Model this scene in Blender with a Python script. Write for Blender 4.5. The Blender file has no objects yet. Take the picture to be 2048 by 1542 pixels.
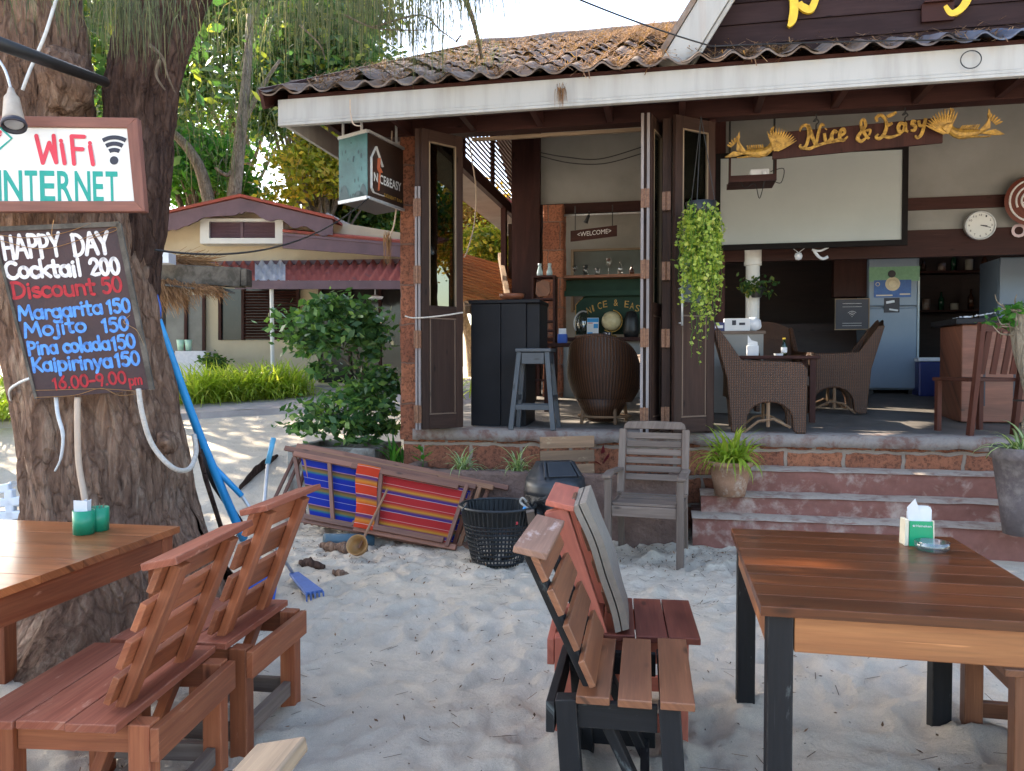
import bpy, bmesh, math, random
import numpy as np
from mathutils import Vector, Matrix, noise as mnoise

random.seed(7)
rng = np.random.default_rng(11)
R = math.radians
sc = bpy.context.scene
COL = sc.collection

# ------------------------------------------------------------------ camera
F = 1547.0            # focal length in photograph pixels (2048 x 1542)
EYE = 1.4
PITCH = math.atan(41.0 / F)
cam_d = bpy.data.cameras.new("camera")
cam_d.sensor_width = 36.0
cam_d.lens = F / 2048 * 36
cam_d.clip_start = 0.05
cam_d.clip_end = 500
cam = bpy.data.objects.new("camera", cam_d)
COL.objects.link(cam)
cam.location = (0, 0, EYE)
cam.rotation_euler = (R(90) - PITCH, 0, 0)
sc.camera = cam

# ------------------------------------------------------------------ light
SUN_AZ = (-0.80, 0.60)      # horizontal direction towards the sun (left, behind the houses)
SUN_EL = R(37)
w = bpy.data.worlds.new("World"); sc.world = w; w.use_nodes = True
nt = w.node_tree
bg = nt.nodes["Background"]
sky = nt.nodes.new("ShaderNodeTexSky"); sky.sky_type = 'NISHITA'
sky.sun_disc = False
sky.sun_elevation = SUN_EL
sky.sun_rotation = math.atan2(SUN_AZ[0], SUN_AZ[1])
sky.air_density = 1.0; sky.dust_density = 2.4; sky.ozone_density = 0.2
nt.links.new(sky.outputs[0], bg.inputs[0])
bg.inputs[1].default_value = 0.12
sd = bpy.data.lights.new("sun", 'SUN'); sd.energy = 3.4; sd.angle = R(0.5); sd.color = (1.0, 0.88, 0.70)
so = bpy.data.objects.new("sun", sd); COL.objects.link(so)
to_sun = Vector((SUN_AZ[0] * math.cos(SUN_EL), SUN_AZ[1] * math.cos(SUN_EL), math.sin(SUN_EL)))
so.rotation_euler = (-to_sun).to_track_quat('-Z', 'Y').to_euler()
so.location = (-20, 15, 20)
sc.view_settings.view_transform = 'Standard'
sc.view_settings.look = 'None'
sc.view_settings.gamma = 1.0
sc.view_settings.exposure = 2.72
sc.cycles.use_denoising = True
sc.cycles.max_bounces = 10
sc.cycles.transparent_max_bounces = 16
sc.cycles.caustics_reflective = False
sc.cycles.caustics_refractive = False

# ------------------------------------------------------------------ rays from the photograph's pixels
_c, _s = math.cos(PITCH), math.sin(PITCH)
CAM = Vector((0, 0, EYE))
def ray(u, v):
    x = (u - 1024) / F; y = -(v - 771) / F
    return Vector((x, _c + y * _s, -_s + y * _c))
def Q(u, v, Y):
    d = ray(u, v); return CAM + d * (Y / d.y)
def G(u, v, z=0.0):
    d = ray(u, v); return CAM + d * ((z - EYE) / d.z)
def PL(u, v, p, n):
    d = ray(u, v); return CAM + d * ((Vector(p) - CAM).dot(n) / d.dot(n))

# cafe frame: a along the facade to the right, b into the building, z up
BO = Vector((-0.995, 7.06, 0)); BYAW = math.atan2(-0.2011, 0.9796)
E1 = Vector((math.cos(BYAW), math.sin(BYAW), 0)); E2 = Vector((-math.sin(BYAW), math.cos(BYAW), 0))
MB_ = Matrix.Translation(BO) @ Matrix.Rotation(BYAW, 4, 'Z')
MBI = MB_.inverted()
def BW(a, b, z): return BO + E1 * a + E2 * b + Vector((0, 0, z))
def BU(u, v, b):                      # pixel on the plane b = const, in cafe coordinates
    return MBI @ PL(u, v, BW(0, b, 0), E2)
def BA(u, v, a):
    return MBI @ PL(u, v, BW(a, 0, 0), E1)
FL = 0.825
def fz(b): return FL + max(0.0, min(b, 6.0) - 0.6) * 0.07     # the floor rises a little to the back

# ------------------------------------------------------------------ terrain
def sstep(t):
    t = np.clip(t, 0, 1); return t * t * (3 - 2 * t)
def ht(x, y):
    z = sstep((y - 5.8) / 5.4) * 0.8 + np.clip(y - 11.2, 0, 4) * 0.07
    return z * (1 - sstep((x + 0.9) / 1.2))

# ------------------------------------------------------------------ mesh builder
class MB:
    def __init__(s): s.v = []; s.f = []; s.uv = []; s.r = []; s.bulk = []
    def face(s, idx, uv=None, r=0.5):
        s.f.append(tuple(idx)); s.uv.append(uv or [(0, 0)] * len(idx)); s.r.append(r)
    def beam(s, p0, p1, w, h, up=(0, 0, 1), taper=1.0, r=None):
        p0, p1 = Vector(p0), Vector(p1); d = p1 - p0; L = d.length
        if L < 1e-6: return
        d = d / L; up = Vector(up)
        side = d.cross(up)
        if side.length < 1e-3: side = d.cross(Vector((1, 0, 0)))
        side.normalize(); upv = side.cross(d).normalized()
        if r is None: r = random.random()
        o = len(s.v); ox, oy = random.random() * 20, random.random() * 20
        for p, k in ((p0, 1.0), (p1, taper)):
            for sx, sy in ((-1, -1), (1, -1), (1, 1), (-1, 1)):
                s.v.append(p + side * (sx * w / 2 * k) + upv * (sy * h / 2 * k))
        cs = [0, w, w + h, 2 * w + h, 2 * w + 2 * h]
        for k in range(4):
            j = (k + 1) % 4
            s.face((o + k, o + j, o + 4 + j, o + 4 + k),
                   [(ox, oy + cs[k]), (ox, oy + cs[k + 1]), (ox + L, oy + cs[k + 1]), (ox + L, oy + cs[k])], r)
        s.face((o + 3, o + 2, o + 1, o), [(ox, oy + h), (ox, oy + h + w), (ox, oy + w), (ox, oy)], r)
        s.face((o + 4, o + 5, o + 6, o + 7), [(ox, oy), (ox, oy + w), (ox, oy + w + h), (ox, oy + h)], r)
    def box(s, lo, hi, r=None):
        lo, hi = Vector(lo), Vector(hi); c = (lo + hi) / 2; d = hi - lo
        ax = max(range(3), key=lambda i: d[i])
        p0, p1 = c.copy(), c.copy(); p0[ax] = lo[ax]; p1[ax] = hi[ax]
        if ax == 0: s.beam(p0, p1, d.y, d.z, (0, 0, 1), 1, r)
        elif ax == 1: s.beam(p0, p1, d.x, d.z, (0, 0, 1), 1, r)
        else: s.beam(p0, p1, d.x, d.y, (0, 1, 0), 1, r)
    def prism(s, poly, ext, r=None, axis=None):
        poly = [Vector(p) for p in poly]; ext = Vector(ext); n = len(poly)
        if r is None: r = random.random()
        o = len(s.v); s.v += poly; s.v += [p + ext for p in poly]
        nrm = Vector((0, 0, 0))
        for i in range(n): nrm += poly[i].cross(poly[(i + 1) % n])
        nrm.normalize()
        a1 = Vector(axis).normalized() if axis else (poly[1] - poly[0]).normalized()
        a2 = nrm.cross(a1)
        ou = random.random() * 20
        P = [(p.dot(a1) + ou, p.dot(a2) + ou) for p in poly]
        flip = nrm.dot(ext) > 0
        idx = list(range(n))
        if flip:
            s.face([o + i for i in reversed(idx)], [P[i] for i in reversed(idx)], r)
            s.face([o + n + i for i in idx], [P[i] for i in idx], r)
        else:
            s.face([o + i for i in idx], [P[i] for i in idx], r)
            s.face([o + n + i for i in reversed(idx)], [P[i] for i in reversed(idx)], r)
        e = ext.length
        for i in range(n):
            j = (i + 1) % n; L = (poly[j] - poly[i]).length
            q = [o + i, o + j, o + n + j, o + n + i]
            uv = [(ou, ou), (ou + L, ou), (ou + L, ou + e), (ou, ou + e)]
            if not flip: q.reverse(); uv.reverse()
            # orient outwards
            s.face(q, uv, r)
    def tube(s, pts, rad, n=8, caps=True, r=None):
        pts = [Vector(p) for p in pts]
        if not hasattr(rad, '__len__'): rad = [rad] * len(pts)
        if r is None: r = random.random()
        o = len(s.v); prev = None; L = 0; ou = random.random() * 9
        m = len(pts); us = []
        for i, p in enumerate(pts):
            if i: L += (p - pts[i - 1]).length
            us.append(L + ou)
            t = (pts[min(i + 1, m - 1)] - pts[max(i - 1, 0)]).normalized()
            if prev is None:
                a = t.cross(Vector((0, 0, 1)))
                if a.length < 0.05: a = t.cross(Vector((1, 0, 0)))
            else: a = prev - t * prev.dot(t)
            a.normalize(); prev = a; b = t.cross(a)
            for k in range(n):
                th = 2 * math.pi * k / n
                s.v.append(p + (a * math.cos(th) + b * math.sin(th)) * rad[i])
        for i in range(m - 1):
            c = 2 * math.pi * max(rad[i], 1e-4)
            for k in range(n):
                j = (k + 1) % n
                s.face((o + i * n + k, o + i * n + j, o + (i + 1) * n + j, o + (i + 1) * n + k),
                       [(us[i], c * k / n), (us[i], c * (k + 1) / n), (us[i + 1], c * (k + 1) / n), (us[i + 1], c * k / n)], r)
        if caps:
            s.face([o + k for k in reversed(range(n))], None, r)
            s.face([o + (m - 1) * n + k for k in range(n)], None, r)
    def lathe(s, prof, n=24, c=(0, 0, 0), r=None, squash=None, M=None):
        c = Vector(c); o = len(s.v)
        if r is None: r = random.random()
        for (rr, z) in prof:
            for k in range(n):
                th = 2 * math.pi * k / n
                p = Vector((rr * math.cos(th), rr * math.sin(th), z))
                if M is not None: p = M @ p
                s.v.append(c + p)
        L = 0
        for i in range(len(prof) - 1):
            dl = math.hypot(prof[i + 1][0] - prof[i][0], prof[i + 1][1] - prof[i][1])
            for k in range(n):
                j = (k + 1) % n
                s.face((o + i * n + k, o + i * n + j, o + (i + 1) * n + j, o + (i + 1) * n + k),
                       [(k / n, L), ((k + 1) / n, L), ((k + 1) / n, L + dl), (k / n, L + dl)], r)
            L += dl
        if prof[0][0] > 1e-4: s.face([o + k for k in reversed(range(n))], None, r)
        e = o + (len(prof) - 1) * n
        if prof[-1][0] > 1e-4: s.face([e + k for k in range(n)], None, r)
    def grid(s, fn, nu, nv, r=None, thick=None, closed=False):
        o = len(s.v)
        if r is None: r = random.random()
        for i in range(nu + 1):
            for j in range(nv + 1): s.v.append(Vector(fn(i / nu, j / nv)))
        for i in range(nu):
            for j in range(nv):
                a = o + i * (nv + 1) + j
                s.face((a, a + nv + 1, a + nv + 2, a + 1),
                       [(i / nu, j / nv), ((i + 1) / nu, j / nv), ((i + 1) / nu, (j + 1) / nv), (i / nu, (j + 1) / nv)], r)
    def ribbon(s, pts, wid, side, r=None):
        o = len(s.v); m = len(pts)
        if r is None: r = random.random()
        for i, p in enumerate(pts):
            sv = side[i] if isinstance(side, list) else side
            s.v.append(Vector(p) - sv * wid[i]); s.v.append(Vector(p) + sv * wid[i])
        for i in range(m - 1):
            a = o + 2 * i
            s.face((a, a + 1, a + 3, a + 2), [(i / m, 0), (i / m, 1), ((i + 1) / m, 1), ((i + 1) / m, 0)], r)
    def mesh(s, verts, faces, fn=None, r=0.5):
        o = len(s.v)
        for p in verts: s.v.append(Vector(fn(p)) if fn else Vector(p))
        for f in faces: s.face([o + i for i in f], [(verts[i][0], verts[i][1]) for i in f], r)
    def quads(s, arr, rnd=None):          # arr (n,4,3)
        s.bulk.append((np.asarray(arr, dtype=np.float64), rnd if rnd is not None else rng.random(len(arr))))
    def build(s, name, mat, parent=None, world=False, smooth=False, bevel=0.0, loc=None):
        nv = len(s.v); nb = sum(len(b[0]) for b in s.bulk)
        V = np.empty((nv + nb * 4, 3))
        if nv: V[:nv] = [tuple(p) for p in s.v]
        lens = [len(f) for f in s.f]; loops = [i for f in s.f for i in f]
        UV = [c for u in s.uv for c in u]; RR = [r for f, r in zip(s.f, s.r) for _ in f]
        UV = np.array(UV, dtype=np.float32).reshape(-1, 2); RR = np.array(RR, dtype=np.float32)
        k = nv
        for arr, rnd in s.bulk:
            n = len(arr); V[k:k + 4 * n] = arr.reshape(-1, 3)
            loops += list(range(k, k + 4 * n)); lens += [4] * n; k += 4 * n
            UV = np.concatenate([UV, np.tile(np.array([[0, 0], [1, 0], [1, 1], [0, 1]], dtype=np.float32), (n, 1))])
            RR = np.concatenate([RR, np.repeat(rnd, 4).astype(np.float32)])
        Mi = None
        if loc is not None: V = V - np.array(tuple(loc))
        elif parent is not None and world:
            Mi = np.array(XF[parent.name].inverted())
            V = V @ Mi[:3, :3].T + Mi[:3, 3]
        me = bpy.data.meshes.new(name)
        me.vertices.add(len(V)); me.vertices.foreach_set("co", V.astype(np.float32).ravel())
        me.loops.add(len(loops)); me.loops.foreach_set("vertex_index", np.array(loops, dtype=np.int32))
        st = np.concatenate([[0], np.cumsum(lens)[:-1]]).astype(np.int32)
        me.polygons.add(len(lens)); me.polygons.foreach_set("loop_start", st)
        me.polygons.foreach_set("loop_total", np.array(lens, dtype=np.int32))
        me.polygons.foreach_set("use_smooth", np.full(len(lens), bool(smooth)))
        me.update(calc_edges=True)
        l1 = me.uv_layers.new(name="UVMap"); l1.data.foreach_set("uv", UV.ravel())
        l2 = me.uv_layers.new(name="rnd"); l2.data.foreach_set("uv", np.stack([RR, RR], 1).ravel())
        me.validate(); me.materials.append(mat)
        ob = bpy.data.objects.new(name, me); COL.objects.link(ob)
        if parent is not None:
            ob.parent = parent; XF[ob.name] = XF[parent.name]
        if loc is not None: ob.location = loc
        if bevel:
            bm = ob.modifiers.new("bevel", 'BEVEL'); bm.width = bevel; bm.segments = 2; bm.limit_method = 'ANGLE'; bm.angle_limit = R(40)
        return ob
XF = {}
def thing(name, label, cat, loc=(0, 0, 0), rz=0.0, group=None):
    o = bpy.data.objects.new(name, None); COL.objects.link(o); o.empty_display_size = 0.2
    o.location = loc; o.rotation_euler = (0, 0, rz)
    XF[o.name] = Matrix.Translation(Vector(loc)) @ Matrix.Rotation(rz, 4, 'Z')
    o['label'] = label; o['category'] = cat
    if group: o['group'] = group
    return o
def tag(o, label, cat, group=None):
    o['label'] = label; o['category'] = cat
    if group: o['group'] = group
    return o
def top(mb, name, mat, label, cat, group=None, smooth=False, bevel=0.0):   # a thing that is one mesh, origin at its base
    A = np.array([tuple(p) for p in mb.v] if mb.v else [(0, 0, 0)])
    if mb.bulk: A = np.concatenate([A[:0] if not mb.v else A] + [b[0].reshape(-1, 3) for b in mb.bulk])
    c = (A.min(0) + A.max(0)) / 2; c[2] = A[:, 2].min()
    return tag(mb.build(name, mat, None, loc=Vector(c), smooth=smooth, bevel=bevel), label, cat, group)
def setting(o): o['kind'] = 'structure'; return o
def stuff(o): o['kind'] = 'stuff'; return o
def dup(root, loc, rz, label, group=None):
    r = root.copy(); COL.objects.link(r); r.location = loc; r.rotation_euler = (0, 0, rz); r['label'] = label
    if group: r['group'] = group
    for ch in list(root.children):
        c = ch.copy(); COL.objects.link(c); c.parent = r
        for g in ch.children:
            d = g.copy(); COL.objects.link(d); d.parent = c
    XF[r.name] = Matrix.Translation(Vector(loc)) @ Matrix.Rotation(rz, 4, 'Z')
    return r
def cr(pts, n=6, closed=False):          # Catmull-Rom through points
    pts = [Vector(p) for p in pts]; out = []
    m = len(pts)
    for i in range(m - 1):
        p0 = pts[max(i - 1, 0)]; p1 = pts[i]; p2 = pts[i + 1]; p3 = pts[min(i + 2, m - 1)]
        for k in range(n):
            t = k / n
            out.append(0.5 * ((2 * p1) + (p2 - p0) * t + (2 * p0 - 5 * p1 + 4 * p2 - p3) * t * t + (3 * p1 - p0 - 3 * p2 + p3) * t ** 3))
    out.append(pts[-1]); return out
def sag(p0, p1, d, n=14):
    p0, p1 = Vector(p0), Vector(p1)
    return [p0.lerp(p1, i / n) - Vector((0, 0, d * 4 * (i / n) * (1 - i / n))) for i in range(n + 1)]

# ------------------------------------------------------------------ text
_tc = {}
def text_mesh(s, weight=0.0):
    key = (s, weight)
    if key in _tc: return _tc[key]
    cu = bpy.data.curves.new("lettering", 'FONT'); cu.body = s; cu.size = 1.0; cu.offset = weight; cu.extrude = 0.0
    cu.resolution_u = 3
    o = bpy.data.objects.new("lettering", cu); COL.objects.link(o)
    dg = bpy.context.evaluated_depsgraph_get(); ev = o.evaluated_get(dg); me = ev.to_mesh()
    V = [tuple(v.co) for v in me.vertices]; Fc = [tuple(p.vertices) for p in me.polygons]
    ev.to_mesh_clear(); bpy.data.objects.remove(o); bpy.data.curves.remove(cu)
    xs = [p[0] for p in V]; x0, x1 = min(xs), max(xs)
    V = [((p[0] - x0) / (x1 - x0), p[1] / 0.70, 0) for p in V]     # unit length, cap height 1
    _tc[key] = (V, Fc); return _tc[key]
def put_text(mb, s, p0, p1, upv, off, weight=0.0):
    V, Fc = text_mesh(s, weight); p0, p1, upv, off = Vector(p0), Vector(p1), Vector(upv), Vector(off)
    mb.mesh(V, Fc, lambda p: p0 + (p1 - p0) * p[0] + upv * p[1] + off)
def px_text(mb, s, a, b, h, plane, lean=0.0, weight=0.0, off=0.003):
    # baseline from pixel a to pixel b, cap height h pixels, on the plane (point, normal towards us)
    p, n = Vector(plane[0]), Vector(plane[1]).normalized()
    p0 = PL(a[0], a[1], p, n); p1 = PL(b[0], b[1], p, n)
    p2 = PL(a[0] + lean * h, a[1] - h, p, n)
    put_text(mb, s, p0, p1, p2 - p0, n * off, weight)
# ------------------------------------------------------------------ materials
class NT:
    def __init__(s, name):
        s.m = bpy.data.materials.new(name); s.m.use_nodes = True; s.t = s.m.node_tree
        s.b = s.t.nodes["Principled BSDF"]; s.out = s.t.nodes["Material Output"]
    def n(s, kind, **kw):
        x = s.t.nodes.new("ShaderNode" + kind)
        for k, v in kw.items():
            if k in x.inputs: x.inputs[k].default_value = v
            else: setattr(x, k, v)
        return x
    def l(s, a, b): s.t.links.new(a, b)
    def noise(s, vec, scale, detail=5, rough=0.55, dist=0.0):
        x = s.n("TexNoise"); x.inputs["Scale"].default_value = scale; x.inputs["Detail"].default_value = detail
        x.inputs["Roughness"].default_value = rough; x.inputs["Distortion"].default_value = dist
        if vec is not None: s.l(vec, x.inputs["Vector"])
        return x.outputs["Fac"]
    def ramp(s, fac, stops, interp='LINEAR'):
        x = s.n("ValToRGB"); e = x.color_ramp.elements; x.color_ramp.interpolation = interp
        while len(e) < len(stops): e.new(0.5)
        for i, (p, c) in enumerate(stops):
            e[i].position = p; e[i].color = (c[0], c[1], c[2], 1) if hasattr(c, '__len__') else (c, c, c, 1)
        s.l(fac, x.inputs[0]); return x.outputs[0]
    def mix(s, fac, a, b, mode='MIX'):
        x = s.n("MixRGB", blend_type=mode)
        for i, v in enumerate((fac, a, b)):
            if hasattr(v, 'is_linked') or hasattr(v, 'links'): s.l(v, x.inputs[i])
            elif i == 0: x.inputs[0].default_value = v
            else: x.inputs[i].default_value = (v[0], v[1], v[2], 1)
        return x.outputs[0]
    def math(s, op, a, b=0.0):
        x = s.n("Math", operation=op)
        for i, v in enumerate((a, b)):
            if hasattr(v, 'links'): s.l(v, x.inputs[i])
            else: x.inputs[i].default_value = v
        return x.outputs[0]
    def map(s, vec, scale=(1, 1, 1), rot=(0, 0, 0), loc=(0, 0, 0)):
        x = s.n("Mapping"); x.inputs["Scale"].default_value = scale; x.inputs["Rotation"].default_value = rot; x.inputs["Location"].default_value = loc
        s.l(vec, x.inputs["Vector"]); return x.outputs[0]
    def obj(s): return s.n("TexCoord").outputs["Object"]
    def geo(s): return s.n("NewGeometry").outputs["Position"]
    def uv(s, name="UVMap"):
        x = s.n("UVMap"); x.uv_map = name; return x.outputs[0]
    def rnd(s):
        x = s.n("SeparateXYZ"); s.l(s.uv("rnd"), x.inputs[0]); return x.outputs[0]
    def bump(s, h, strength=0.4, dist=0.01):
        x = s.n("Bump"); x.inputs["Strength"].default_value = strength; x.inputs["Distance"].default_value = dist
        s.l(h, x.inputs["Height"]); s.l(x.outputs[0], s.b.inputs["Normal"]); return x
    def col(s, c): s.l(c, s.b.inputs["Base Color"])
    def set(s, **kw):
        for k, v in kw.items(): s.b.inputs[k.replace('_', ' ')].default_value = v

def wood(name, c1, c2, rough=0.5, grain=26, bump=0.25, wear=None, vary=0.25, coat=0.0, wear_amt=0.58, spec=0.5, edge=None):
    k = NT(name); uv = k.uv()
    g = k.noise(k.map(uv, (1.6, grain, 1)), 1.0, 6, 0.6, 0.6)
    f = k.noise(k.map(uv, (5, grain * 6, 1)), 1.0, 3, 0.5)
    big = k.noise(k.map(uv, (1.5, 6, 1), loc=(3, 7, 0)), 1.0, 4)
    c = k.ramp(g, [(0.28, c1), (0.72, c2)])
    c = k.mix(0.35, c, k.ramp(f, [(0.3, (0.35,) * 3), (0.7, (1,) * 3)]), 'MULTIPLY')
    c = k.mix(0.5, c, k.ramp(big, [(0.3, (0.6,) * 3), (0.7, (1.15,) * 3)]), 'MULTIPLY')
    br = k.n("MapRange"); k.l(k.rnd(), br.inputs[0]); br.inputs[3].default_value = 1 - vary; br.inputs[4].default_value = 1 + vary
    cmb = k.n("CombineXYZ")
    for i in range(3): k.l(br.outputs[0], cmb.inputs[i])
    c = k.mix(1.0, c, cmb.outputs[0], 'MULTIPLY')
    if wear:
        wn = k.noise(k.map(uv, (5, 16, 1), loc=(9, 2, 0)), 1.0, 8, 0.7)
        wf = k.ramp(wn, [(wear_amt - .03, 0.0), (wear_amt + .06, 1.0)])
        c = k.mix(wf, c, wear)
    vk = k.n("TexVoronoi"); vk.inputs["Scale"].default_value = 1.0; k.l(k.map(uv, (3.2, 9, 1)), vk.inputs["Vector"])
    c = k.mix(k.ramp(vk.outputs["Distance"], [(0.05, 0.85), (0.13, 0.0)]), c, tuple(x * 0.28 for x in c1))
    scr = k.noise(k.map(uv, (3, 140, 1), rot=(0, 0, 0.12)), 1.0, 2, 0.5)
    c = k.mix(k.ramp(scr, [(0.70, 0.0), (0.76, 0.35)]), c, tuple(min(1, x * 2.0 + .03) for x in c2))
    if edge:
        bv = k.n("Bevel"); bv.samples = 4; bv.inputs["Radius"].default_value = 0.006
        ge = k.n("NewGeometry"); dt = k.n("VectorMath", operation='DOT_PRODUCT'); k.l(bv.outputs[0], dt.inputs[0]); k.l(ge.outputs["Normal"], dt.inputs[1])
        en = k.noise(k.map(uv, (14, 30, 1)), 1.0, 4, 0.7)
        em = k.math('MULTIPLY', k.ramp(dt.outputs["Value"], [(0.75, 1.0), (0.985, 0.0)]), k.ramp(en, [(0.42, 0.0), (0.62, 0.8)]))
        c = k.mix(em, c, edge)
    k.col(c)
    rr = k.n("MapRange"); k.l(big, rr.inputs[0]); rr.inputs[3].default_value = rough - 0.12; rr.inputs[4].default_value = rough + 0.15
    k.l(rr.outputs[0], k.b.inputs["Roughness"])
    k.b.inputs["Specular IOR Level"].default_value = spec
    if coat: k.set(Coat_Weight=coat, Coat_Roughness=0.16)
    k.bump(k.mix(0.5, g, f), bump, 0.004)
    return k.m
def plain(name, c1, c2=None, scale=8, rough=0.6, bump=0.0, bscale=40, metal=0.0, stretch=(1, 1, 1), coord='obj', lo=0.35, hi=0.65, dist=0.006, spec=0.5, vary=0.0):
    k = NT(name); vec = k.obj() if coord == 'obj' else (k.uv() if coord == 'uv' else k.geo())
    vec = k.map(vec, stretch)
    c2 = c2 or tuple(x * 0.8 for x in c1)
    c = k.ramp(k.noise(vec, scale, 7, 0.62), [(lo, c1), (hi, c2)])
    if vary:
        br = k.n("MapRange"); k.l(k.rnd(), br.inputs[0]); br.inputs[3].default_value = 1 - vary; br.inputs[4].default_value = 1 + vary
        cmb = k.n("CombineXYZ")
        for i in range(3): k.l(br.outputs[0], cmb.inputs[i])
        c = k.mix(1.0, c, cmb.outputs[0], 'MULTIPLY')
    k.col(c); k.set(Roughness=rough, Metallic=metal); k.b.inputs["Specular IOR Level"].default_value = spec
    if bump: k.bump(k.noise(vec, bscale, 5, 0.6), bump, dist)
    return k.m
def leaf(name, c1, c2, c3=None, trans=0.45, rough=0.45, midrib=None):
    k = NT(name)
    stops = [(0.0, c1), (0.7, c2)] + ([(0.97, c3)] if c3 else [])
    c = k.ramp(k.rnd(), stops)
    if midrib:
        sx = k.n("SeparateXYZ"); k.l(k.uv(), sx.inputs[0])
        d = k.math('ABSOLUTE', k.math('SUBTRACT', sx.outputs[1], 0.5))
        c = k.mix(k.ramp(d, [(0.16, 1.0), (0.3, 0.0)]), c, midrib)
    k.col(c); k.set(Roughness=rough); k.b.inputs["Specular IOR Level"].default_value = 0.3
    tr = k.n("BsdfTranslucent"); k.l(k.mix(1.0, c, (1.45, 1.5, 0.75), 'MULTIPLY'), tr.inputs[0])
    ms = k.n("MixShader"); ms.inputs[0].default_value = trans
    k.l(k.b.outputs[0], ms.inputs[1]); k.l(tr.outputs[0], ms.inputs[2]); k.l(ms.outputs[0], k.out.inputs[0])
    return k.m
def glass(name, tint=(0.9, 0.95, 0.95), refl=0.10, rough=0.03):
    k = NT(name)
    t = k.n("BsdfTransparent"); t.inputs[0].default_value = (*tint, 1)
    g = k.n("BsdfGlossy"); g.inputs["Roughness"].default_value = rough
    lw = k.n("LayerWeight"); lw.inputs[0].default_value = 0.5
    ms = k.n("MixShader"); k.l(k.math('ADD', k.math('MULTIPLY', k.math('POWER', lw.outputs["Facing"], 4.0), 0.6), refl), ms.inputs[0])
    k.l(t.outputs[0], ms.inputs[1]); k.l(g.outputs[0], ms.inputs[2]); k.l(ms.outputs[0], k.out.inputs[0])
    return k.m

def m_sand():
    k = NT("sand"); p = k.geo()
    a = k.noise(p, 0.9, 6, 0.6); b = k.noise(p, 9, 6, 0.65); g = k.noise(p, 420, 2, 0.5)
    c = k.ramp(a, [(0.3, (0.72, 0.61, 0.47)), (0.7, (0.83, 0.725, 0.59))])
    c = k.mix(0.35, c, k.ramp(b, [(0.3, (0.66,) * 3), (0.65, (1.04,) * 3)]), 'MULTIPLY')
    c = k.mix(0.6, c, k.ramp(g, [(0.3, (0.62,) * 3), (0.7, (1.15,) * 3)]), 'MULTIPLY')
    # scattered dark specks of leaf litter
    v = k.n("TexVoronoi"); v.inputs["Scale"].default_value = 9; k.l(k.map(p, (1, 1, 1)), v.inputs["Vector"])
    d = k.ramp(v.outputs["Distance"], [(0.03, 1.0), (0.06, 0.0)])
    c = k.mix(k.math('MULTIPLY', d, 0.6), c, (0.16, 0.10, 0.06))
    k.col(c); k.set(Roughness=0.95); k.b.inputs["Specular IOR Level"].default_value = 0.15
    h = k.math('ADD', k.math('MULTIPLY', k.noise(p, 34, 8, 0.72), 1.0), k.math('MULTIPLY', k.noise(p, 9, 4, 0.6, 1.2), 1.0))
    h = k.math('ADD', h, k.math('MULTIPLY', g, 0.35))
    k.bump(h, 0.9, 0.026)
    return k.m
def m_laterite(name="laterite", bw=0.45, bh=0.21, off=0.5, mortar=0.012, mcol=(0.36, 0.28, 0.22)):
    k = NT(name); sx = k.n("SeparateXYZ"); k.l(k.obj(), sx.inputs[0])
    cv = k.n("CombineXYZ"); k.l(k.math('ADD', sx.outputs[0], k.math('MULTIPLY', sx.outputs[1], 1.0)), cv.inputs[0]); k.l(sx.outputs[2], cv.inputs[1])
    wob = k.n("TexNoise"); wob.inputs["Scale"].default_value = 7; k.l(k.obj(), wob.inputs["Vector"])
    vec = k.mix(0.06, cv.outputs[0], wob.outputs["Color"], 'ADD')
    br = k.n("TexBrick"); k.l(vec, br.inputs["Vector"])
    br.offset = off
    for nme, val in (("Scale", 1.0), ("Mortar Size", mortar), ("Mortar Smooth", 0.35), ("Brick Width", bw), ("Row Height", bh), ("Bias", 0.0)): br.inputs[nme].default_value = val
    br.inputs["Color1"].default_value = (0.40, 0.15, 0.075, 1); br.inputs["Color2"].default_value = (0.27, 0.095, 0.052, 1); br.inputs["Mortar"].default_value = (*mcol, 1)
    pit = k.noise(k.obj(), 40, 5, 0.75)
    pitc = k.ramp(pit, [(0.36, (0.25,) * 3), (0.50, (1.0,) * 3), (0.68, (1.2, 1.15, 1.1)), (0.78, (1.9, 1.7, 1.4))])
    c = k.mix(k.math('MULTIPLY', k.math('SUBTRACT', 1.0, br.outputs["Fac"]), 0.9), br.outputs["Color"], k.mix(1.0, br.outputs["Color"], pitc, 'MULTIPLY'))
    c = k.mix(0.6, c, k.ramp(k.noise(k.obj(), 5, 6), [(0.3, (0.62,) * 3), (0.7, (1.15,) * 3)]), 'MULTIPLY')
    k.col(c); k.set(Roughness=0.9)
    h = k.math('ADD', k.math('MULTIPLY', pit, 0.5), k.math('MULTIPLY', br.outputs["Fac"], -0.25))
    k.bump(h, 1.0, 0.045)
    return k.m
def m_worn(name, paint, under, amt=0.5, scale=6, rough=0.7, bump=0.4):
    k = NT(name); p = k.obj()
    n1 = k.noise(p, scale, 8, 0.66, 0.4); n2 = k.noise(p, scale * 5, 5, 0.6)
    f = k.ramp(k.math('ADD', k.math('MULTIPLY', n1, 0.8), k.math('MULTIPLY', n2, 0.2)), [(amt - .06, 0.0), (amt + .06, 1.0)])
    c = k.mix(f, paint, under)
    c = k.mix(0.5, c, k.ramp(n2, [(0.3, (0.7,) * 3), (0.7, (1.1,) * 3)]), 'MULTIPLY')
    k.col(c); k.set(Roughness=rough + .2); k.b.inputs['Specular IOR Level'].default_value = 0.12; k.bump(k.noise(p, scale * 9, 5, 0.6), bump, 0.008)
    return k.m
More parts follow.
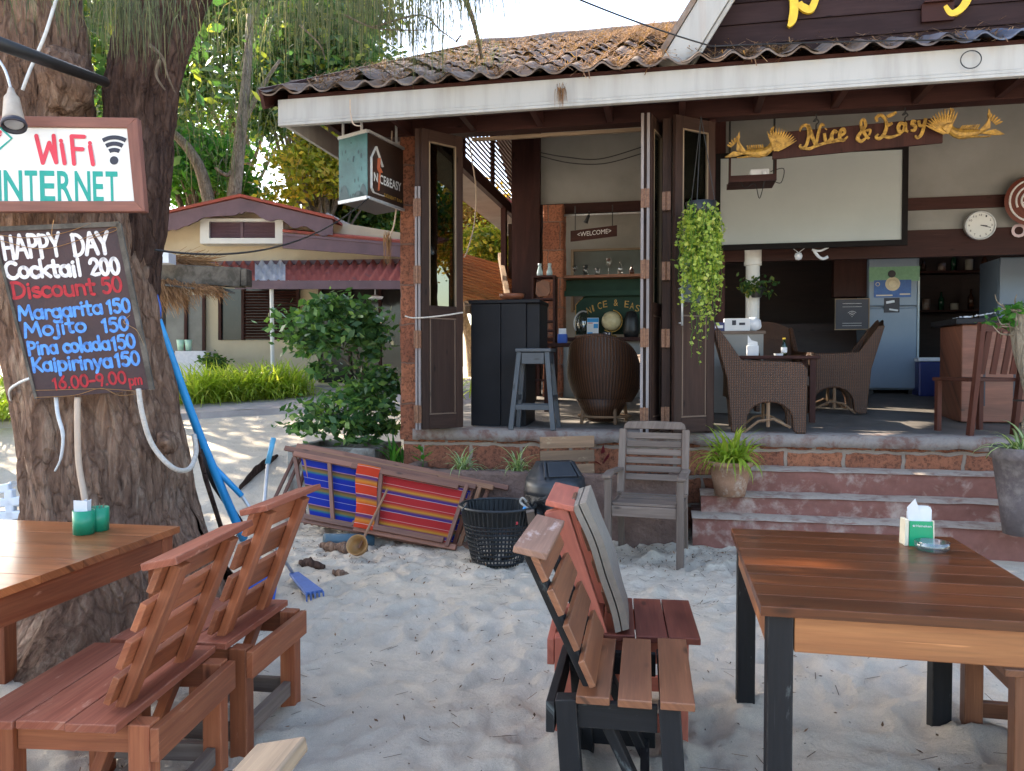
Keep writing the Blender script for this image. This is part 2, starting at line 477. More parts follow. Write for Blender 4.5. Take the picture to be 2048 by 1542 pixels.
def m_roof():
    k = NT("roof_tile"); p = k.obj()
    a = k.noise(p, 2.2, 7, 0.65); b = k.noise(p, 16, 6, 0.6)
    c = k.ramp(a, [(0.3, (0.10, 0.080, 0.070)), (0.5, (0.18, 0.145, 0.125)), (0.72, (0.28, 0.245, 0.225))])
    c = k.mix(0.6, c, k.ramp(b, [(0.35, (0.6,) * 3), (0.65, (1.15,) * 3)]), 'MULTIPLY')
    dn = k.noise(k.map(p, (3.4, 1.0, 1)), 1.3, 7, 0.7)
    c = k.mix(k.ramp(dn, [(0.50, 0.0), (0.66, 0.8)]), c, (0.19, 0.115, 0.07))
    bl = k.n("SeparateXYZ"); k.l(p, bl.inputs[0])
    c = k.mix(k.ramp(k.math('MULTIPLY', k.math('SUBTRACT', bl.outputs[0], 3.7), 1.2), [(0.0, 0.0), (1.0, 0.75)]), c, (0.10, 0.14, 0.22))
    k.col(c); k.set(Roughness=0.97); k.b.inputs["Specular IOR Level"].default_value = 0.12; k.bump(b, 0.5, 0.012)
    return k.m
def m_bark(name, c1, c2, c3):
    k = NT(name); p = k.geo()
    v = k.map(p, (9, 9, 1.7))
    a = k.noise(v, 1.6, 9, 0.68, 0.9); b = k.noise(p, 3.0, 5, 0.6); d = k.noise(k.map(p, (30, 30, 7)), 1.4, 5, 0.7)
    c = k.ramp(a, [(0.28, c1), (0.5, c2), (0.74, c3)])
    wv = k.n("TexNoise"); wv.inputs["Scale"].default_value = 3.5; wv.inputs["Detail"].default_value = 4; k.l(p, wv.inputs["Vector"])
    vo = k.n("TexVoronoi"); vo.feature = 'DISTANCE_TO_EDGE'; vo.inputs["Scale"].default_value = 1.0; k.l(k.mix(1.0, k.map(p, (17, 17, 4.5)), k.mix(1.0, wv.outputs["Color"], (2.6, 2.6, 2.6), 'MULTIPLY'), 'ADD'), vo.inputs["Vector"])
    crack = k.ramp(vo.outputs["Distance"], [(0.0, 0.0), (0.13, 1.0)])
    c = k.mix(0.42, c, k.ramp(crack, [(0.0, (0.30, 0.26, 0.25)), (1.0, (1.05,) * 3)]), 'MULTIPLY')
    c = k.mix(0.55, c, k.ramp(b, [(0.3, (0.5, 0.48, 0.5)), (0.7, (1.2, 1.15, 1.1))]), 'MULTIPLY')
    c = k.mix(0.5, c, k.ramp(d, [(0.32, (0.4,) * 3), (0.62, (1.15,) * 3)]), 'MULTIPLY')
    k.col(c); k.set(Roughness=0.95); k.b.inputs["Specular IOR Level"].default_value = 0.2
    k.bump(k.math('ADD', a, k.math('ADD', k.math('MULTIPLY', d, 0.9), k.math('MULTIPLY', crack, 0.25))), 1.0, 0.06)
    return k.m
def m_wicker(name, c1, c2):
    k = NT(name); uv = k.uv()
    w1 = k.n("TexWave"); w1.wave_type = 'BANDS'; w1.bands_direction = 'X'; w1.inputs["Scale"].default_value = 16; w1.inputs["Distortion"].default_value = 0.4; k.l(uv, w1.inputs["Vector"])
    w2 = k.n("TexWave"); w2.wave_type = 'BANDS'; w2.bands_direction = 'Y'; w2.inputs["Scale"].default_value = 22; w2.inputs["Distortion"].default_value = 0.6; k.l(uv, w2.inputs["Vector"])
    h = k.math('MULTIPLY', w1.outputs["Fac"], w2.outputs["Fac"])
    c = k.ramp(h, [(0.0, tuple(x * 0.3 for x in c1)), (0.35, c1), (1.0, c2)])
    c = k.mix(0.5, c, k.ramp(k.noise(uv, 6, 5), [(0.3, (0.6,) * 3), (0.7, (1.2,) * 3)]), 'MULTIPLY')
    k.col(c); k.set(Roughness=0.5); k.bump(h, 0.6, 0.006)
    return k.m
def m_stripes(name, stops):
    k = NT(name); sx = k.n("SeparateXYZ"); k.l(k.uv(), sx.inputs[0])
    fr = k.math('FRACT', k.math('MULTIPLY', sx.outputs[1], 3.3))
    c = k.ramp(fr, stops)
    th = k.noise(k.map(k.uv(), (160, 120, 1)), 1.0, 2)
    c = k.mix(0.4, c, k.ramp(th, [(0.3, (0.65,) * 3), (0.7, (1.15,) * 3)]), 'MULTIPLY')
    k.col(c); k.set(Roughness=0.9); k.b.inputs["Specular IOR Level"].default_value = 0.15
    k.bump(th, 0.3, 0.003)
    tr = k.n("BsdfTranslucent"); k.l(c, tr.inputs[0]); ms = k.n("MixShader"); ms.inputs[0].default_value = 0.25
    k.l(k.b.outputs[0], ms.inputs[1]); k.l(tr.outputs[0], ms.inputs[2]); k.l(ms.outputs[0], k.out.inputs[0])
    return k.m

sand = m_sand(); laterite = m_laterite("laterite", 0.45, 0.24, 0.5, 0.017); laterite_col = m_laterite("laterite_column", 0.30, 0.36, 0.5, 0.010, (0.22, 0.12, 0.085))
concrete = plain("concrete", (0.36, 0.33, 0.30), (0.25, 0.23, 0.21), 6, 0.95, 0.4, 60, spec=0.1)
pave = plain("paving", (0.42, 0.37, 0.34), (0.30, 0.27, 0.255), 3, 0.97, 0.4, 40, coord='geo', spec=0.1)
floor_m = plain("floor_cement", (0.17, 0.15, 0.134), (0.11, 0.098, 0.088), 4, 0.6, 0.15, 40)
step_m = m_worn("worn_red_step", (0.235, 0.105, 0.082), (0.40, 0.30, 0.25), 0.57, 3.2)
tread_m = m_worn("sandy_step_top", (0.50, 0.40, 0.32), (0.32, 0.21, 0.165), 0.55, 7)
edge_m = m_worn("worn_slab_edge", (0.27, 0.23, 0.205), (0.19, 0.115, 0.095), 0.55, 7)
trough_m = plain("trough_stone", (0.20, 0.125, 0.10), (0.12, 0.075, 0.06), 7, 0.95, 1.0, 30, dist=0.02)
soil = plain("soil", (0.10, 0.065, 0.045), (0.05, 0.035, 0.025), 20, 0.95, 0.8, 60)
white = plain("white_paint", (0.68, 0.68, 0.655), (0.60, 0.61, 0.59), 3, 0.5, 0.1, 60)
def m_fascia():
    k = NT("fascia_paint"); p = k.obj()
    st = k.noise(k.map(p, (5, 5, 0.5)), 1.5, 6, 0.6)
    c = k.ramp(st, [(0.32, (0.31, 0.30, 0.28)), (0.55, (0.39, 0.385, 0.365))])
    sx = k.n("SeparateXYZ"); k.l(p, sx.inputs[0])
    top_ = k.ramp(k.math('SUBTRACT', sx.outputs[2], 3.0), [(0.50, 0.0), (0.60, 1.0)])
    stain = k.ramp(k.noise(k.map(p, (9, 9, 0.9)), 1.2, 5), [(0.56, 0.0), (0.74, 0.5)])
    c = k.mix(k.math('MULTIPLY', top_, stain), c, (0.34, 0.25, 0.19)); k.col(c); k.set(Roughness=0.55)
    return k.m
fascia_m = m_fascia()
cream = plain("cream_render", (0.56, 0.49, 0.35), (0.49, 0.42, 0.30), 2, 0.85, 0.15, 60)
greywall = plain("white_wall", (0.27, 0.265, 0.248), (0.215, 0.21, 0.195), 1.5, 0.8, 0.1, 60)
screen_m = plain("projection_screen", (0.38, 0.41, 0.40), (0.345, 0.375, 0.365), 1.5, 0.8)
purple = plain("purple_brown_paint", (0.145, 0.085, 0.105), (0.10, 0.06, 0.075), 3, 0.6, 0.1, 50)
orange_p = plain("orange_sun_and_emblem_paint", (0.62, 0.17, 0.08), (0.5, 0.13, 0.06), 3, 0.6)  # emblem print, and sunlight coloured into the house's gable board
roof_m = m_roof()
redroof = m_worn("red_roof_sheet", (0.33, 0.085, 0.062), (0.20, 0.085, 0.075), 0.58, 4)
greyroof = plain("grey_roof_sheet", (0.52, 0.47, 0.45), (0.38, 0.34, 0.32), 4, 0.8, 0.3, 30)
siding = wood("dark_siding", (0.026, 0.014, 0.015), (0.045, 0.026, 0.026), 0.7, 10, 0.2, vary=0.2, spec=0.15)
dark_wood = wood("dark_red_timber", (0.036, 0.012, 0.010), (0.062, 0.022, 0.017), 0.6, 16, 0.2, vary=0.2, spec=0.2)
door_wood = wood("door_timber", (0.032, 0.016, 0.012), (0.060, 0.031, 0.022), 0.6, 16, 0.2, vary=0.15, spec=0.2)
door_edge = wood("door_edge_timber", (0.22, 0.19, 0.19), (0.32, 0.28, 0.27), 0.6, 16, 0.3, vary=0.15)
copper = plain("copper_hinge", (0.20, 0.10, 0.055), (0.11, 0.05, 0.03), 50, 0.5, metal=0.4)
screen_edge = plain("screen_edging", (0.012, 0.010, 0.010), None, 20, 0.7, spec=0.1)
red_chair_wood = wood("dull_red_wood", (0.060, 0.018, 0.012), (0.105, 0.034, 0.022), 0.55, 20, 0.3, vary=0.2, spec=0.2)
red_wood = wood("red_brown_wood", (0.235, 0.062, 0.027), (0.40, 0.135, 0.057), 0.5, 22, 0.3, vary=0.22, spec=0.3, wear=(0.42, 0.20, 0.12), wear_amt=0.68, edge=(0.50, 0.28, 0.17))
cap_wood = wood("sun_faded_red_wood", (0.235, 0.062, 0.034), (0.385, 0.128, 0.072), 0.6, 22, 0.3, vary=0.12, spec=0.2, wear=(0.48, 0.26, 0.18), wear_amt=0.64, edge=(0.55, 0.36, 0.26))
maroon_wood = wood("maroon_wood", (0.11, 0.026, 0.018), (0.19, 0.052, 0.03), 0.5, 22, 0.3, vary=0.15, edge=(0.30, 0.12, 0.08), spec=0.25)
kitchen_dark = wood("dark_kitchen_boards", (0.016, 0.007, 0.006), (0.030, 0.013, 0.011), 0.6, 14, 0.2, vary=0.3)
brick_paint = wood("coral_red_paint", (0.42, 0.10, 0.06), (0.52, 0.15, 0.09), 0.6, 8, 0.15, vary=0.08, wear=(0.25, 0.07, 0.05), wear_amt=0.70)
tan_wood = wood("tan_brown_wood", (0.17, 0.060, 0.026), (0.27, 0.105, 0.045), 0.42, 22, 0.25, vary=0.18, wear=(0.34, 0.22, 0.14), wear_amt=0.72, edge=(0.45, 0.28, 0.17))
faded_wood = wood("faded_pinkish_wood", (0.21, 0.105, 0.068), (0.33, 0.18, 0.115), 0.65, 22, 0.35, vary=0.12, wear=(0.45, 0.33, 0.28), wear_amt=0.6)
mould_wood = wood("moulding_wood", (0.11, 0.065, 0.04), (0.17, 0.105, 0.07), 0.5, 16, 0.2, vary=0.1)
table_wood = wood("varnished_table_top", (0.066, 0.017, 0.005), (0.155, 0.045, 0.013), 0.36, 30, 0.10, vary=0.2, coat=0.22, spec=0.25, wear=(0.20, 0.08, 0.032), wear_amt=0.70, edge=(0.28, 0.13, 0.065))
table_wood2 = wood("varnished_orange_top", (0.24, 0.070, 0.022), (0.48, 0.165, 0.055), 0.32, 26, 0.12, vary=0.25, coat=0.2, spec=0.35)
apron_wood = wood("orange_pine", (0.29, 0.098, 0.028), (0.44, 0.18, 0.058), 0.45, 18, 0.2, vary=0.12, wear=(0.14, 0.06, 0.03), wear_amt=0.71)
black_wood = wood("black_painted_wood", (0.010, 0.010, 0.011), (0.018, 0.017, 0.018), 0.62, 14, 0.35, vary=0.2, wear=(0.10, 0.11, 0.105), wear_amt=0.62, spec=0.25, edge=(0.20, 0.17, 0.14))
grey_wood = wood("weathered_grey_wood", (0.125, 0.086, 0.064), (0.235, 0.175, 0.138), 0.75, 24, 0.5, vary=0.18)
pale_wood = wood("bleached_wood", (0.18, 0.125, 0.08), (0.32, 0.235, 0.15), 0.75, 24, 0.5, vary=0.18)
old_wood = wood("old_plank_wood", (0.17, 0.10, 0.055), (0.30, 0.18, 0.10), 0.75, 22, 0.5, vary=0.3, wear=(0.36, 0.26, 0.15), wear_amt=0.62)
deck_wood = wood("deck_chair_wood", (0.17, 0.065, 0.04), (0.30, 0.13, 0.075), 0.55, 24, 0.3, vary=0.35)
deck_wood2 = wood("deck_chair_light_wood", (0.30, 0.13, 0.06), (0.46, 0.22, 0.10), 0.55, 24, 0.3, vary=0.3)
stool_m = wood("grey_painted_wood", (0.06, 0.07, 0.08), (0.09, 0.10, 0.115), 0.5, 10, 0.15, vary=0.1)
blackbox = plain("black_laminate", (0.008, 0.008, 0.011), (0.013, 0.013, 0.016), 3, 0.55, spec=0.25)
wicker = m_wicker("brown_wicker", (0.075, 0.027, 0.009), (0.165, 0.063, 0.019))
wicker2 = m_wicker("dark_wicker", (0.06, 0.026, 0.013), (0.11, 0.05, 0.025))
bark = m_bark("bark", (0.14, 0.078, 0.052), (0.32, 0.20, 0.14), (0.56, 0.42, 0.31))
bark_d = m_bark("dark_bark", (0.05, 0.030, 0.026), (0.11, 0.066, 0.052), (0.18, 0.115, 0.09))
limb_m = m_bark("grey_limb", (0.16, 0.12, 0.09), (0.30, 0.25, 0.19), (0.45, 0.38, 0.30))
drift_m = m_bark("driftwood", (0.22, 0.17, 0.12), (0.42, 0.36, 0.27), (0.60, 0.53, 0.42))
terracotta = m_worn("pale_terracotta", (0.34, 0.20, 0.13), (0.46, 0.36, 0.29), 0.58, 9)
stonepot = m_worn("mossy_pot", (0.15, 0.125, 0.125), (0.22, 0.19, 0.18), 0.55, 6)
planter_m = m_worn("stained_planter", (0.30, 0.29, 0.26), (0.13, 0.115, 0.10), 0.50, 5)
black_pl = plain("black_plastic", (0.012, 0.013, 0.014), (0.02, 0.021, 0.022), 6, 0.42)
bin_pl = plain("bin_plastic", (0.018, 0.020, 0.024), (0.03, 0.033, 0.038), 5, 0.38)
bag_m = plain("bin_bag", (0.012, 0.012, 0.013), (0.016, 0.016, 0.018), 8, 0.28, 0.9, 22, dist=0.02)
blue_pl = plain("blue_plastic", (0.02, 0.28, 0.62), (0.02, 0.24, 0.54), 8, 0.4)
dblue_pl = plain("dark_blue_plastic", (0.02, 0.09, 0.42), (0.015, 0.07, 0.33), 8, 0.4)
rake_pl = plain("rake_plastic", (0.07, 0.14, 0.36), (0.05, 0.10, 0.28), 30, 0.5)
alu = plain("brushed_aluminium", (0.55, 0.56, 0.57), (0.45, 0.46, 0.47), 40, 0.45, metal=0.5)
pvc = plain("blue_grey_pvc", (0.07, 0.13, 0.165), (0.055, 0.10, 0.13), 8, 0.6)
ladle_m = plain("coconut_shell", (0.42, 0.22, 0.07), (0.30, 0.15, 0.05), 9, 0.5, 0.2, 60)
red_pl = plain("red_plastic", (0.55, 0.035, 0.045), (0.45, 0.03, 0.04), 8, 0.4)
green_pl = plain("green_plastic", (0.012, 0.27, 0.14), (0.012, 0.22, 0.11), 9, 0.35)
gbox_m = plain("green_card", (0.0, 0.32, 0.13), (0.0, 0.30, 0.12), 9, 0.4)
creambox = plain("cream_card", (0.75, 0.68, 0.50), None, 9, 0.5)
paper = plain("paper", (0.70, 0.71, 0.72), (0.64, 0.65, 0.67), 12, 0.8)
cushion_m = plain("grey_beige_cushion", (0.23, 0.19, 0.15), (0.19, 0.16, 0.125), 30, 0.9, 0.3, 300, dist=0.003)
clear = glass("clear_glass", (0.84, 0.88, 0.90), 0.16)
pane = glass("window_pane", (0.34, 0.36, 0.33), 0.02, 0.03)
darkpane = plain("dark_pane", (0.018, 0.02, 0.02), (0.03, 0.032, 0.03), 2, 0.12)
signred = plain("sign_red", (0.58, 0.03, 0.06), (0.5, 0.03, 0.055), 40, 0.5)
signteal = plain("sign_teal", (0.0, 0.27, 0.22), (0.0, 0.25, 0.2), 40, 0.5)
signblack = plain("sign_black", (0.02, 0.02, 0.035), None, 40, 0.5)
signframe = wood("sign_frame_paint", (0.17, 0.06, 0.04), (0.24, 0.095, 0.065), 0.6, 12, 0.2, vary=0.1)
board_m = plain("menu_board", (0.028, 0.014, 0.020), (0.05, 0.02, 0.022), 5, 0.6, 0.3, 50)
chalkw = plain("white_lettering", (0.74, 0.72, 0.71), (0.46, 0.44, 0.46), 45, 0.75, lo=.42, hi=.72)
chalkr = plain("red_lettering", (0.42, 0.02, 0.03), (0.20, 0.015, 0.02), 40, 0.75, lo=.42, hi=.72)
chalkb = plain("blue_lettering", (0.10, 0.30, 0.72), (0.04, 0.13, 0.40), 40, 0.75, lo=.42, hi=.72)
gold = plain("gold_paint", (0.52, 0.31, 0.06), (0.14, 0.075, 0.02), 32, 0.5, 0.5, 70, metal=0.2, lo=.40, hi=.72)  # dark brown noise stands in for shade in the carved recesses
yellow = plain("yellow_paint", (0.80, 0.55, 0.03), (0.65, 0.42, 0.03), 14, 0.5)
panel_g = plain("green_bar_panel", (0.008, 0.034, 0.020), (0.012, 0.044, 0.026), 4, 0.5, spec=0.2)
rope_m = plain("pale_rope", (0.55, 0.50, 0.44), (0.40, 0.36, 0.31), 60, 0.9, 0.8, 140)
hose_m = plain("beige_hose", (0.50, 0.38, 0.28), (0.42, 0.31, 0.23), 9, 0.5)
cable_m = plain("white_cable", (0.55, 0.58, 0.60), None, 30, 0.5)
wire_m = plain("black_wire", (0.012, 0.012, 0.012), None, 30, 0.5)
copper_wire = plain("thin_gold_wire", (0.45, 0.25, 0.10), None, 30, 0.4, metal=0.5)
lamp_m = plain("dusty_lamp", (0.42, 0.36, 0.29), (0.30, 0.25, 0.20), 12, 0.6)
fridge_m = plain("blue_grey_fridge", (0.19, 0.255, 0.345), (0.165, 0.23, 0.32), 2, 0.35)
fridge_e = plain("fridge_trim", (0.45, 0.55, 0.60), None, 9, 0.4)
postblue = plain("poster_blue", (0.03, 0.10, 0.36), (0.04, 0.14, 0.42), 30, 0.5)
postgreen = plain("poster_green", (0.20, 0.42, 0.27), (0.15, 0.34, 0.22), 30, 0.5)
coolblue = plain("cooler_blue", (0.015, 0.025, 0.14), (0.012, 0.02, 0.11), 6, 0.4)
thatch_m = plain("thatch", (0.42, 0.25, 0.12), (0.26, 0.14, 0.06), 40, 0.9)
debris_m = leaf("fallen_needles", (0.13, 0.068, 0.036), (0.26, 0.14, 0.07), (0.36, 0.22, 0.12), 0.25, 0.8)
beam_old = m_worn("weathered_beam", (0.15, 0.135, 0.115), (0.075, 0.068, 0.058), 0.5, 5)
globe_m = plain("old_globe", (0.62, 0.55, 0.33), (0.45, 0.37, 0.20), 9, 0.4)
tealface = plain("sign_teal_side", (0.012, 0.065, 0.07), (0.04, 0.15, 0.155), 4, 0.4, lo=0.35, hi=0.7)
darkteal = plain("dark_teal", (0.0, 0.035, 0.045), None, 9, 0.4)
brownface = plain("sign_dark_brown", (0.03, 0.018, 0.014), (0.045, 0.025, 0.018), 4, 0.4)
tilew = plain("white_tiles", (0.62, 0.62, 0.66), (0.52, 0.52, 0.58), 20, 0.4)
palegreen = plain("pale_green_pot", (0.45, 0.66, 0.50), (0.38, 0.58, 0.43), 9, 0.5)
plastw = plain("white_plastic", (0.68, 0.72, 0.78), (0.60, 0.64, 0.70), 8, 0.4)
bottleg = glass("green_bottle", (0.12, 0.55, 0.28), 0.08)
litter_m = leaf("leaf_litter", (0.06, 0.035, 0.02), (0.18, 0.09, 0.045), (0.30, 0.16, 0.08), 0.1, 0.8)

lf_dark = leaf("deep_green_leaf", (0.025, 0.075, 0.022), (0.07, 0.15, 0.035), (0.20, 0.27, 0.05), 0.50)
lf_mid = leaf("green_leaf", (0.026, 0.075, 0.024), (0.065, 0.135, 0.035), (0.28, 0.30, 0.05), 0.42)
lf_yel = leaf("backlit_yellow_leaf", (0.10, 0.15, 0.02), (0.34, 0.31, 0.035), (0.55, 0.36, 0.07), 0.6)  # yellow tones stand in for sun shining through the crowns
lf_org = leaf("backlit_orange_leaf", (0.36, 0.20, 0.06), (0.55, 0.34, 0.10), (0.45, 0.42, 0.07), 0.6)  # orange base colour carries the sun glow of backlit leaves
lf_fern = leaf("fresh_green_leaf", (0.03, 0.12, 0.02), (0.07, 0.21, 0.03), (0.14, 0.30, 0.05), 0.5)
lf_bush = leaf("glossy_bush_leaf", (0.030, 0.080, 0.032), (0.075, 0.165, 0.05), (0.17, 0.28, 0.07), 0.35, 0.3)
lf_spid = leaf("spider_plant_blade", (0.20, 0.30, 0.035), (0.36, 0.46, 0.06), (0.52, 0.52, 0.10), 0.45, 0.4)
lf_strip = leaf("striped_blade", (0.08, 0.17, 0.04), (0.16, 0.27, 0.07), None, 0.35, 0.4, midrib=(0.48, 0.52, 0.30))
lf_hang = leaf("small_round_leaf", (0.20, 0.29, 0.04), (0.38, 0.46, 0.08), (0.55, 0.58, 0.17), 0.4, 0.4)
lf_need = leaf("needle_strands", (0.06, 0.075, 0.045), (0.11, 0.13, 0.075), (0.20, 0.18, 0.10), 0.35, 0.7)
lf_red = leaf("red_leaf", (0.18, 0.02, 0.04), (0.28, 0.05, 0.06), None, 0.3, 0.4)
# ------------------------------------------------------------------ ground
def axis(lo, hi, dlo, dhi, fine, grow=1.22):
    c = list(np.arange(dlo, dhi, fine)); s = fine; x = c[-1]
    while x < hi: s *= grow; x += s; c.append(x)
    s = fine; x = c[0]
    while x > lo: s *= grow; x -= s; c.insert(0, x)
    return np.array(c)
gx = axis(-130, 130, -3.4, 3.0, 0.028); gy = axis(-40, 160, 1.3, 7.4, 0.028)
GX, GY = np.meshgrid(gx, gy, indexing='ij')
GZ = ht(GX, GY)
def vnoise(X, Y, s, seed):
    r = np.random.default_rng(seed); T = r.random((64, 64))
    x = X * s; y = Y * s; xi = np.floor(x).astype(int); yi = np.floor(y).astype(int)
    fx = sstep(x - xi); fy = sstep(y - yi)
    a = T[xi % 64, yi % 64]; b = T[(xi + 1) % 64, yi % 64]; c_ = T[xi % 64, (yi + 1) % 64]; d = T[(xi + 1) % 64, (yi + 1) % 64]
    return (a * (1 - fx) + b * fx) * (1 - fy) + (c_ * (1 - fx) + d * fx) * fy - 0.5
near = np.exp(-np.maximum(0, np.hypot(GX, GY - 4) - 5) / 4)
GZ = GZ + near * (vnoise(GX, GY, 1.1, 1) * 0.030 + vnoise(GX, GY, 4.0, 2) * 0.014 + vnoise(GX, GY, 11, 3) * 0.008)
for _ in range(1500):                                   # trodden sand: heel and sole dents with a pushed-up rim
    fx, fy = random.uniform(-3.6, 3.2), random.uniform(1.2, 7.2)
    th = random.uniform(0, math.pi); L = random.uniform(0.06, 0.14); W = random.uniform(0.035, 0.055); D = random.uniform(0.006, 0.021)
    i0, i1 = np.searchsorted(gx, [fx - .3, fx + .3]); j0, j1 = np.searchsorted(gy, [fy - .3, fy + .3])
    dx = GX[i0:i1, j0:j1] - fx; dy = GY[i0:i1, j0:j1] - fy
    u = (dx * math.cos(th) + dy * math.sin(th)) / L; v = (-dx * math.sin(th) + dy * math.cos(th)) / W
    q = u * u + v * v
    GZ[i0:i1, j0:j1] += -D * np.exp(-q * q * .6) + D * 0.6 * np.exp(-(np.sqrt(q) - 1.5) ** 2 * 5)
for _ in range(170):                                    # whole footprints
    fx, fy = random.uniform(-3.2, 3.0), random.uniform(1.3, 6.6); th = random.gauss(1.3, .7); L = .125; W = .047; D = random.uniform(.016, .028)
    i0, i1 = np.searchsorted(gx, [fx - .35, fx + .35]); j0, j1 = np.searchsorted(gy, [fy - .35, fy + .35]); dx = GX[i0:i1, j0:j1] - fx; dy = GY[i0:i1, j0:j1] - fy
    u = (dx * math.cos(th) + dy * math.sin(th)) / L; v = (-dx * math.sin(th) + dy * math.cos(th)) / (W * (1 + .25 * u)); q = np.abs(u) ** 3 + np.abs(v) ** 3
    GZ[i0:i1, j0:j1] += -D * np.exp(-q ** 2 * .8) + D * .5 * np.exp(-(np.sqrt(np.hypot(u, v)) - 1.22) ** 2 * 40)
for (cx, cy, fa, W_, sd_) in ((-1.02, 2.37, math.atan2(.07, -.995), .50, .40), (-.935, 2.93, math.atan2(.14, -.99), .47, .40), (.20, 2.52, math.atan2(-.17, .985), .48, .305), (.215, 3.02, math.atan2(-.13, .985), .42, .42), (2.12, 2.62, math.atan2(.21, -.975), .50, .42), (.98, 2.62, 0, 1.06, .0), (1.72, 2.50, 0, 1.06, .0), (.935, 5.42, -.3, .5, .0)):
    for x_ in (0, sd_):                                 # sand pushed up round the chair and table legs
        for s_ in (-1, 1):
            px, py = cx + math.cos(fa) * x_ - math.sin(fa) * s_ * (W_ / 2 - .03), cy + math.sin(fa) * x_ + math.cos(fa) * s_ * (W_ / 2 - .03)
            d2 = (GX - px - .02) ** 2 + (GY - py + .03) ** 2; GZ += .024 * np.exp(-d2 / .0075) * (1 + .5 * vnoise(GX, GY, 14, 8))
# mound at the foot of the big tree
GZ += 0.10 * np.exp(-((GX + 2.1) ** 2 + (GY - 4.1) ** 2) / 0.5)
g = MB(); n1, n2 = GX.shape
P = np.stack([GX, GY, GZ], -1)
g.quads(np.stack([P[:-1, :-1], P[1:, :-1], P[1:, 1:], P[:-1, 1:]], 2).reshape(-1, 4, 3))
ground = g.build("sand_ground", sand, None)
bm_ = bmesh.new(); bm_.from_mesh(ground.data); bmesh.ops.remove_doubles(bm_, verts=bm_.verts, dist=0.0004); bm_.to_mesh(ground.data); bm_.free()
for p_ in ground.data.polygons: p_.use_smooth = True
setting(ground)
def gz(x, y):
    i = min(max(np.searchsorted(gx, x) - 1, 0), n1 - 2); j = min(max(np.searchsorted(gy, y) - 1, 0), n2 - 2)
    return float(GZ[i, j])

# raised paved walk in front of the neighbour house
def walk(u, v):
    x = -11 + 10.4 * u; yl = 9.0 + 1.9 * u ** 1.3 + 0.12 * math.sin(u * 9); y = yl + v * 2.3
    return x, y
m = MB()
m.grid(lambda u, v: (*walk(u, v), ht(*walk(u, v)) + 0.07 + 0.012 * mnoise.noise(Vector((u * 30, v * 6, 0)))), 60, 10)
m.grid(lambda u, v: (walk(u, 0)[0], walk(u, 0)[1] - 0.10 * (1 - v) + 0.02 * mnoise.noise(Vector((u * 40, v * 3, 3))), ht(*walk(u, 0)) - 0.06 + v * 0.13), 60, 2)
setting(m.build("paved_path", pave, None, smooth=True))

# ------------------------------------------------------------------ the cafe
cafe = thing("cafe_building", "open fronted beach cafe with laterite plinth, tall folding doors, white fascia and corrugated tile roof", "cafe", BO, BYAW)
def cp(m, name, mat, bevel=0.0, smooth=False, parent=None):
    return m.build(name, mat, parent or cafe, bevel=bevel, smooth=smooth)
AR = 9.0                                     # right end of the building
m = MB(); m.box((0.0, 0.012, -0.3), (AR, 0.6, FL - 0.10)); m.box((0.0, 0.6, -0.3), (AR, 7.0, 0.6)); cp(m, "plinth", laterite)
m = MB(); rr = random.Random(17); na = 220
tpz = [(0.10 + (AR - .1) * i / na, FL - .004 + .006 * mnoise.noise(Vector((i * .37, 3, 0)))) for i in range(na + 1)]
btz = [(0.10 + (AR - .1) * i / na, FL - .10 - .018 * mnoise.noise(Vector((i * .21, 7, 0))) - .014 * mnoise.noise(Vector((i * .63, 1, 0)))) for i in range(na + 1)]
for i in range(na):
    o = len(m.v)
    for (q, yy) in ((tpz, -.024), (btz, -.03)):
        for k in (i, i + 1): m.v.append(Vector((q[k][0], yy + .010 * mnoise.noise(Vector((q[k][0] * 5, yy * 40, 2))), q[k][1])))
    for k in (i, i + 1): m.v.append(Vector((tpz[k][0], .30, FL)))
    for k in (i, i + 1): m.v.append(Vector((btz[k][0], .02, btz[k][1])))
    m.face((o + 2, o + 3, o + 1, o)); m.face((o, o + 1, o + 5, o + 4)); m.face((o + 6, o + 7, o + 3, o + 2))
cp(m, "slab_edge", edge_m, 0, True)
m = MB(); m.grid(lambda u, v: (0.02 + u * (AR - 0.02), 0.29 + v * 6.7, fz(0.29 + v * 6.7) + (0.002 if v > .01 else -0.002)), 4, 14); cp(m, "floor", floor_m)
# steps in front of the right half
S0 = 2.57
st_def = [(-0.62, 0.0, 0.232, 2.57), (-0.42, 0.2, 0.378, 2.64), (-0.22, 0.37, 0.560, 2.84)]
m = MB(); m2 = MB()
for (b0, z0, z1, a0) in st_def:
    m.box((a0, b0 + .02, -0.2 if z0 == 0 else z0 - 0.1), (AR, b0 + 0.7 if b0 < -.3 else 0.0, z1 - 0.02))
    m.grid(lambda u, v, a0=a0, b0=b0, z1=z1, z0=z0: (a0 - .004 + u * (AR - a0), b0 + .014 * mnoise.noise(Vector((u * 55, v * 2.5, z1 * 30))) + .008 * mnoise.noise(Vector((u * 160, v * 7, z1 * 10))) + .012 * (v > .99), z0 - .06 + v * (z1 - z0 + .052) + .006 * mnoise.noise(Vector((u * 70, 1, z1 * 9)))), 240, 8)
    m2.grid(lambda u, v, a0=a0, b0=b0, z1=z1: (a0 - 0.01 + u * (AR - a0), b0 - 0.012 + v * (0.24 if b0 < -.3 else 0.23), z1 + 0.004 - 0.016 * (v < .01) + 0.009 * mnoise.noise(Vector((u * 40, v * 3, z1 * 9)))), 60, 3)
steps = cp(m, "steps", step_m, 0.0, True)
cp(m2, "tread", tread_m, 0, True, steps)
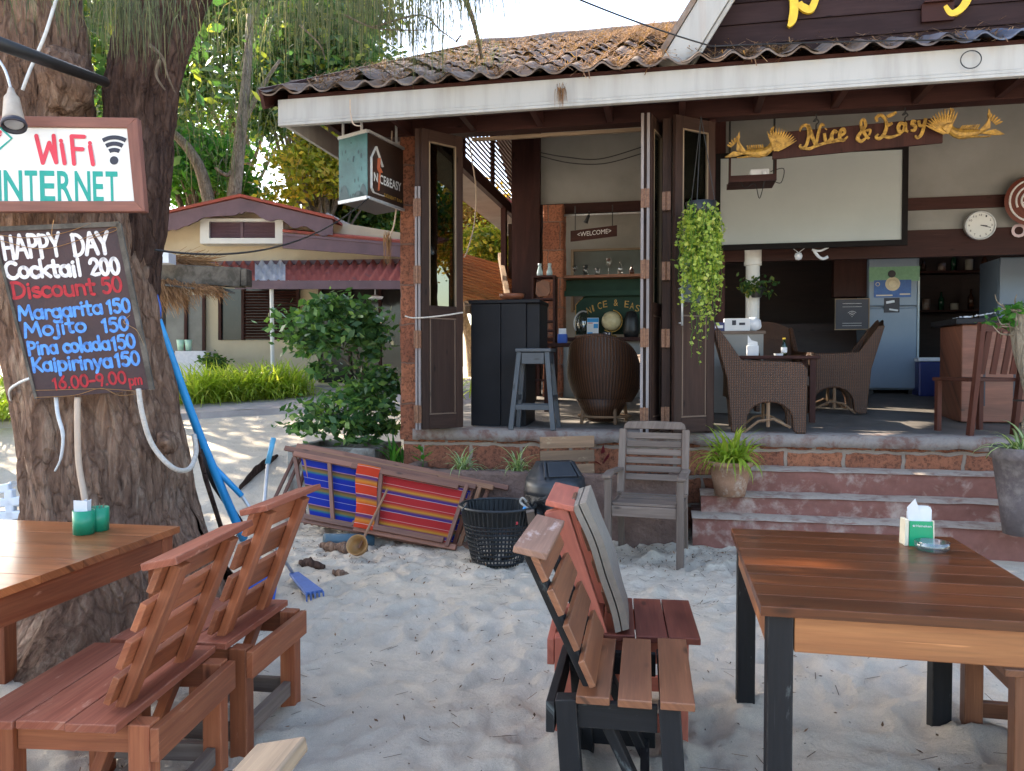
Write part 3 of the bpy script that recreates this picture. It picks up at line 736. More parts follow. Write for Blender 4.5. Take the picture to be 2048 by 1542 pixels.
# planting trough along the plinth
m = MB()
m.box((0.12, -0.62, -0.2), (2.5, -0.50, 0.53)); m.box((0.12, -0.5, -0.2), (0.24, 0.0, 0.53)); m.box((2.38, -0.5, -0.2), (2.50, 0.0, 0.53))
trough = cp(m, "planting_trough", trough_m, 0.02)
m = MB(); m.grid(lambda u, v: (0.24 + u * 2.14, -0.5 + v * 0.51, 0.46 + 0.03 * mnoise.noise(Vector((u * 20, v * 5, 0)))), 40, 8); cp(m, "soil", soil, 0, True, trough)
# columns
m = MB()
def lat_col(m, a0, a1, b0, b1, z0, z1):
    cx, cy, hx, hy = (a0 + a1) / 2, (b0 + b1) / 2, (a1 - a0) / 2, (b1 - b0) / 2
    def f(u, v):
        t = u * 4; k = int(t) % 4; q = t - int(t)
        c = [(-1, -1), (1, -1), (1, 1), (-1, 1), (-1, -1)]
        x = c[k][0] + (c[k + 1][0] - c[k][0]) * q; y = c[k][1] + (c[k + 1][1] - c[k][1]) * q
        z = z0 + v * (z1 - z0); nn = 1 + 0.07 * mnoise.noise(Vector((x * 3, y * 3, z * 3.2))) + 0.05 * mnoise.noise(Vector((x * 9, y * 9, z * 11)))
        return (cx + hx * x * nn, cy + hy * y * nn, z)
    m.grid(f, 32, 110)
lat_col(m, -0.02, 0.25, -0.01, 0.26, 0.72, 3.60); cp(m, "column", laterite_col, 0, True)
m = MB(); lat_col(m, 0.80, 1.06, 3.0, 3.26, 0.85, 3.42); cp(m, "column", laterite_col, 0, True)
# beams under the eave
ZB = 3.46
m = MB(); m.box((-0.55, -0.02, ZB), (AR, 0.12, 3.74)); m.box((-0.55, 0.30, ZB + .1), (AR, 0.42, 3.9)); cp(m, "front_beam", dark_wood)
m = MB(); m.box((-0.72, -0.76, 3.60), (AR, 0.4, 3.63)); cp(m, "soffit", dark_wood)
for i in range(16):
    m = MB(); a = -0.55 + i * 0.6; m.box((a, -0.74, 3.47), (a + .05, -0.02, 3.598)); cp(m, "rafter", dark_wood)
m = MB(); m.beam((0.62, 0.135, ZB - 0.02), (2.35, 0.135, ZB - 0.02), 0.03, 0.03); cp(m, "door_track", pale_wood)
# fascia board with its moulded lower edge
FZ0, FZ1 = 3.365, 3.585
m = MB(); m.box((-0.79, -0.80, FZ0 + 0.052), (AR, -0.765, FZ1)); m.box((-0.785, -0.812, FZ0 + .026), (AR, -0.766, FZ0 + .049)); m.box((-0.78, -0.82, FZ0), (AR, -0.767, FZ0 + .023))
m.box((-0.79, -0.764, FZ0 + .03), (-0.755, 0.8, FZ1))
cp(m, "fascia", fascia_m, 0.003)
# roof: corrugated courses
TP = math.tan(R(24.5)); RB0, RB1 = -0.88, 5.9
def roof_z(b): return 3.60 + (b - RB0) * TP
LAM = 0.235
m = MB(); nc = 13; cl = (RB1 - RB0) / nc
for c in range(nc):
    b0 = RB0 + c * cl; b1 = b0 + cl + 0.06
    wob = [random.uniform(-.010, .010) for _ in range(90)]
    na = 460
    a_lo, a_hi = -0.92, AR
    def f(u, v, c=c):
        a = a_lo + u * (a_hi - a_lo); b = b0 + v * (b1 - b0)
        ph = a / LAM * 2 * math.pi
        wv = math.cos(ph) + 0.18 * math.cos(2 * ph)
        z = roof_z(b) + (0.028 + wob[int((a + 2) / LAM + 3) % 90] * .5) * wv + 0.026 * (1 - v) + wob[int((a + 2) / LAM) % 90] + 0.004
        bb = b + (wob[int((a + 2) / LAM + 7) % 90] * 4 if v < .5 else 0)
        return (a, bb, z)
    m.grid(f, na, 3)
def rim(u, v):                                # thickness of the lowest tile edge
    a = -0.92 + u * (AR + .92); ph = a / LAM * 2 * math.pi
    return (a, RB0 - 0.001, roof_z(RB0) + 0.028 * (math.cos(ph) + .18 * math.cos(2 * ph)) + 0.030 - v * 0.016)
m.grid(rim, 460, 1)
m.grid(lambda u, v: (-0.9 + u * (AR + .9), RB1 + v * 5, roof_z(RB1) - v * 2.3), 2, 2)
m.tube([(-0.95 + i * .3, RB1 + .05, roof_z(RB1) + 0.03 + random.uniform(-.02, .02)) for i in range(34)], 0.11, 8)
roof = cp(m, "roof", roof_m, 0, True)
m = MB(); m.grid(lambda u, v: (-0.9 + u * (AR + .9), -0.75 + v * 6.6, roof_z(-0.75 + v * 6.6) - 0.10), 2, 2); m.grid(lambda u, v: (-0.9 + u * (AR + .9), RB1 + v * 5, roof_z(RB1) - v * 2.3 - .1), 2, 2); cp(m, "roof_lining", dark_wood, 0, False, roof)
m = MB(); m.beam((-0.90, -0.86, roof_z(-.86) - .03), (-0.90, RB1, roof_z(RB1) - .03), 0.03, 0.16); cp(m, "verge_board", dark_wood, 0, False, roof)
# gable over the entrance
GB = -0.42
ga = BU(1350, 116, GB).x; gc = ga + 1.62; apex = 3.72 + 1.62 * math.tan(R(57))
m = MB()
nb = 16; hgt = apex - 3.6
for i in range(nb):
    z0 = 3.55 + hgt * i / nb; z1 = 3.55 + hgt * (i + 1) / nb - 0.004
    w0 = max(0.02, 1.62 * (1 - (z0 - 3.72) / (apex - 3.72))); w1 = max(0.01, 1.62 * (1 - (z1 - 3.72) / (apex - 3.72)))
    m.prism([(gc - w0, GB + .0, z0), (gc + w0, GB + .0, z0), (gc + w1, GB + .012, z1), (gc - w1, GB + .012, z1)], (0, 0.02, 0))
gab = cp(m, "gable_wall", siding)
m = MB()
for s in (-1, 1):
    p0 = Vector((gc + s * 1.66, GB - 0.20, 3.64)); p1 = Vector((gc - s * 0.02, GB - .20, apex + 0.10))
    m.beam(p0, p1, 0.05, 0.20, (s, 0, .6)); q = Vector((-s * .10, .02, -.065)); m.beam(p0 + q, p1 + q, 0.03, 0.03, (s, 0, .6))
cp(m, "barge_board", fascia_m, 0.004, False, gab)
m = MB()
for s in (-1, 1):
    m.prism([(gc + s * 1.70, GB - .24, 3.78), (gc, GB - .24, apex + .22), (gc, 5.4, apex + .22), (gc + s * 1.70, GB + .1, 3.78)], (s * .03, 0, .03))
cp(m, "gable_roof", roof_m, 0, False, gab)
m = MB(); m.box((gc + .16, GB - .03, 3.93), (gc + .38, GB - .005, 4.06)); m.box((gc + .17, GB - .06, 4.06), (gc + .37, GB - .005, 4.07)); cp(m, "vent", dark_wood, 0, False, gab)

# folding door leaves -------------------------------------------------------
DZ0, DZ1 = FL + 0.02, 3.42
def door(p, q, name="folding_door", lower=1.02, handle=False, glassmat=pane, hinges=None):
    p, q = Vector((*p, 0)), Vector((*q, 0)); d = (q - p); L = d.length; d.normalize(); nrm = Vector((-d.y, d.x, 0))
    def X(s, z, o=0): return p + d * s + nrm * o + Vector((0, 0, z))
    fw = min(0.075, L * .25); T = 0.04
    m = MB()
    for s in (fw / 2, L - fw / 2): m.beam(X(s, DZ0), X(s, DZ1), T, fw, d)
    for z, h in ((DZ0 + .06, .12), (DZ0 + lower, .10), (DZ1 - .05, .10)): m.beam(X(fw, z), X(L - fw, z), T, h)
    r = cp(m, name, door_wood, 0.004)
    m = MB(); m.beam(X(L / 2, DZ0 + .12), X(L / 2, DZ0 + lower - .05), T * .55, L - 2 * fw, d); m2 = MB()
    cp(m, "door_panel", door_wood, 0, False, r)
    for s in (fw + .012, L - fw - .012): m2.beam(X(s, DZ0 + .14), X(s, DZ0 + lower - .07), T * .8, .012, d)
    for z in (DZ0 + .13, DZ0 + lower - .06): m2.beam(X(fw, z), X(L - fw, z), T * .8, .012)
    cp(m2, "moulding", mould_wood, 0, False, r)
    m = MB(); m.beam(X(L / 2, DZ0 + lower + .05), X(L / 2, DZ1 - .10), .006, L - 2 * fw, d); cp(m, "pane", glassmat, 0, False, r)
    m = MB()
    for s in (fw + .006, L - fw - .006): m.beam(X(s, DZ0 + lower + .05), X(s, DZ1 - .10), T * 1.05, .012, d)
    m.beam(X(fw, DZ1 - .105), X(L - fw, DZ1 - .105), T * 1.05, .012)
    cp(m, "glazing_bead", pale_wood, 0, False, r)
    if handle:
        m = MB(); m.tube([X(fw * .55, 1.72, -.06), X(fw * .55, 2.04, -.06)], .009, 8)
        for z in (1.74, 2.02): m.tube([X(fw * .55, z, -.065), X(fw * .55, z, 0)], .007, 6)
        cp(m, "handle", alu, 0, True, r)
    return r, X
def local_px(u, v, z): return MBI @ G(u, v, z)
def on_ray(u, b):                                     # cafe a for photo column u at depth b (mid height)
    return BU(u, 730, b).x
# left pair: apex towards us
ap = (on_ray(842, -0.36), -0.36)
door((on_ray(835, 0.02) + .02, 0.02), (ap[0] - .028, ap[1]))
dl, XL = door(ap, (on_ray(924, -0.02), -0.02))
m = MB()
for a_ in (ap[0] - .032, ap[0] - .004): m.beam((a_, ap[1] - .022, DZ0), (a_, ap[1] - .022, DZ1 - .5 if a_ == ap[0] - .032 else DZ1 - .5), .018, .02, (0, 1, 0))
cp(m, "door_stile", door_edge)
def hinges(a, b, zs):
    for z in zs:
        m = MB(); m.box((a - .034, b - .008, z - .075), (a - .002, b, z + .075)); m.box((a + .002, b - .008, z - .075), (a + .034, b, z + .075)); m.tube([(a, b - .01, z - .078), (a, b - .01, z + .078)], .007, 6)
        cp(m, "hinge", copper)
hinges(ap[0] - .018, ap[1] - .034, (0.98, 1.62, 2.17, 2.74))
# right stack of leaves
rb = -0.34
ra = on_ray(1292, rb)
door((ra - .02, rb), (on_ray(1288, .02), .06))
door((ra + .02, rb), (on_ray(1322, .06), .06))
door((on_ray(1328, -.20), -.20), (on_ray(1326, .12), .12))
door((on_ray(1336, -.20), -.20), (on_ray(1345, .12), .12))
door((on_ray(1346, -.28), -.28), (on_ray(1424, .0), .0), handle=True)
m = MB()
for a_ in (ra - .035, ra + .012): m.beam((a_, rb - .022, DZ0), (a_, rb - .022, DZ1), .022, .026, (0, 1, 0))
cp(m, "door_stile", door_edge)
hinges(ra - .012, rb - .036, (0.98, 1.62, 2.17, 2.74))
hinges(on_ray(1331, -.23), -.23, (0.98, 1.62, 2.17, 2.74))
m = MB(); m.box((on_ray(1416, .06), .04, FL), (on_ray(1416, .06) + .05, .16, ZB)); cp(m, "door_post", dark_wood)

# inside ---------------------------------------------------------------------
# cross wall over the bar (left) and bulkhead over the kitchen (right)
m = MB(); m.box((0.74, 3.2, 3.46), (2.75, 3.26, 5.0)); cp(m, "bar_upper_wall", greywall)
m = MB(); m.box((0.74, 3.13, 3.33), (2.75, 3.195, 3.455)); m.box((0.66, 3.1, 0.9), (0.74, 3.25, 5.3)); m.box((0.34, 3.27, .95), (.655, 3.30, 5.1)); cp(m, "bar_beam_and_dark_panel", dark_wood)  # last thin panel is added only to keep the side gap dark
m = MB(); m.tube([(0.80, 3.10, 3.30), (2.75, 3.10, 3.30)], .012, 8); cp(m, "curtain_rail", alu, 0, True)
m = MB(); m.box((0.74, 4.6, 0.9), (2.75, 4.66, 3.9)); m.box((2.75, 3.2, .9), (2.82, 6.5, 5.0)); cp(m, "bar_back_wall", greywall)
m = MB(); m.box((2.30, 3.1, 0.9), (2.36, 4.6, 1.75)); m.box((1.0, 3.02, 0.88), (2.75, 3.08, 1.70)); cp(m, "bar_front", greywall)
m = MB(); m.box((0.80, 2.90, 1.70), (2.75, 3.30, 1.745)); cp(m, "bar_counter", dark_wood, 0.004)
# right hand bulkhead, boards and dark rails
RBK = 2.3
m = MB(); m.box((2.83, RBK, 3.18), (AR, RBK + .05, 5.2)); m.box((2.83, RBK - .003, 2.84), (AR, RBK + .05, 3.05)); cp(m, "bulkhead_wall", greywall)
m = MB(); m.box((2.83, RBK - .03, 3.05), (AR, RBK + .055, 3.18)); m.box((2.83, RBK - .03, 2.55), (AR, RBK + .055, 2.838))
for a in (2.86,): m.box((a, RBK - .06, .95), (a + .12, RBK + .06, 5.2))
cp(m, "bulkhead_rail", dark_wood)
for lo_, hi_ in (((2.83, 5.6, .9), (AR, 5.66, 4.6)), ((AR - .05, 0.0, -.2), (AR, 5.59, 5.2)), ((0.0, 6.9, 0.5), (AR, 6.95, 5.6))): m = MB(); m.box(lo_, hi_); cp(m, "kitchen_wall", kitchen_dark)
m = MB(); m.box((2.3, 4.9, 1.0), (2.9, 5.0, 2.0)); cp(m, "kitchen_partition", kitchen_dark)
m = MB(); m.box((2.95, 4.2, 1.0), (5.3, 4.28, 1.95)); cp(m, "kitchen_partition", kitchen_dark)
# left side wall: open below with folding leaves, louvres above
m = MB(); m.box((0.0, 0.3, 3.64), (0.07, 6.9, 3.78)); m.box((0.0, 4.15, 0.9), (0.07, 4.27, 3.64)); m.box((0, 6.2, .9), (.07, 6.3, 3.6)); cp(m, "side_beam", dark_wood)
m = MB()
for i in range(26):
    z = 3.82 + i * 0.062; b0 = max(0.4, (z - 3.45) / TP - .9)
    if b0 < 6.5: m.beam((0.035, b0, z), (0.035, 6.9, z), .075, .012, (0.75, 0, 1))
for b in (1.9, 3.4, 4.9): m.box((0.02, b, 3.78), (0.07, b + .07, roof_z(b) - .12))
cp(m, "side_louvre", dark_wood)
m = MB(); m.box((-0.42, 0.5, 3.66), (-0.004, 6.6, 3.70)); cp(m, "side_soffit", plain("beige_board", (0.36, 0.29, 0.24), None, 5, 0.7))
def side_leaf(b0, a0, b1, a1):
    door((a0, b0), (a1, b1))
for (b0, a0, b1, a1) in ((4.20, .10, 4.30, .42), (4.40, .10, 4.36, .40), (5.2, .06, 5.3, .44)): side_leaf(b0, a0, b1, a1)
# ------------------------------------------------------------------ foliage helpers
def leaf_quads(C, size, aspect=0.5, droop=0.3, flat=0.0):
    # C (n,3) leaf bases -> (n,4,3) folded diamond-like leaves
    n = len(C); th = rng.random(n) * 2 * math.pi
    el = rng.normal(-droop, 0.55, n)
    d = np.stack([np.cos(th) * np.cos(el), np.sin(th) * np.cos(el), np.sin(el)], 1)
    rv = rng.normal(size=(n, 3)); rv[:, 2] += flat; s = np.cross(d, rv); s /= np.linalg.norm(s, axis=1, keepdims=True) + 1e-9
    L = size * rng.uniform(0.45, 1.45, n)[:, None]; W = L * aspect
    return np.stack([C, C + d * L * 0.45 + s * W * .5, C + d * L, C + d * L * 0.45 - s * W * .5], 1)
def crown_points(c, rad, n, clumps, cs=0.28, seed=0, low=-0.6):
    r = np.random.default_rng(seed); c = np.array(c); rad = np.array(rad)
    D = r.normal(size=(clumps, 3)); D /= np.linalg.norm(D, axis=1, keepdims=True); D[:, 2] = np.where(D[:, 2] < low, -D[:, 2], D[:, 2])
    K = c + D * rad * (r.uniform(0.35, 1.0, clumps) ** 0.6)[:, None]
    idx = r.integers(0, clumps, n); cr_ = r.uniform(0.6, 1.35, clumps)
    off = r.normal(size=(n, 3)) * rad * cs * cr_[idx][:, None]; off[:, 2] *= 0.65
    return K[idx] + off, K
def tree(name, label, base, h, crown_c, rad, mat, n, leafsize, clumps=40, trunk_r=0.18, seed=1, cs=0.22, limb=None, group=None):
    t = thing(name, label, "tree", base, 0, group)
    Pp, K = crown_points(crown_c, rad, n, clumps, cs, seed)
    m = MB(); m.quads(leaf_quads(Pp, leafsize)); m.build("crown", mat, t, world=True)
    m = MB(); rr = random.Random(seed); b = Vector(base); cc = Vector(crown_c)
    mid = b.lerp(cc, .5) + Vector((rr.uniform(-.4, .4), rr.uniform(-.4, .4), 0))
    m.tube(cr([b - Vector((0, 0, .3)), b.lerp(mid, .5) + Vector((rr.uniform(-.2, .2), 0, 0)), mid, cc]), [trunk_r * (1 - .7 * i / 18) for i in range(19)], 9)
    m.build("trunk", limb or limb_m, t, world=True, smooth=True)
    m = MB()
    for i in range(min(16, clumps)):
        p = Vector(K[i]); s = b.lerp(cc, rr.uniform(.35, .85)); q = s.lerp(p, .5) + Vector((rr.uniform(-.3, .3), rr.uniform(-.3, .3), rr.uniform(0, .5)))
        m.tube(cr([s, q, p], 4), [trunk_r * .35 * (1 - .85 * k / 8) for k in range(9)], 5)
    m.build("branch", limb or limb_m, t, world=True, smooth=True)
    return t
def needles(P, L, spread=0.12, w=0.0035, seg=3, seed=0, lean=(0, 0, 0)):
    # drooping strands: P (n,3) roots -> quads for seg segments each
    r = np.random.default_rng(seed); n = len(P); out = []
    th = r.random(n) * 2 * math.pi; dirh = np.stack([np.cos(th), np.sin(th), np.zeros(n)], 1)
    sv = np.stack([-np.sin(th + r.normal(0, 1, n)), np.cos(th), np.zeros(n)], 1); sv /= np.linalg.norm(sv, axis=1, keepdims=True)
    Ln = L * r.uniform(0.5, 1.3, n); sp = spread * r.uniform(0.2, 1.6, n)
    lean = np.array(lean)
    def pt(t): return P + (dirh * (sp * t ** 0.7)[:, None] if np.ndim(t) else dirh * (sp * t ** .7)[:, None]) + lean * (t * Ln)[:, None] + np.stack([0 * Ln, 0 * Ln, -Ln * t ** 1.25 + 0.10 * Ln * math.sin(t * 3.1)], 1)
    ww = (w * r.uniform(.7, 1.4, n))[:, None]; rn = r.random(n); rnd = []
    for k in range(seg):
        a, b = pt(k / seg), pt((k + 1) / seg); wa = ww * (1 - .75 * k / seg); wb = ww * (1 - .75 * (k + 1) / seg)
        out.append(np.stack([a - sv * wa, a + sv * wa, b + sv * wb, b - sv * wb], 1)); rnd.append(rn)
    return np.concatenate(out), np.concatenate(rnd)

# ------------------------------------------------------------------ the big casuarina on the left
big = thing("casuarina_tree", "huge old beach tree with a forked rough trunk carrying the painted signs", "tree", (-2.2, 4.1, 0))
def trunk_surface(path, rads, nu, nv, amp, seed, flare=None, ridge=.09):
    pts = cr(path, 10); m_ = len(pts); rp = np.interp(np.linspace(0, 1, m_), np.linspace(0, 1, len(rads)), rads)
    def f(u, v):
        i = u * (m_ - 1); k = min(int(i), m_ - 2); t = i - k
        c = pts[k].lerp(pts[k + 1], t); r = rp[k] * (1 - t) + rp[k + 1] * t
        th = v * 2 * math.pi; dx, dy = math.cos(th), math.sin(th); z = c.z
        q = Vector((dx * 1.3, dy * 1.3, z * .55 + seed))
        rr = r * (1 + .09 * mnoise.noise(q) + .07 * mnoise.noise(q * 2.3) + amp * mnoise.noise(Vector((dx * 6, dy * 6, z * 1.2 + seed))) + amp * .7 * mnoise.noise(Vector((dx * 14, dy * 14, z * 3 + seed))))
        rr -= ridge * max(0.0, .22 - abs(mnoise.noise(Vector((dx * 5 + .5 * mnoise.noise(Vector((dx * 3, dy * 3, z * 5))), dy * 5, z * 1.5 + seed))))) + ridge * .5 * max(0.0, .2 - abs(mnoise.noise(Vector((dx * 11, dy * 11, z * 4 + seed)))))
        if flare: rr += flare(th, z)
        return c + Vector((dx * rr, dy * rr * .95, 0))
    return f
def flare(th, z):
    k = max(0, 1 - z / 0.75) ** 2
    return k * (0.16 + 0.20 * max(0, math.cos(th * 2.5 + .35)) + 0.12 * max(0, math.cos(th * 5 + 1.2)) + (0.10 if abs(math.atan2(math.sin(th), math.cos(th))) < .6 else 0))
m = MB()
m.grid(trunk_surface([(-2.14, 4.1, -.25), (-2.12, 4.1, .45), (-2.17, 4.1, .95), (-2.28, 4.1, 1.5), (-2.33, 4.1, 2.0), (-2.36, 4.12, 2.35)], [.47, .43, .415, .39, .385, .38], 90, 110, .05, 1.0, flare), 190, 220)
m.build("trunk", bark, big, world=True, smooth=True)
m = MB()
m.grid(trunk_surface([(-2.42, 4.12, 1.9), (-2.50, 4.12, 2.4), (-2.56, 4.12, 2.9), (-2.60, 4.1, 3.4), (-2.75, 4.1, 4.4), (-3.0, 4.3, 6.2), (-3.1, 4.4, 8.5)], [.30, .30, .31, .29, .26, .2, .1], 90, 70, .06, 7.0), 200, 150)
burl = Q(88, 150, 3.86)
def bf(u, v):
    th, ph = u * 2 * math.pi, (v - .5) * math.pi; d = Vector((math.cos(ph) * math.cos(th), math.cos(ph) * math.sin(th), math.sin(ph)))
    return burl + Vector((.03, .12, 0)) + Vector((d.x * .13, d.y * .15, d.z * .17)) * (1 + .3 * mnoise.noise(d * 2.5))
m.grid(bf, 30, 20)
m.build("stem", bark, big, world=True, smooth=True)
m = MB()
m.grid(trunk_surface([(-2.22, 4.2, 1.3), (-2.11, 4.2, 1.8), (-2.04, 4.17, 2.2), (-1.99, 4.15, 2.6), (-1.95, 4.14, 2.95), (-1.78, 4.1, 3.35), (-1.45, 4.1, 3.8), (-.9, 4.1, 4.5), (-.2, 4.2, 5.6), (.4, 4.3, 7.2)], [.20, .19, .18, .175, .19, .20, .185, .17, .13, .07], 110, 60, .05, 3.0), 220, 120)
m.build("stem", bark_d, big, world=True, smooth=True)
# boughs over the frame and the drooping strands that hang into it
m = MB(); boughs = []
def bough(pts, r0):
    p = cr(pts, 6); boughs.append(p); m.tube(p, [r0 * (1 - .85 * i / (len(p) - 1)) + .004 for i in range(len(p))], 7)
bough([(-1.9, 4.1, 3.2), (-1.5, 3.9, 3.75), (-.9, 3.8, 3.95), (-.2, 3.8, 3.9), (.35, 3.9, 3.6)], .05)
bough([(-1.45, 4.1, 3.8), (-1.0, 4.8, 4.3), (-.6, 5.6, 4.5), (-.35, 6.2, 4.25), (-.25, 6.5, 3.95)], .05)
bough([(-2.6, 4.0, 3.5), (-2.3, 3.5, 3.75), (-1.9, 3.3, 3.7), (-1.5, 3.3, 3.45)], .04)
bough([(-2.6, 4.0, 3.6), (-2.0, 4.6, 4.2), (-1.6, 5.4, 4.6), (-1.3, 6.2, 4.9), (-1.1, 6.8, 4.7)], .045)
bough([(-2.7, 4.2, 4.2), (-2.6, 5.0, 4.6), (-2.4, 6.0, 5.0), (-2.2, 7.0, 5.3), (-2.1, 7.8, 5.1)], .05)
bough([(-.9, 4.1, 4.5), (.4, 3.6, 5.2), (1.8, 3.2, 5.6), (3.2, 3.0, 5.4)], .06)
bough([(-.2, 4.2, 5.6), (.8, 5.0, 6.4), (2.2, 5.4, 6.9), (3.6, 5.4, 6.7)], .06)
bough([(-1.45, 4.1, 3.9), (-1.0, 2.8, 4.9), (-.2, 1.4, 5.4), (.8, .2, 5.5)], .06)
bough([(-2.75, 4.1, 4.4), (-3.4, 3.0, 5.2), (-4.0, 1.8, 5.6), (-4.4, .6, 5.4)], .06)
bough([(-3.0, 4.3, 6.2), (-4.0, 5.4, 7.0), (-5.2, 6.4, 7.3)], .06)
bough([(-3.0, 4.3, 6.6), (-1.6, 3.4, 7.6), (.2, 2.4, 8.0), (1.8, 1.6, 7.8)], .06)
m.build("bough", limb_m, big, world=True, smooth=True)
m = MB(); NB = 0
def strands(roots, L, sp, w, seed, lean=(0, 0, 0)):
    a, r_ = needles(np.array(roots), L, sp, w, 3, seed, lean); m.quads(a, r_)
def along(p, n, jit, t0=.2, seed=0):
    r = np.random.default_rng(seed); out = []
    for _ in range(n):
        t = t0 + (1 - t0) * r.random(); i = t * (len(p) - 1); k = min(int(i), len(p) - 2)
        q = p[k].lerp(p[k + 1], i - k); out.append((q.x + r.normal() * jit, q.y + r.normal() * jit, q.z + r.normal() * jit * .5))
    return out
for bi, (n, jit, L) in enumerate(((160, .10, .20), (150, .12, .28), (190, .13, .20), (120, .16, .32), (120, .22, .45), (500, .3, .5), (500, .35, .5), (250, .35, .5), (250, .35, .5), (400, .35, .5), (250, .35, .5))):
    strands(along(boughs[bi], n, jit, .25, bi + 50), L, .10, .0030 if bi < 5 else .006, bi + 90)
# drooping sprays seen against the sky: roots just above the frame, placed at their own depths
for i, (u, v, Y, n, L, du) in enumerate(((560, -40, 6.6, 130, .5, 60), (700, -60, 6.4, 220, .55, 70), (640, 10, 7.0, 120, .42, 50), (770, -30, 6.2, 240, .52, 50), (830, 30, 6.2, 200, .40, 36), (860, -50, 5.6, 220, .36, 45), (930, -50, 5.2, 260, .26, 30), (1040, -45, 5.0, 90, .15, 18),
        (180, -40, 3.5, 150, .20, 60), (300, -30, 3.45, 170, .22, 60), (80, -50, 3.5, 90, .18, 50), (250, 10, 3.5, 110, .2, 30), (420, -30, 4.6, 90, .32, 70), (520, 10, 7.4, 50, .5, 60), (430, 90, 8.2, 20, .7, 36))):
    c = Q(u, v, Y); s = du / F * Y; r = np.random.default_rng(i + 300)
    roots = np.array(c) + r.normal(size=(n, 3)) * np.array([s, s, s * .35])
    strands(roots, L, .05, .0026 if Y < 5 else .0034, i + 400, (0.10 * (1 if i in (5, 6, 7) else 0), 0, 0))
m.build("crown", lf_need, big, world=True)
m = MB()
for pts in ([(745, 55, 6.2), (840, 30, 6.0), (880, 60, 6.0), (915, 85, 5.95)], [(690, 30, 6.4), (745, 55, 6.2), (800, 60, 6.1), (850, 60, 6.0)], [(600, 50, 6.6), (640, 90, 6.6), (650, 120, 6.6)], [(912, 84, 5.95), (922, 70, 5.95)], [(300, 90, 3.75), (325, 115, 3.74), (335, 150, 3.74), (350, 185, 3.74)], [(320, 120, 3.74), (312, 150, 3.74), (330, 180, 3.74)], [(520, 0, 7.4), (500, 60, 7.4), (480, 140, 7.5)]):
    m = MB(); q = cr([Q(*p) for p in pts], 5); m.tube(q, [.010 * (1 - .7 * i / len(q)) for i in range(len(q))], 5); m.build("twig", limb_m, big, world=True, smooth=True)

# ------------------------------------------------------------------ trees behind the houses
def at_px(u, v, Y): return tuple(Q(u, v, Y))
def px_tree(name, label, u, v, Y, ru, rv, mat, n, ls, clumps, seed, group="trees behind the neighbour house", cs=.22, tr=.2, depth=None):
    c = Q(u, v, Y); k = Y / F
    return tree(name, label, (c.x, Y, float(ht(c.x, Y))), c.z, tuple(c), (ru * k, depth or ru * k * .8, rv * k), mat, n, ls, clumps, tr, seed, cs, None, group)
px_tree("broadleaf_tree", "bright green leafy tree whose top nears the left tip of the tiled eave", 640, 170, 19, 130, 150, lf_mid, 22000, .19, 60, 21)
px_tree("broadleaf_tree", "dark dense tree rising straight above the neighbour house ridge", 480, 120, 23, 190, 260, lf_dark, 26000, .22, 70, 22)
px_tree("broadleaf_tree", "tall sunlit tree reaching the top edge above the house", 600, 10, 21, 150, 170, lf_mid, 14000, .22, 60, 23)
px_tree("broadleaf_tree", "green tree glimpsed under the light box sign beside the laterite column", 745, 420, 20, 120, 90, lf_dark, 12000, .18, 40, 24)
px_tree("broadleaf_tree", "yellow green tree seen in the gap between the two stems of the big trunk", 215, 150, 20, 150, 190, lf_mid, 14000, .22, 60, 25)
px_tree("broadleaf_tree", "yellow tinged tree low behind the right end of the house roof", 650, 360, 18.5, 110, 80, lf_yel, 5000, .17, 36, 26)
px_tree("broadleaf_tree", "low green tree peeping over the left slope of the house roof", 380, 350, 18.5, 120, 90, lf_fern, 8000, .17, 40, 27)
px_tree("broadleaf_tree", "golden tree, backlit glow in its leaf colour, seen through the open side of the cafe", 950, 470, 21, 100, 85, lf_org, 15000, .15, 50, 28, cs=.3)
px_tree("broadleaf_tree", "lime green bush tree below the golden tree at the cafe side", 1000, 510, 17.5, 75, 60, lf_yel, 8000, .12, 40, 29, cs=.3)
px_tree("broadleaf_tree", "tall green tree beyond the far left edge of the yard", -220, 130, 22, 240, 280, lf_dark, 12000, .3, 60, 30, None)
# grey limbs of an old casuarina between house and big tree
old = thing("casuarina_tree", "pale limbed old tree with a crooked fork standing behind the neighbour house", "tree", tuple(Q(430, 500, 16.5).to_2d()) + (1.0,))
m = MB()
for pts, r0 in (([(470, 560, 16.5), (465, 440, 16.5), (475, 330, 16.5), (485, 230, 16.6), (495, 130, 16.7), (500, 30, 16.8)], .17), ([(440, 520, 16.5), (410, 370, 16.5), (385, 310, 16.4), (350, 270, 16.3), (320, 250, 16.2)], .15), ([(475, 330, 16.5), (455, 350, 16.4), (430, 335, 16.3)], .06), ([(485, 250, 16.6), (520, 180, 16.6), (560, 120, 16.6)], .07)):
    q = cr([Q(*p) for p in pts], 5); m.tube(q, [r0 * (1 - .6 * i / len(q)) for i in range(len(q))], 9)
m.build("trunk", limb_m, old, world=True, smooth=True)
m = MB()
for i, (u, v) in enumerate(((400, 60), (470, 20), (540, 60), (380, 180), (440, 170), (520, 170), (560, 230), (430, 260), (350, 220), (500, 290))):
    r = np.random.default_rng(i + 700); c = np.array(Q(u, v, 16.4)); a, rr_ = needles(c + r.normal(size=(30, 3)) * np.array([.45, .5, .3]), .8, .3, .011, 3, i + 800); m.quads(a, rr_)
m.build("crown", lf_need, old, world=True)
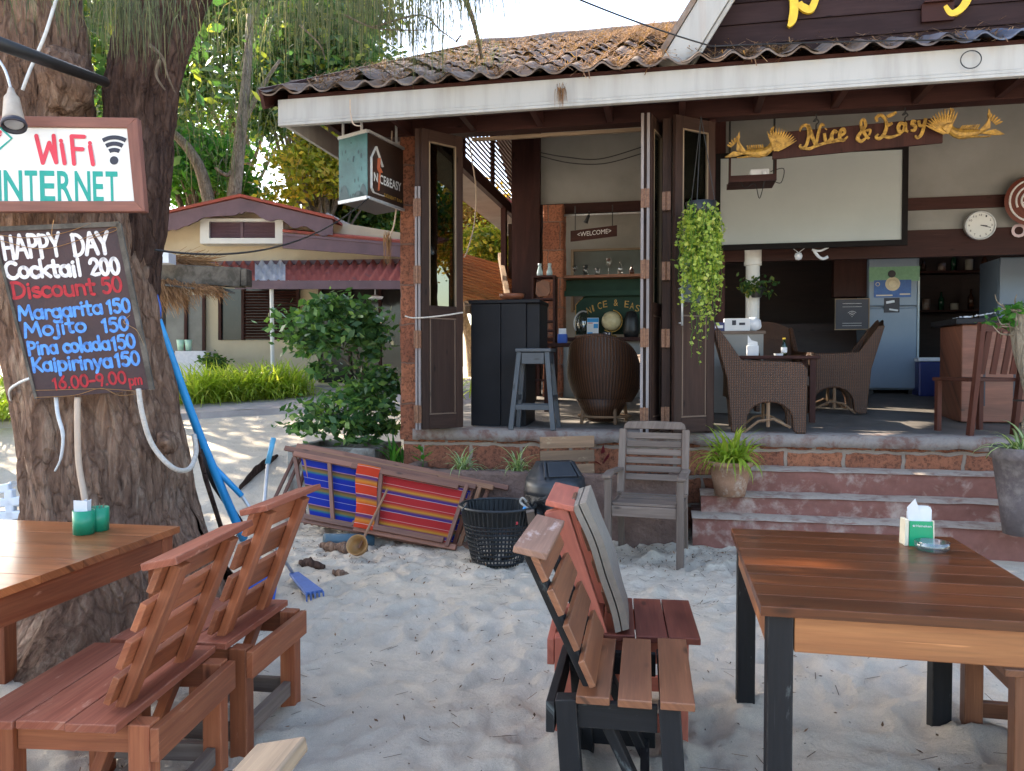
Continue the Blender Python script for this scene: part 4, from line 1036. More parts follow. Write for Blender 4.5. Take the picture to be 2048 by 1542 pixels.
# unseen trees added further left to shade the yard and path
for i, (x, y, z, rx, rz, n) in enumerate(((-9.3, 12.3, 7.0, 3.4, 3.2, 15000), (-13.5, 10.0, 8.0, 3.2, 3.2, 9000), (-6.4, 8.6, 6.9, 2.2, 1.8, 5200), (-9.0, 7.2, 6.6, 2.4, 2.2, 6000))):
    tree("broadleaf_tree", ("tall unseen tree added left of the neighbour house to shade yard and path", "broad unseen tree added far left for shade", "slim unseen shade tree added left of the big trunk", "high crowned unseen shade tree added left of the menu board trunk")[i], (x, y, float(ht(x, y))), z, (x, y, z), (rx, rx, rz), lf_mid, n, .24, 46, .2, 60 + i, .2, None, "shade trees added left of the yard")

# ------------------------------------------------------------------ potted bush left of the column
bush = thing("planted_bush", "dark glossy leaved bush with a bare bent stem in the concrete planter", "bush", (-1.62, 7.6, .4))
m = MB()
for pts, r0 in (([(735, 880, 7.6), (728, 800, 7.6), (722, 730, 7.6), (700, 665, 7.6), (680, 625, 7.6)], .022), ([(726, 770, 7.6), (690, 720, 7.55), (640, 700, 7.5), (610, 690, 7.5)], .013), ([(724, 740, 7.6), (690, 700, 7.7), (650, 690, 7.7)], .012), ([(735, 860, 7.6), (690, 830, 7.5), (640, 830, 7.4)], .012), ([(730, 850, 7.6), (770, 820, 7.6)], .012)):
    q = cr([Q(*p) for p in pts], 5); m.tube(q, [r0 * (1 - .6 * i / len(q)) for i in range(len(q))], 7)
m.build("stem", limb_m, bush, world=True, smooth=True)
m = MB(); k = 7.6 / F
for (u, v, ru, rv, n, cl, sd) in ((660, 645, 80, 46, 900, 30, 1), (690, 690, 70, 40, 420, 18, 2), (612, 690, 44, 34, 260, 10, 3), (735, 680, 30, 48, 240, 9, 8), (715, 825, 92, 38, 760, 30, 4), (775, 770, 36, 30, 160, 9, 5), (655, 850, 60, 24, 240, 10, 6), (740, 868, 60, 20, 240, 9, 7), (742, 765, 44, 40, 260, 12, 9), (640, 755, 40, 26, 110, 9, 10)):
    Pp, _ = crown_points(tuple(Q(u, v, 7.55)), (ru * k * 1.1, ru * k * .85, rv * k * 1.1), int(n * 1.5), cl, .26, sd + 900)
    m.quads(leaf_quads(Pp, .088, .52, .15))
m.build("foliage", lf_bush, bush, world=True)
pl = thing("concrete_planter", "stained grey concrete planter box under the glossy bush behind the folded deck chairs", "planter", (-1.62, 7.45, .2))
m = MB(); c0 = Vector((-1.62, 7.55, 0)); e1, e2 = E1, E2
def pbox(m, a0, a1, b0, b1, z0, z1): m.prism([c0 + e1 * a0 + e2 * b0 + Vector((0, 0, z0)), c0 + e1 * a1 + e2 * b0 + Vector((0, 0, z0)), c0 + e1 * a1 + e2 * b0 + Vector((0, 0, z1)), c0 + e1 * a0 + e2 * b0 + Vector((0, 0, z1))], e2 * (b1 - b0))
for q in ((-.44, .44, -.36, -.29, .05, .63), (-.44, .44, .29, .36, .05, .63), (-.44, -.37, -.29, .29, .05, .63), (.37, .44, -.29, .29, .05, .63)): pbox(m, *q)
m.build("box", planter_m, pl, world=True, bevel=.01)
m = MB(); pbox(m, -.37, .37, -.29, .29, .1, .57); m.build("soil", soil, pl, world=True)

# ------------------------------------------------------------------ spider plants
def blades(m, base, n, L, w, up=(0.5, 1.25), seed=0, arch=1.0, spread=0.03, seg=6):
    r = random.Random(seed); base = Vector(base)
    for _ in range(n):
        az = r.uniform(0, 2 * math.pi); el = r.uniform(*up); ln = L * r.uniform(.55, 1.2)
        d = Vector((math.cos(az), math.sin(az), 0)); p = base + Vector((r.gauss(0, spread), r.gauss(0, spread), 0)); pts = [p.copy()]
        for k in range(seg):
            e = el - arch * 1.9 * (k / seg) ** 1.3 * (1.4 - el * .5); p = p + (d * math.cos(e) + Vector((0, 0, math.sin(e)))) * (ln / seg); pts.append(p.copy())
        side = Vector((-d.y, d.x, r.uniform(-.25, .25))).normalized()
        ww = [w * (.55 + .9 * math.sin(math.pi * min(.92, (k + .6) / (seg + 1)))) * (1 - (k / seg) ** 3 * .95) for k in range(seg + 1)]
        m.ribbon(pts, ww, side, r.random())
def clump(name, label, base, n, L, w, mat, seed, group=None, cat="plant", up=(0.5, 1.35), spread=.03):
    t = thing(name, label, cat, tuple(base), 0, group); m = MB(); blades(m, base, n, L, w, up, seed, 1.0, spread); m.build("foliage", mat, t, world=True); return t
hedge_lab = ["yellow green grassy clump beside the blue pole, nearest the big trunk", "grassy clump second from the big trunk in the hedge row", "grassy clump third from the big trunk in the hedge row", "grassy clump fourth from the big trunk in the hedge row", "grassy clump in the middle of the hedge row below the black louvre", "grassy clump just right of the thin white post's foot", "grassy clump second from the right end of the hedge row", "last grassy clump at the right end of the hedge by the house step"]
for i in range(8):
    u = 385 + i * 28; Y = 10.9 + i * .16; x = (u - 1024) / F * Y
    m_ = None
    clump("grassy_plant", hedge_lab[i], (x, Y, float(ht(x, Y)) + .06), 210, .66, .010, lf_spid, 40 + i, "grassy clumps along the paved path", "plant", (.55, 1.5), .13)
hl2 = ["grassy clump of the rear hedge row below the pale green pots", "grassy clump of the rear hedge row left of the white post", "grassy clump of the rear hedge row right of the white post", "grassy clump of the rear hedge row near the potted bush"]
for i in range(4):
    u = 430 + i * 47; Y = 12.1; x = (u - 1024) / F * Y
    clump("grassy_plant", hl2[i], (x, Y, float(ht(x, Y)) + .05), 190, .66, .010, lf_spid, 60 + i, "grassy clumps along the paved path", "plant", (.55, 1.5), .16)
for i, (u, Y) in enumerate(((2, 9.6), (-40, 9.9), (20, 10.6))):
    x = (u - 1024) / F * Y
    clump("grassy_plant", ("yellow green grassy clump at the left edge of the photo beyond the trunk", "grassy clump left edge, mostly outside the picture", "grassy clump peeping left of the trunk further back")[i], (x, Y, float(ht(x, Y)) + .12), 230, .56, .009, lf_spid, 80 + i, "grassy clumps left of the trunk", "plant", (.5, 1.5), .18)
clump("grassy_plant", "yellow green grassy plant glimpsed behind the black cabinet through the open side", tuple(BW(-.5, 3.2, .95)), 120, .6, .010, lf_spid, 91, None, "plant", (.5, 1.45), .10)
for i, (u, v, lab) in enumerate(((925, 936, "striped spider plant in the stone trough, left of the pair"), (1035, 938, "striped spider plant in the stone trough, right of the pair beside the slat panel"))):
    b = G(u, v + 8, .49); clump("spider_plant", lab, tuple(b), 46, .30, .0062, lf_strip, 100 + i, "spider plants in the stone trough", "plant", (.5, 1.4), .02)
t = thing("seedling", "small broad leaved seedling in the trough below the laterite column", "plant", tuple(G(845, 935, .48)))
m = MB(); b = G(845, 938, .48)
for i in range(9):
    az = i * 2.4; h = .05 + i * .016; p = b + Vector((0, 0, h)); d = Vector((math.cos(az), math.sin(az) * .6, .35)).normalized(); s = Vector((-d.y, d.x, 0)).normalized()
    m.ribbon([p, p + d * .04, p + d * .09, p + d * .12], [.004, .018, .018, .002], s)
m.build("leaf", lf_fern, t, world=True)
m = MB(); m.tube([b, b + Vector((.01, 0, .1)), b + Vector((0, 0, .2))], .004, 5); m.build("stem", lf_fern, t, world=True)
for i, (u, v, mt, lab) in enumerate(((792, 905, lf_fern, "narrow leaved green plant at the foot of the laterite column"), (1205, 935, lf_red, "red leaved stalk plant between the slat panel and the grey chair"))):
    b = G(u, v, .5) if i else Q(u, v + 20, 7.1); t = thing("small_plant", lab, "plant", tuple(b)); m = MB()
    blades(m, b, 26 if i == 0 else 14, .30 if i == 0 else .26, .010 if i == 0 else .016, (.8, 1.5), 130 + i, .6, .03); m.build("foliage", mt, t, world=True)

# ------------------------------------------------------------------ plant pots
def pot_profile(r0, r1, h): return [(0.001, 0), (r0, 0), (r0 * .6 + r1 * .4, h * .4), (r1 * .97, h * .86), (r1 * 1.05, h * .87), (r1 * 1.05, h), (r1 * .93, h), (r1 * .90, h * .88), (.001, h * .88)]
pb = G(1460, 990, .378)
pot = thing("plant_pot", "pale terracotta pot with engraved swirls at the left end of the steps", "pot", tuple(pb))
m = MB(); m.lathe(pot_profile(.115, .165, .27), 28, pb); m.build("pot_body", terracotta, pot, world=True, smooth=True)
clump("spider_plant", "lush bright green spider plant in the terracotta pot on the steps", (pb.x, pb.y, pb.z + .25), 210, .33, .0082, lf_spid, 141, None, "plant", (.35, 1.5), .045)
rp = G(2052, 1068, .235); rp = Vector((rp.x, rp.y, .235))
pot2 = thing("plant_pot", "big dark grey stone pot at the right edge of the steps", "pot", tuple(rp))
m = MB(); m.lathe(pot_profile(.14, .215, .60), 28, rp); m.build("pot_body", stonepot, pot2, world=True, smooth=True)
dt = thing("bonsai_trunk", "bare pale driftwood trunk standing in the big grey pot at the right", "tree", (rp.x, rp.y, rp.z + .53))
m = MB()
def dtf(u, v):
    z = rp.z + .5 + u * 1.05; th = v * 2 * math.pi; r = (.075 - .02 * u) * (1 + .35 * mnoise.noise(Vector((math.cos(th) * 1.5, math.sin(th) * 1.5, z * 3))) + .2 * mnoise.noise(Vector((math.cos(th) * 4, math.sin(th) * 4, z * 9))))
    return Vector((rp.x + .06 * math.sin(u * 5) - .01 + math.cos(th) * r, rp.y + math.sin(th) * r, z))
m.grid(dtf, 40, 20); m.build("trunk", drift_m, dt, world=True, smooth=True)
m = MB(); tp = rp + Vector((0, 0, 1.5)); rr = random.Random(4)
for i in range(16):
    p = tp + Vector((rr.uniform(-.05, .05), 0, rr.uniform(-.12, .03))); a = rr.uniform(-.5, 3.6); pts = [p]
    for k in range(4): p = p + Vector((math.cos(a) * -.06, rr.uniform(-.03, .03), abs(math.sin(a)) * .035 + rr.uniform(-.03, .03))); a += rr.uniform(-.7, .7); pts.append(p)
    m.tube(cr(pts, 4), [.011 * (1 - .8 * j / 16) for j in range(17)], 5)
m.build("twig", drift_m, dt, world=True, smooth=True)
m = MB(); Pp, _ = crown_points((tp.x - .02, tp.y, tp.z - .02), (.16, .12, .07), 420, 12, .3, 77); m.quads(leaf_quads(Pp, .055, .55)); m.build("foliage", lf_fern, dt, world=True)
m = MB(); m.tube([rp + Vector((.09 * math.cos(a), .09 * math.sin(a), .92)) for a in np.linspace(0, 6.28, 20)], .004, 5); m.build("tie_wire", wire_m, dt, world=True)
clump("spider_plant", "striped spider plant growing at the foot of the driftwood trunk", (rp.x - .07, rp.y - .05, rp.z + .54), 40, .34, .010, lf_strip, 151, None, "plant", (.45, 1.4), .03)

# ------------------------------------------------------------------ hanging plant
hp = Q(1402, 405, 6.05)
hang = thing("hanging_plant", "trailing yellow green round leaved plant hanging before the dark door", "plant", tuple(hp))
m = MB(); r = random.Random(5); LV = []
for i in range(92):
    a = r.uniform(0, 6.28); R0 = r.uniform(.02, .135); p = hp + Vector((math.cos(a) * R0, math.sin(a) * R0, r.uniform(-.10, .02)))
    ln = r.choice([r.uniform(.3, .6), r.uniform(.5, .85), r.uniform(.6, .9)]) if i > 5 else r.uniform(1.0, 1.22)
    pts = [p]; st = int(ln / .03)
    for k in range(st):
        p = p + Vector((r.gauss(0, .008) + math.cos(a) * .006 * (k < 5), r.gauss(0, .008) + math.sin(a) * .006 * (k < 5), -.03)); pts.append(p)
        if k % (1 if i > 5 else 2) == 0: LV += [tuple(p + Vector((r.gauss(0, .008), r.gauss(0, .008), 0)))] * (2 if k < st * .75 else 1)
    m.tube(pts, .0018, 4, False)
m.build("stem", lf_fern, hang, world=True)
m = MB(); m.quads(leaf_quads(np.array(LV), .036, .72, .25)); m.build("leaf", lf_hang, hang, world=True)
m = MB(); m.lathe([(.001, -.13), (.09, -.12), (.12, 0), (.11, 0), (.001, -.03)], 16, hp); m.build("basket", black_pl, hang, world=True, smooth=True)
m = MB(); hk = Q(1402, 232, 6.05); hk.z = min(hk.z, 3.6)
for a in (0, 2.1, 4.2): m.tube([hp + Vector((.11 * math.cos(a), .11 * math.sin(a), 0)), hk], .003, 5)
m.build("hanger_wire", wire_m, hang, world=True)
# ------------------------------------------------------------------ neighbour house
hy = 14.6
hg = float(ht(-4.0, 14))
house = thing("neighbour_house", "cream bungalow with purple brown scalloped gable, white framed vent and red corrugated awning", "house", (-4.9, hy, hg))
def hp_(m, name, mat, parent=None, bevel=0.0): return m.build(name, mat, parent or house, world=True, bevel=bevel)
def poly(m, pts, Y, ext): m.prism([Q(u, v, Y) for u, v in pts], ext)
m = MB(); poly(m, [(120, 790), (120, 480), (480, 402), (660, 442), (830, 470), (830, 790)], hy, (0, .25, 0)); hp_(m, "wall", cream)
m = MB()
top_ = Q(480, 393, 13.9); le = Q(100, 478, 13.9); re = Q(668, 438, 13.9)
for e in (le, re): m.prism([top_, e, e + Vector((0, 6.5, 0)), top_ + Vector((0, 6.5, 0))], (0, 0, .05))
mr = MB(); w0 = Q(565, 464, 14.0); w1 = Q(860, 492, 14.0); mr.prism([w0, w1, w1 + Vector((0, 5, .9)), w0 + Vector((0, 5, .9))], (0, 0, .05))
r1 = Q(655, 434, 15.2); r2 = Q(745, 480, 15.2); mr.prism([r1, r2, r2 + Vector((0, 5, 0)), r1 + Vector((0, 5, 0))], (0, 0, .05))
rf = hp_(m, "roof", redroof); hp_(mr, "wing_roof", redroof, rf)
m = MB()
for i in range(16): m.tube([r1.lerp(r2, i / 15) + Vector((0, -.02, .05)), r1.lerp(r2, i / 15) + Vector((0, .3, .05))], .035, 6)
hp_(m, "tile_edge", plain("rim_lit_tile_edge", (.5, .46, .42), None, 20, .8), rf)  # pale tone puts the sun's rim light into the tile ends
m = MB(); poly(m, [(655, 437), (742, 481), (655, 477)], 15.1, (0, .05, 0)); hp_(m, "sunlit_orange_gable_board", orange_p, rf)  # orange colour stands for sun falling on the red roof's side
m = MB()
def scallop(u0, v0, u1, v1, d0, d1, seed, n=44):
    r = random.Random(seed); tp = []; bt = []
    for i in range(n + 1):
        t = i / n; u = u0 + (u1 - u0) * t; v = v0 + (v1 - v0) * t
        tp.append((u, v)); bt.append((u, v + d0 + (d1 - d0) * t + 4.5 * math.sin(t * 21 + seed) + r.uniform(-1.6, 1.6)))
    poly(m, tp + bt[::-1], 13.95, (0, .045, 0))
scallop(480, 396, 100, 480, 26, 38, 1); scallop(480, 396, 665, 440, 26, 32, 2)
hp_(m, "gable_fascia", purple)
m = MB(); poly(m, [(565, 468), (850, 492), (850, 518), (565, 496)], 13.92, (0, .04, 0)); poly(m, [(565, 466), (850, 490), (850, 495), (565, 471)], 13.90, (0, .018, 0)); hp_(m, "wing_fascia", purple)
m = MB()
for p in ([(400, 437), (566, 437), (566, 443), (400, 443)], [(400, 476), (566, 476), (566, 487), (400, 487)], [(400, 443), (418, 443), (418, 476), (400, 476)], [(550, 443), (566, 443), (566, 476), (550, 476)]): poly(m, p, 14.25, (0, .36, 0))
vent = hp_(m, "vent_window", white)
m = MB()
for i in range(11): v = 444 + i * 3; m.beam(Q(418, v, 14.33), Q(550, v, 14.33), .035, .018, (0, .5, 1))
poly(m, [(481, 443), (486, 443), (486, 476), (481, 476)], 14.30, (0, .03, 0)); hp_(m, "louvre", purple, vent)
m = MB(); poly(m, [(418, 443), (550, 443), (550, 476), (418, 476)], 14.5, (0, .03, 0)); hp_(m, "vent_back", purple, vent)
# awning
a0, a1 = Q(430, 527, 14.25), Q(850, 523, 14.25); b0, b1 = Q(430, 566, 13.0), Q(850, 566, 13.0)
def corr(ul, ur, mat, name):
    m = MB()
    def f(u, v):
        t = ul + (ur - ul) * u; p = a0.lerp(a1, t).lerp(b0.lerp(b1, t), v); x = p.x
        return p + Vector((0, 0, .05 * math.cos(x / .17 * 2 * math.pi) + (.012 if mat is greyroof else 0)))
    m.grid(f, int(200 * (ur - ul)) + 4, 4); o = hp_(m, name, mat)
    for p_ in o.data.polygons: p_.use_smooth = True
corr(0.0, 1.0, redroof, "awning"); corr(.19, .335, greyroof, "awning_patch")
m = MB(); m.prism([Q(470, 561, 12.98), Q(850, 561, 12.98), Q(850, 578, 12.98), Q(470, 578, 12.98)], (0, .05, 0)); m.prism([Q(300, 524, 14.3), Q(850, 517, 14.3), Q(850, 525, 14.3), Q(300, 532, 14.3)], (0, .2, 0)); hp_(m, "awning_fascia", purple)
m = MB(); m.tube([Q(543, 570, 13.1), Q(546, 800, 13.1)], .035, 8); hp_(m, "porch_post", white)
# louvre window and doors
m = MB(); poly(m, [(440, 577), (596, 577), (596, 680), (440, 680)], 14.57, (0, .02, 0)); lw = hp_(m, "louvre_window", darkpane)
m = MB()
for i in range(17): v = 584 + i * 5.7; m.beam(Q(486, v, 14.53), Q(594, v, 14.53), .05, .012, (0, .8, 1))
for u in (440, 486, 540, 596): m.beam(Q(u, 577, 14.54), Q(u, 680, 14.54), .05, .06, (0, 1, 0))
hp_(m, "louvre", dark_wood, lw)
m = MB(); poly(m, [(640, 577), (830, 577), (830, 765), (640, 765)], 14.57, (0, .02, 0)); dd = hp_(m, "doorway", darkpane)  # flat dark panel stands for the unlit room behind
m = MB()
for u in (640, 700, 760): m.beam(Q(u, 577, 14.54), Q(u, 765, 14.54), .05, .07, (0, 1, 0))
hp_(m, "door_frame", dark_wood, dd)
m = MB(); poly(m, [(324, 590), (352, 590), (352, 705), (324, 705)], 14.56, (0, .02, 0)); poly(m, [(352, 590), (405, 590), (405, 705), (352, 705)], 14.56, (0, .02, 0)); gd = hp_(m, "glass_door", plain("grey_glass_door", (.16, .16, .15), (.11, .11, .10), 3, .2))
m = MB()
for u in (324, 372, 408): m.beam(Q(u, 590, 14.53), Q(u, 706, 14.53), .05, .06, (0, 1, 0))
hp_(m, "door_frame", dark_wood, gd)
m = MB(); m.lathe([(.001, 0), (.13, .02), (.15, .06), (.02, .09)], 16, Q(750, 600, 13.8)); m.tube([Q(750, 597, 13.8), Q(750, 570, 13.8)], .01, 5); hp_(m, "porch_lamp", plastw)
m = MB(); m.box((-4.2, 13.0, hg - .3), (-1.5, 14.6, hg + .02)); m.box((-4.2, 12.7, hg - .4), (-1.5, 13.0, hg - .12)); hp_(m, "porch_step", concrete, None, .01)
m = MB(); poly(m, [(350, 702), (412, 702), (412, 760), (350, 760)], 13.6, (0, .5, 0)); top(m, "tiled_planter", tilew, "white tiled planter box in front of the house's glass door", "planter")
tb = Q(428, 748, 13.4)
t = thing("small_shrub", "small dark round shrub beside the white tiled planter", "bush", tuple(tb)); m = MB(); Pp, _ = crown_points(tuple(tb + Vector((0, 0, .16))), (.2, .2, .17), 700, 16, .28, 55); m.quads(leaf_quads(Pp, .07, .6)); m.build("foliage", lf_dark, t, world=True)
for i, (u, lab) in enumerate(((361, "pale green flower pot on the tiled planter, left of the door bar"), (377, "pale green flower pot on the tiled planter, right of the door bar"))):
    m = MB(); m.lathe([(.001, 0), (.045, 0), (.065, .19), (.058, .19), (.001, .15)], 16, Q(u, 701, 13.75)); top(m, "flower_pot", palegreen, lab, "pot", "pale green pots", True)
# thatched stall beam between the trunk and the house
sh = thing("thatched_stall", "old stall eave of a weathered square beam with ragged dry thatch beside the trunk", "stall", tuple(Q(330, 745, 9.6)))
m = MB(); m.beam(Q(250, 545, 9.5), Q(487, 556, 9.5), .22, .235); m.beam(Q(487, 556, 9.5), Q(499, 556, 9.5), .20, .21); sh_b = m.build("beam", beam_old, sh, world=True, bevel=.012)
m = MB(); m.beam(Q(318, 540, 9.75), Q(318, 860, 9.75), .12, .12, (0, 1, 0)); m.build("post", beam_old, sh, world=True)
m = MB(); m.box(tuple(Q(312, 530, 9.3)), tuple(Q(337, 505, 9.1))); m.build("junction_box", plastw, sh, world=True)
def thatch(m, pts, n, L, dirv, seed):
    r = np.random.default_rng(seed); P0 = np.array([tuple(Q(*p)) for p in pts]); i = r.integers(0, len(P0) - 1, n); t_ = r.random(n)[:, None]
    b = P0[i] * (1 - t_) + P0[i + 1] * t_ + r.normal(size=(n, 3)) * .02
    d = np.array(dirv) + r.normal(size=(n, 3)) * .22; d /= np.linalg.norm(d, axis=1, keepdims=True); e = b + d * (L * r.uniform(.4, 1.25, n))[:, None]
    s = r.normal(size=(n, 3)); s[:, 1] *= .3; s /= np.linalg.norm(s, axis=1, keepdims=True); w_ = .0055
    m.quads(np.stack([b - s * w_, b + s * w_, e + s * w_ * .4, e - s * w_ * .4], 1))
m = MB(); thatch(m, [(300, 562, 9.35), (350, 566, 9.35)], 520, .36, (.55, -.2, -.9), 1); thatch(m, [(345, 570, 9.3), (395, 572, 9.3)], 260, .20, (.5, -.2, -.6), 2); thatch(m, [(388, 574, 9.25), (440, 578, 9.2)], 300, .16, (.6, -.2, -.45), 3); thatch(m, [(335, 515, 9.6), (400, 524, 9.6)], 360, .3, (.75, .1, -.12), 4)
m.build("thatch", debris_m, sh, world=True)
m = MB(); m.prism([Q(330, 572, 9.25), Q(470, 588, 9.25), Q(440, 576, 9.7), Q(330, 560, 9.7)], (0, 0, .02)); m.build("thatch_board", beam_old, sh, world=True)
# slatted lean-to roof seen through the side opening
ln = thing("slatted_lean_to", "lean-to roof of orange brown wooden battens seen through the open side of the cafe", "lean-to", tuple(BW(-1.2, 4.5, .9)))
m = MB()
for i in range(15):
    t = i / 14; p = Q(900, 505 + t * 85, 11.6 - t * 1.9); q = Q(1040, 545 + t * 85, 11.6 - t * 1.9); m.beam(p, q, .10, .03, (0, .6, 1))
m.build("batten", apron_wood, ln, world=True)
m = MB()
for u in (915, 1000):
    m.beam(Q(u, 512, 11.7), Q(u + 20, 620, 9.6), .06, .10)
m.beam(Q(905, 580, 9.9), Q(985, 660, 9.4), .05, .10); m.beam(Q(905, 560, 11), Q(905, 800, 11), .1, .1, (0, 1, 0))
m.build("rafter", old_wood, ln, world=True)
bl = thing("red_roofed_hut", "red roof corner of a hut beyond the cafe's side opening", "hut", tuple(Q(1040, 700, 19)))
m = MB(); m.prism([Q(972, 412, 19), Q(990, 398, 19), Q(1100, 392, 19), Q(1100, 412, 19)], (0, 3, 0)); m.build("roof", redroof, bl, world=True)
m = MB(); m.prism([Q(990, 412, 19.2), Q(1100, 412, 19.2), Q(1100, 800, 19.2), Q(990, 800, 19.2)], (0, 2, 0)); m.build("wall", cream, bl, world=True)

# ------------------------------------------------------------------ fallen needles on the roof and ground litter
m = MB(); r = np.random.default_rng(31)
def heap(cx, cb, sx, sb, n, up=.05):
    a = cx + r.normal(size=n) * sx; b = cb + r.normal(size=n) * sb; ok = (b > RB0 + .0) & (b < RB1) & (a > -.85)
    a, b = a[ok], b[ok]; n = len(a); z = 3.60 + (b - RB0) * TP + .040 * np.cos(a / LAM * 2 * math.pi) + .035 + np.abs(r.normal(size=n)) * up
    P0 = np.stack([a, b, z], 1); th = r.random(n) * 6.28; d = np.stack([np.cos(th), np.sin(th) * .9, np.sin(th) * .9 * TP + r.normal(size=n) * .25], 1)
    L = r.uniform(.04, .13, n)[:, None]; s = np.cross(d, np.array([0, -.4, 1.0])); s /= np.linalg.norm(s, axis=1, keepdims=True); w_ = .0035
    q = np.stack([P0 - s * w_, P0 + s * w_, P0 + d * L + s * w_, P0 + d * L - s * w_], 1)
    Rm = np.array(MB_)[:3, :3]; m.quads(q @ Rm.T + np.array(tuple(BO)))
rr = random.Random(8)
for _ in range(190): heap(rr.uniform(-.8, 3.4), rr.uniform(-.7, 5.6), rr.uniform(.05, .25), rr.uniform(.05, .35), rr.randint(20, 90), .02)
for _ in range(26): heap(rr.uniform(.9, 3.2), rr.uniform(2.8, 5.5), rr.uniform(.15, .4), rr.uniform(.1, .4), 240, .06)
for _ in range(60):                                     # needles caught in the valleys near the eave
    k = rr.randint(-3, 26); heap((k + .5) * LAM, rr.uniform(-.8, -.3), .04, .14, rr.randint(40, 120), .012)
for cx in (-.35, 1.15, 2.2): heap(cx, -.84, .12, .05, 110, .05)
no = m.build("fallen_needles", debris_m, None); stuff(tag(no, "brown fallen needles lying in drifts on the tiled roof", "leaf litter"))
m = MB()
n = 2600; X_ = r.uniform(-2.6, 1.6, n); Y_ = np.where(r.random(n) < .55, r.normal(5.75, .35, n), r.uniform(2, 7, n)); Z_ = np.array([gz(x, y) for x, y in zip(X_, Y_)]) + .006
m.quads(leaf_quads(np.stack([X_, Y_, Z_], 1), .022, .35, 0.0, 3))
n = 1500; X_ = r.uniform(-2.8, 2.2, n); Y_ = np.where(r.random(n) < .5, r.normal(5.6, .45, n), r.uniform(1.8, 7, n)); Z_ = np.array([gz(x, y) for x, y in zip(X_, Y_)]) + .006
th = r.random(n) * 6.28; L_ = r.uniform(.025, .10, n)[:, None]; d_n = np.stack([np.cos(th), np.sin(th), r.normal(size=n) * .05], 1); s_n = np.stack([-np.sin(th), np.cos(th), 0 * th], 1) * .0016; P_n = np.stack([X_, Y_, Z_], 1)
m.quads(np.stack([P_n - s_n, P_n + s_n, P_n + d_n * L_ + s_n, P_n + d_n * L_ - s_n], 1))
lo = m.build("leaf_litter", litter_m, None); stuff(tag(lo, "small dead leaves and bark chips scattered on the sand", "leaf litter"))

# ------------------------------------------------------------------ wooden chairs of the beach tables
def beach_chair(name, label, loc, rz, frame, slat, capm, seatm, W=.50, H=.86, nseat=3, seatlen=None, lean=.085, group="slatted beach chairs", sd=.40, splay=0.0, gap=.03, postw=.032, inset=.0, capw=.105):
    # local: x forward, y across, z up; rear legs at x = 0
    t = thing(name, label, "chair", loc, rz, group); h = W / 2; sp = seatlen or W + .04
    for x in (0.0, sd):
        for s in (-1, 1): m = MB(); m.beam((x + splay, s * (h - .03), -.04), (x, s * (h - .03), .40), .058, .064, (1, 0, 0)); m.build("leg", frame, t, bevel=.004)
    p0 = Vector((.235, 0, .06)); p1 = Vector((-lean, 0, H - .012)); d = (p1 - p0).normalized(); nn = Vector((d.z, 0, -d.x))
    for s in (-1, 1):                                     # slanted back posts run down through the seat to the stretcher
        o = Vector((0, s * (h - .085), 0)); m = MB(); m.beam(p0 + o * (1 + inset), p1 + o * (1 + inset), .062, postw, (1, 0, 0)); m.build("back_post", slat if frame is red_wood else frame, t, bevel=.004)
    def bp(z, off=0.0): return p0 + d * ((z - p0.z) / d.z) + nn * off
    z_lo, z_hi = .475, H - .05
    for i in range(4):
        z = z_lo + (z_hi - z_lo) * i / 3; e = random.uniform(-.012, .012); c = bp(z, .027 if not inset else .062); m = MB(); m.beam(c - Vector((0, h + .002 + e - inset * .35, 0)), c + Vector((0, h - inset * .35 - .008 + random.uniform(-.01, .01), 0)), .020, (z_hi - z_lo) / 3 - gap, d); m.build("back_slat", slat, t, bevel=.003)
    c = bp(H, .022); m = MB(); m.beam(c - Vector((0, h + .01, 0)), c + Vector((0, h + .01, 0)), capw, .022, nn * .25 + Vector((0, 0, 1))); m.build("top_rail", capm, t, bevel=.004)
    wide = frame is black_wood
    sw = .105 if wide else (sd + .05) / nseat
    for i in range(nseat):
        x = .03 + sw / 2 + i * ((sd + .045 - sw) / max(1, nseat - 1)); m = MB(); k = random.uniform(-.006, .006); m.beam((x, -sp / 2 + k, .412), (x, sp / 2 + k, .412 + (.006 * (i - 1) if wide else 0)), sw - .006, .024); m.build("seat_slat", seatm, t, bevel=.003)
    def rail(p, q, w_, h_, nm="apron", mt=None): m = MB(); m.beam(p, q, w_, h_); m.build(nm, mt or frame, t, bevel=.003)
    rail((-.046, -h, .345), (-.046, h, .345), .026, .095); rail((sd + .002, -h + .062, .352), (sd + .002, h - .062, .352), .024, .08)
    for s in (-1, 1): rail((.034, s * (h - .03), .352), (sd - .034, s * (h - .03), .352), .024, .08)
    sm = grey_wood if frame is red_wood else frame
    for s in (-1, 1): rail((.034, s * (h - .03), .09), (sd - .034, s * (h - .03), .09), .03, .06, "stretcher", sm)
    rail((0.0, -h + .062, .09), (0.0, h - .062, .09), .03, .06, "stretcher", sm); rail((.235, -h + .048, .07), (.235, h - .048, .07), .03, .05, "stretcher", sm)
    return t
def face(dx, dy): return math.atan2(dy, dx)
cA = beach_chair("slatted_chair", "reddish slatted chair with wide plank seat, nearest at the lower left", (-1.02, 2.37, 0), face(-.995, .07), red_wood, red_wood, cap_wood, cap_wood, W=.50, H=.845, nseat=3, seatlen=.60, sd=.40, gap=.022)
cB = beach_chair("slatted_chair", "orange brown slatted chair behind the wide plank seat chair, near the blue pole", (-.935, 2.93, 0), face(-.99, .14), red_wood, red_wood, cap_wood, cap_wood, W=.47, H=.885, gap=.024)
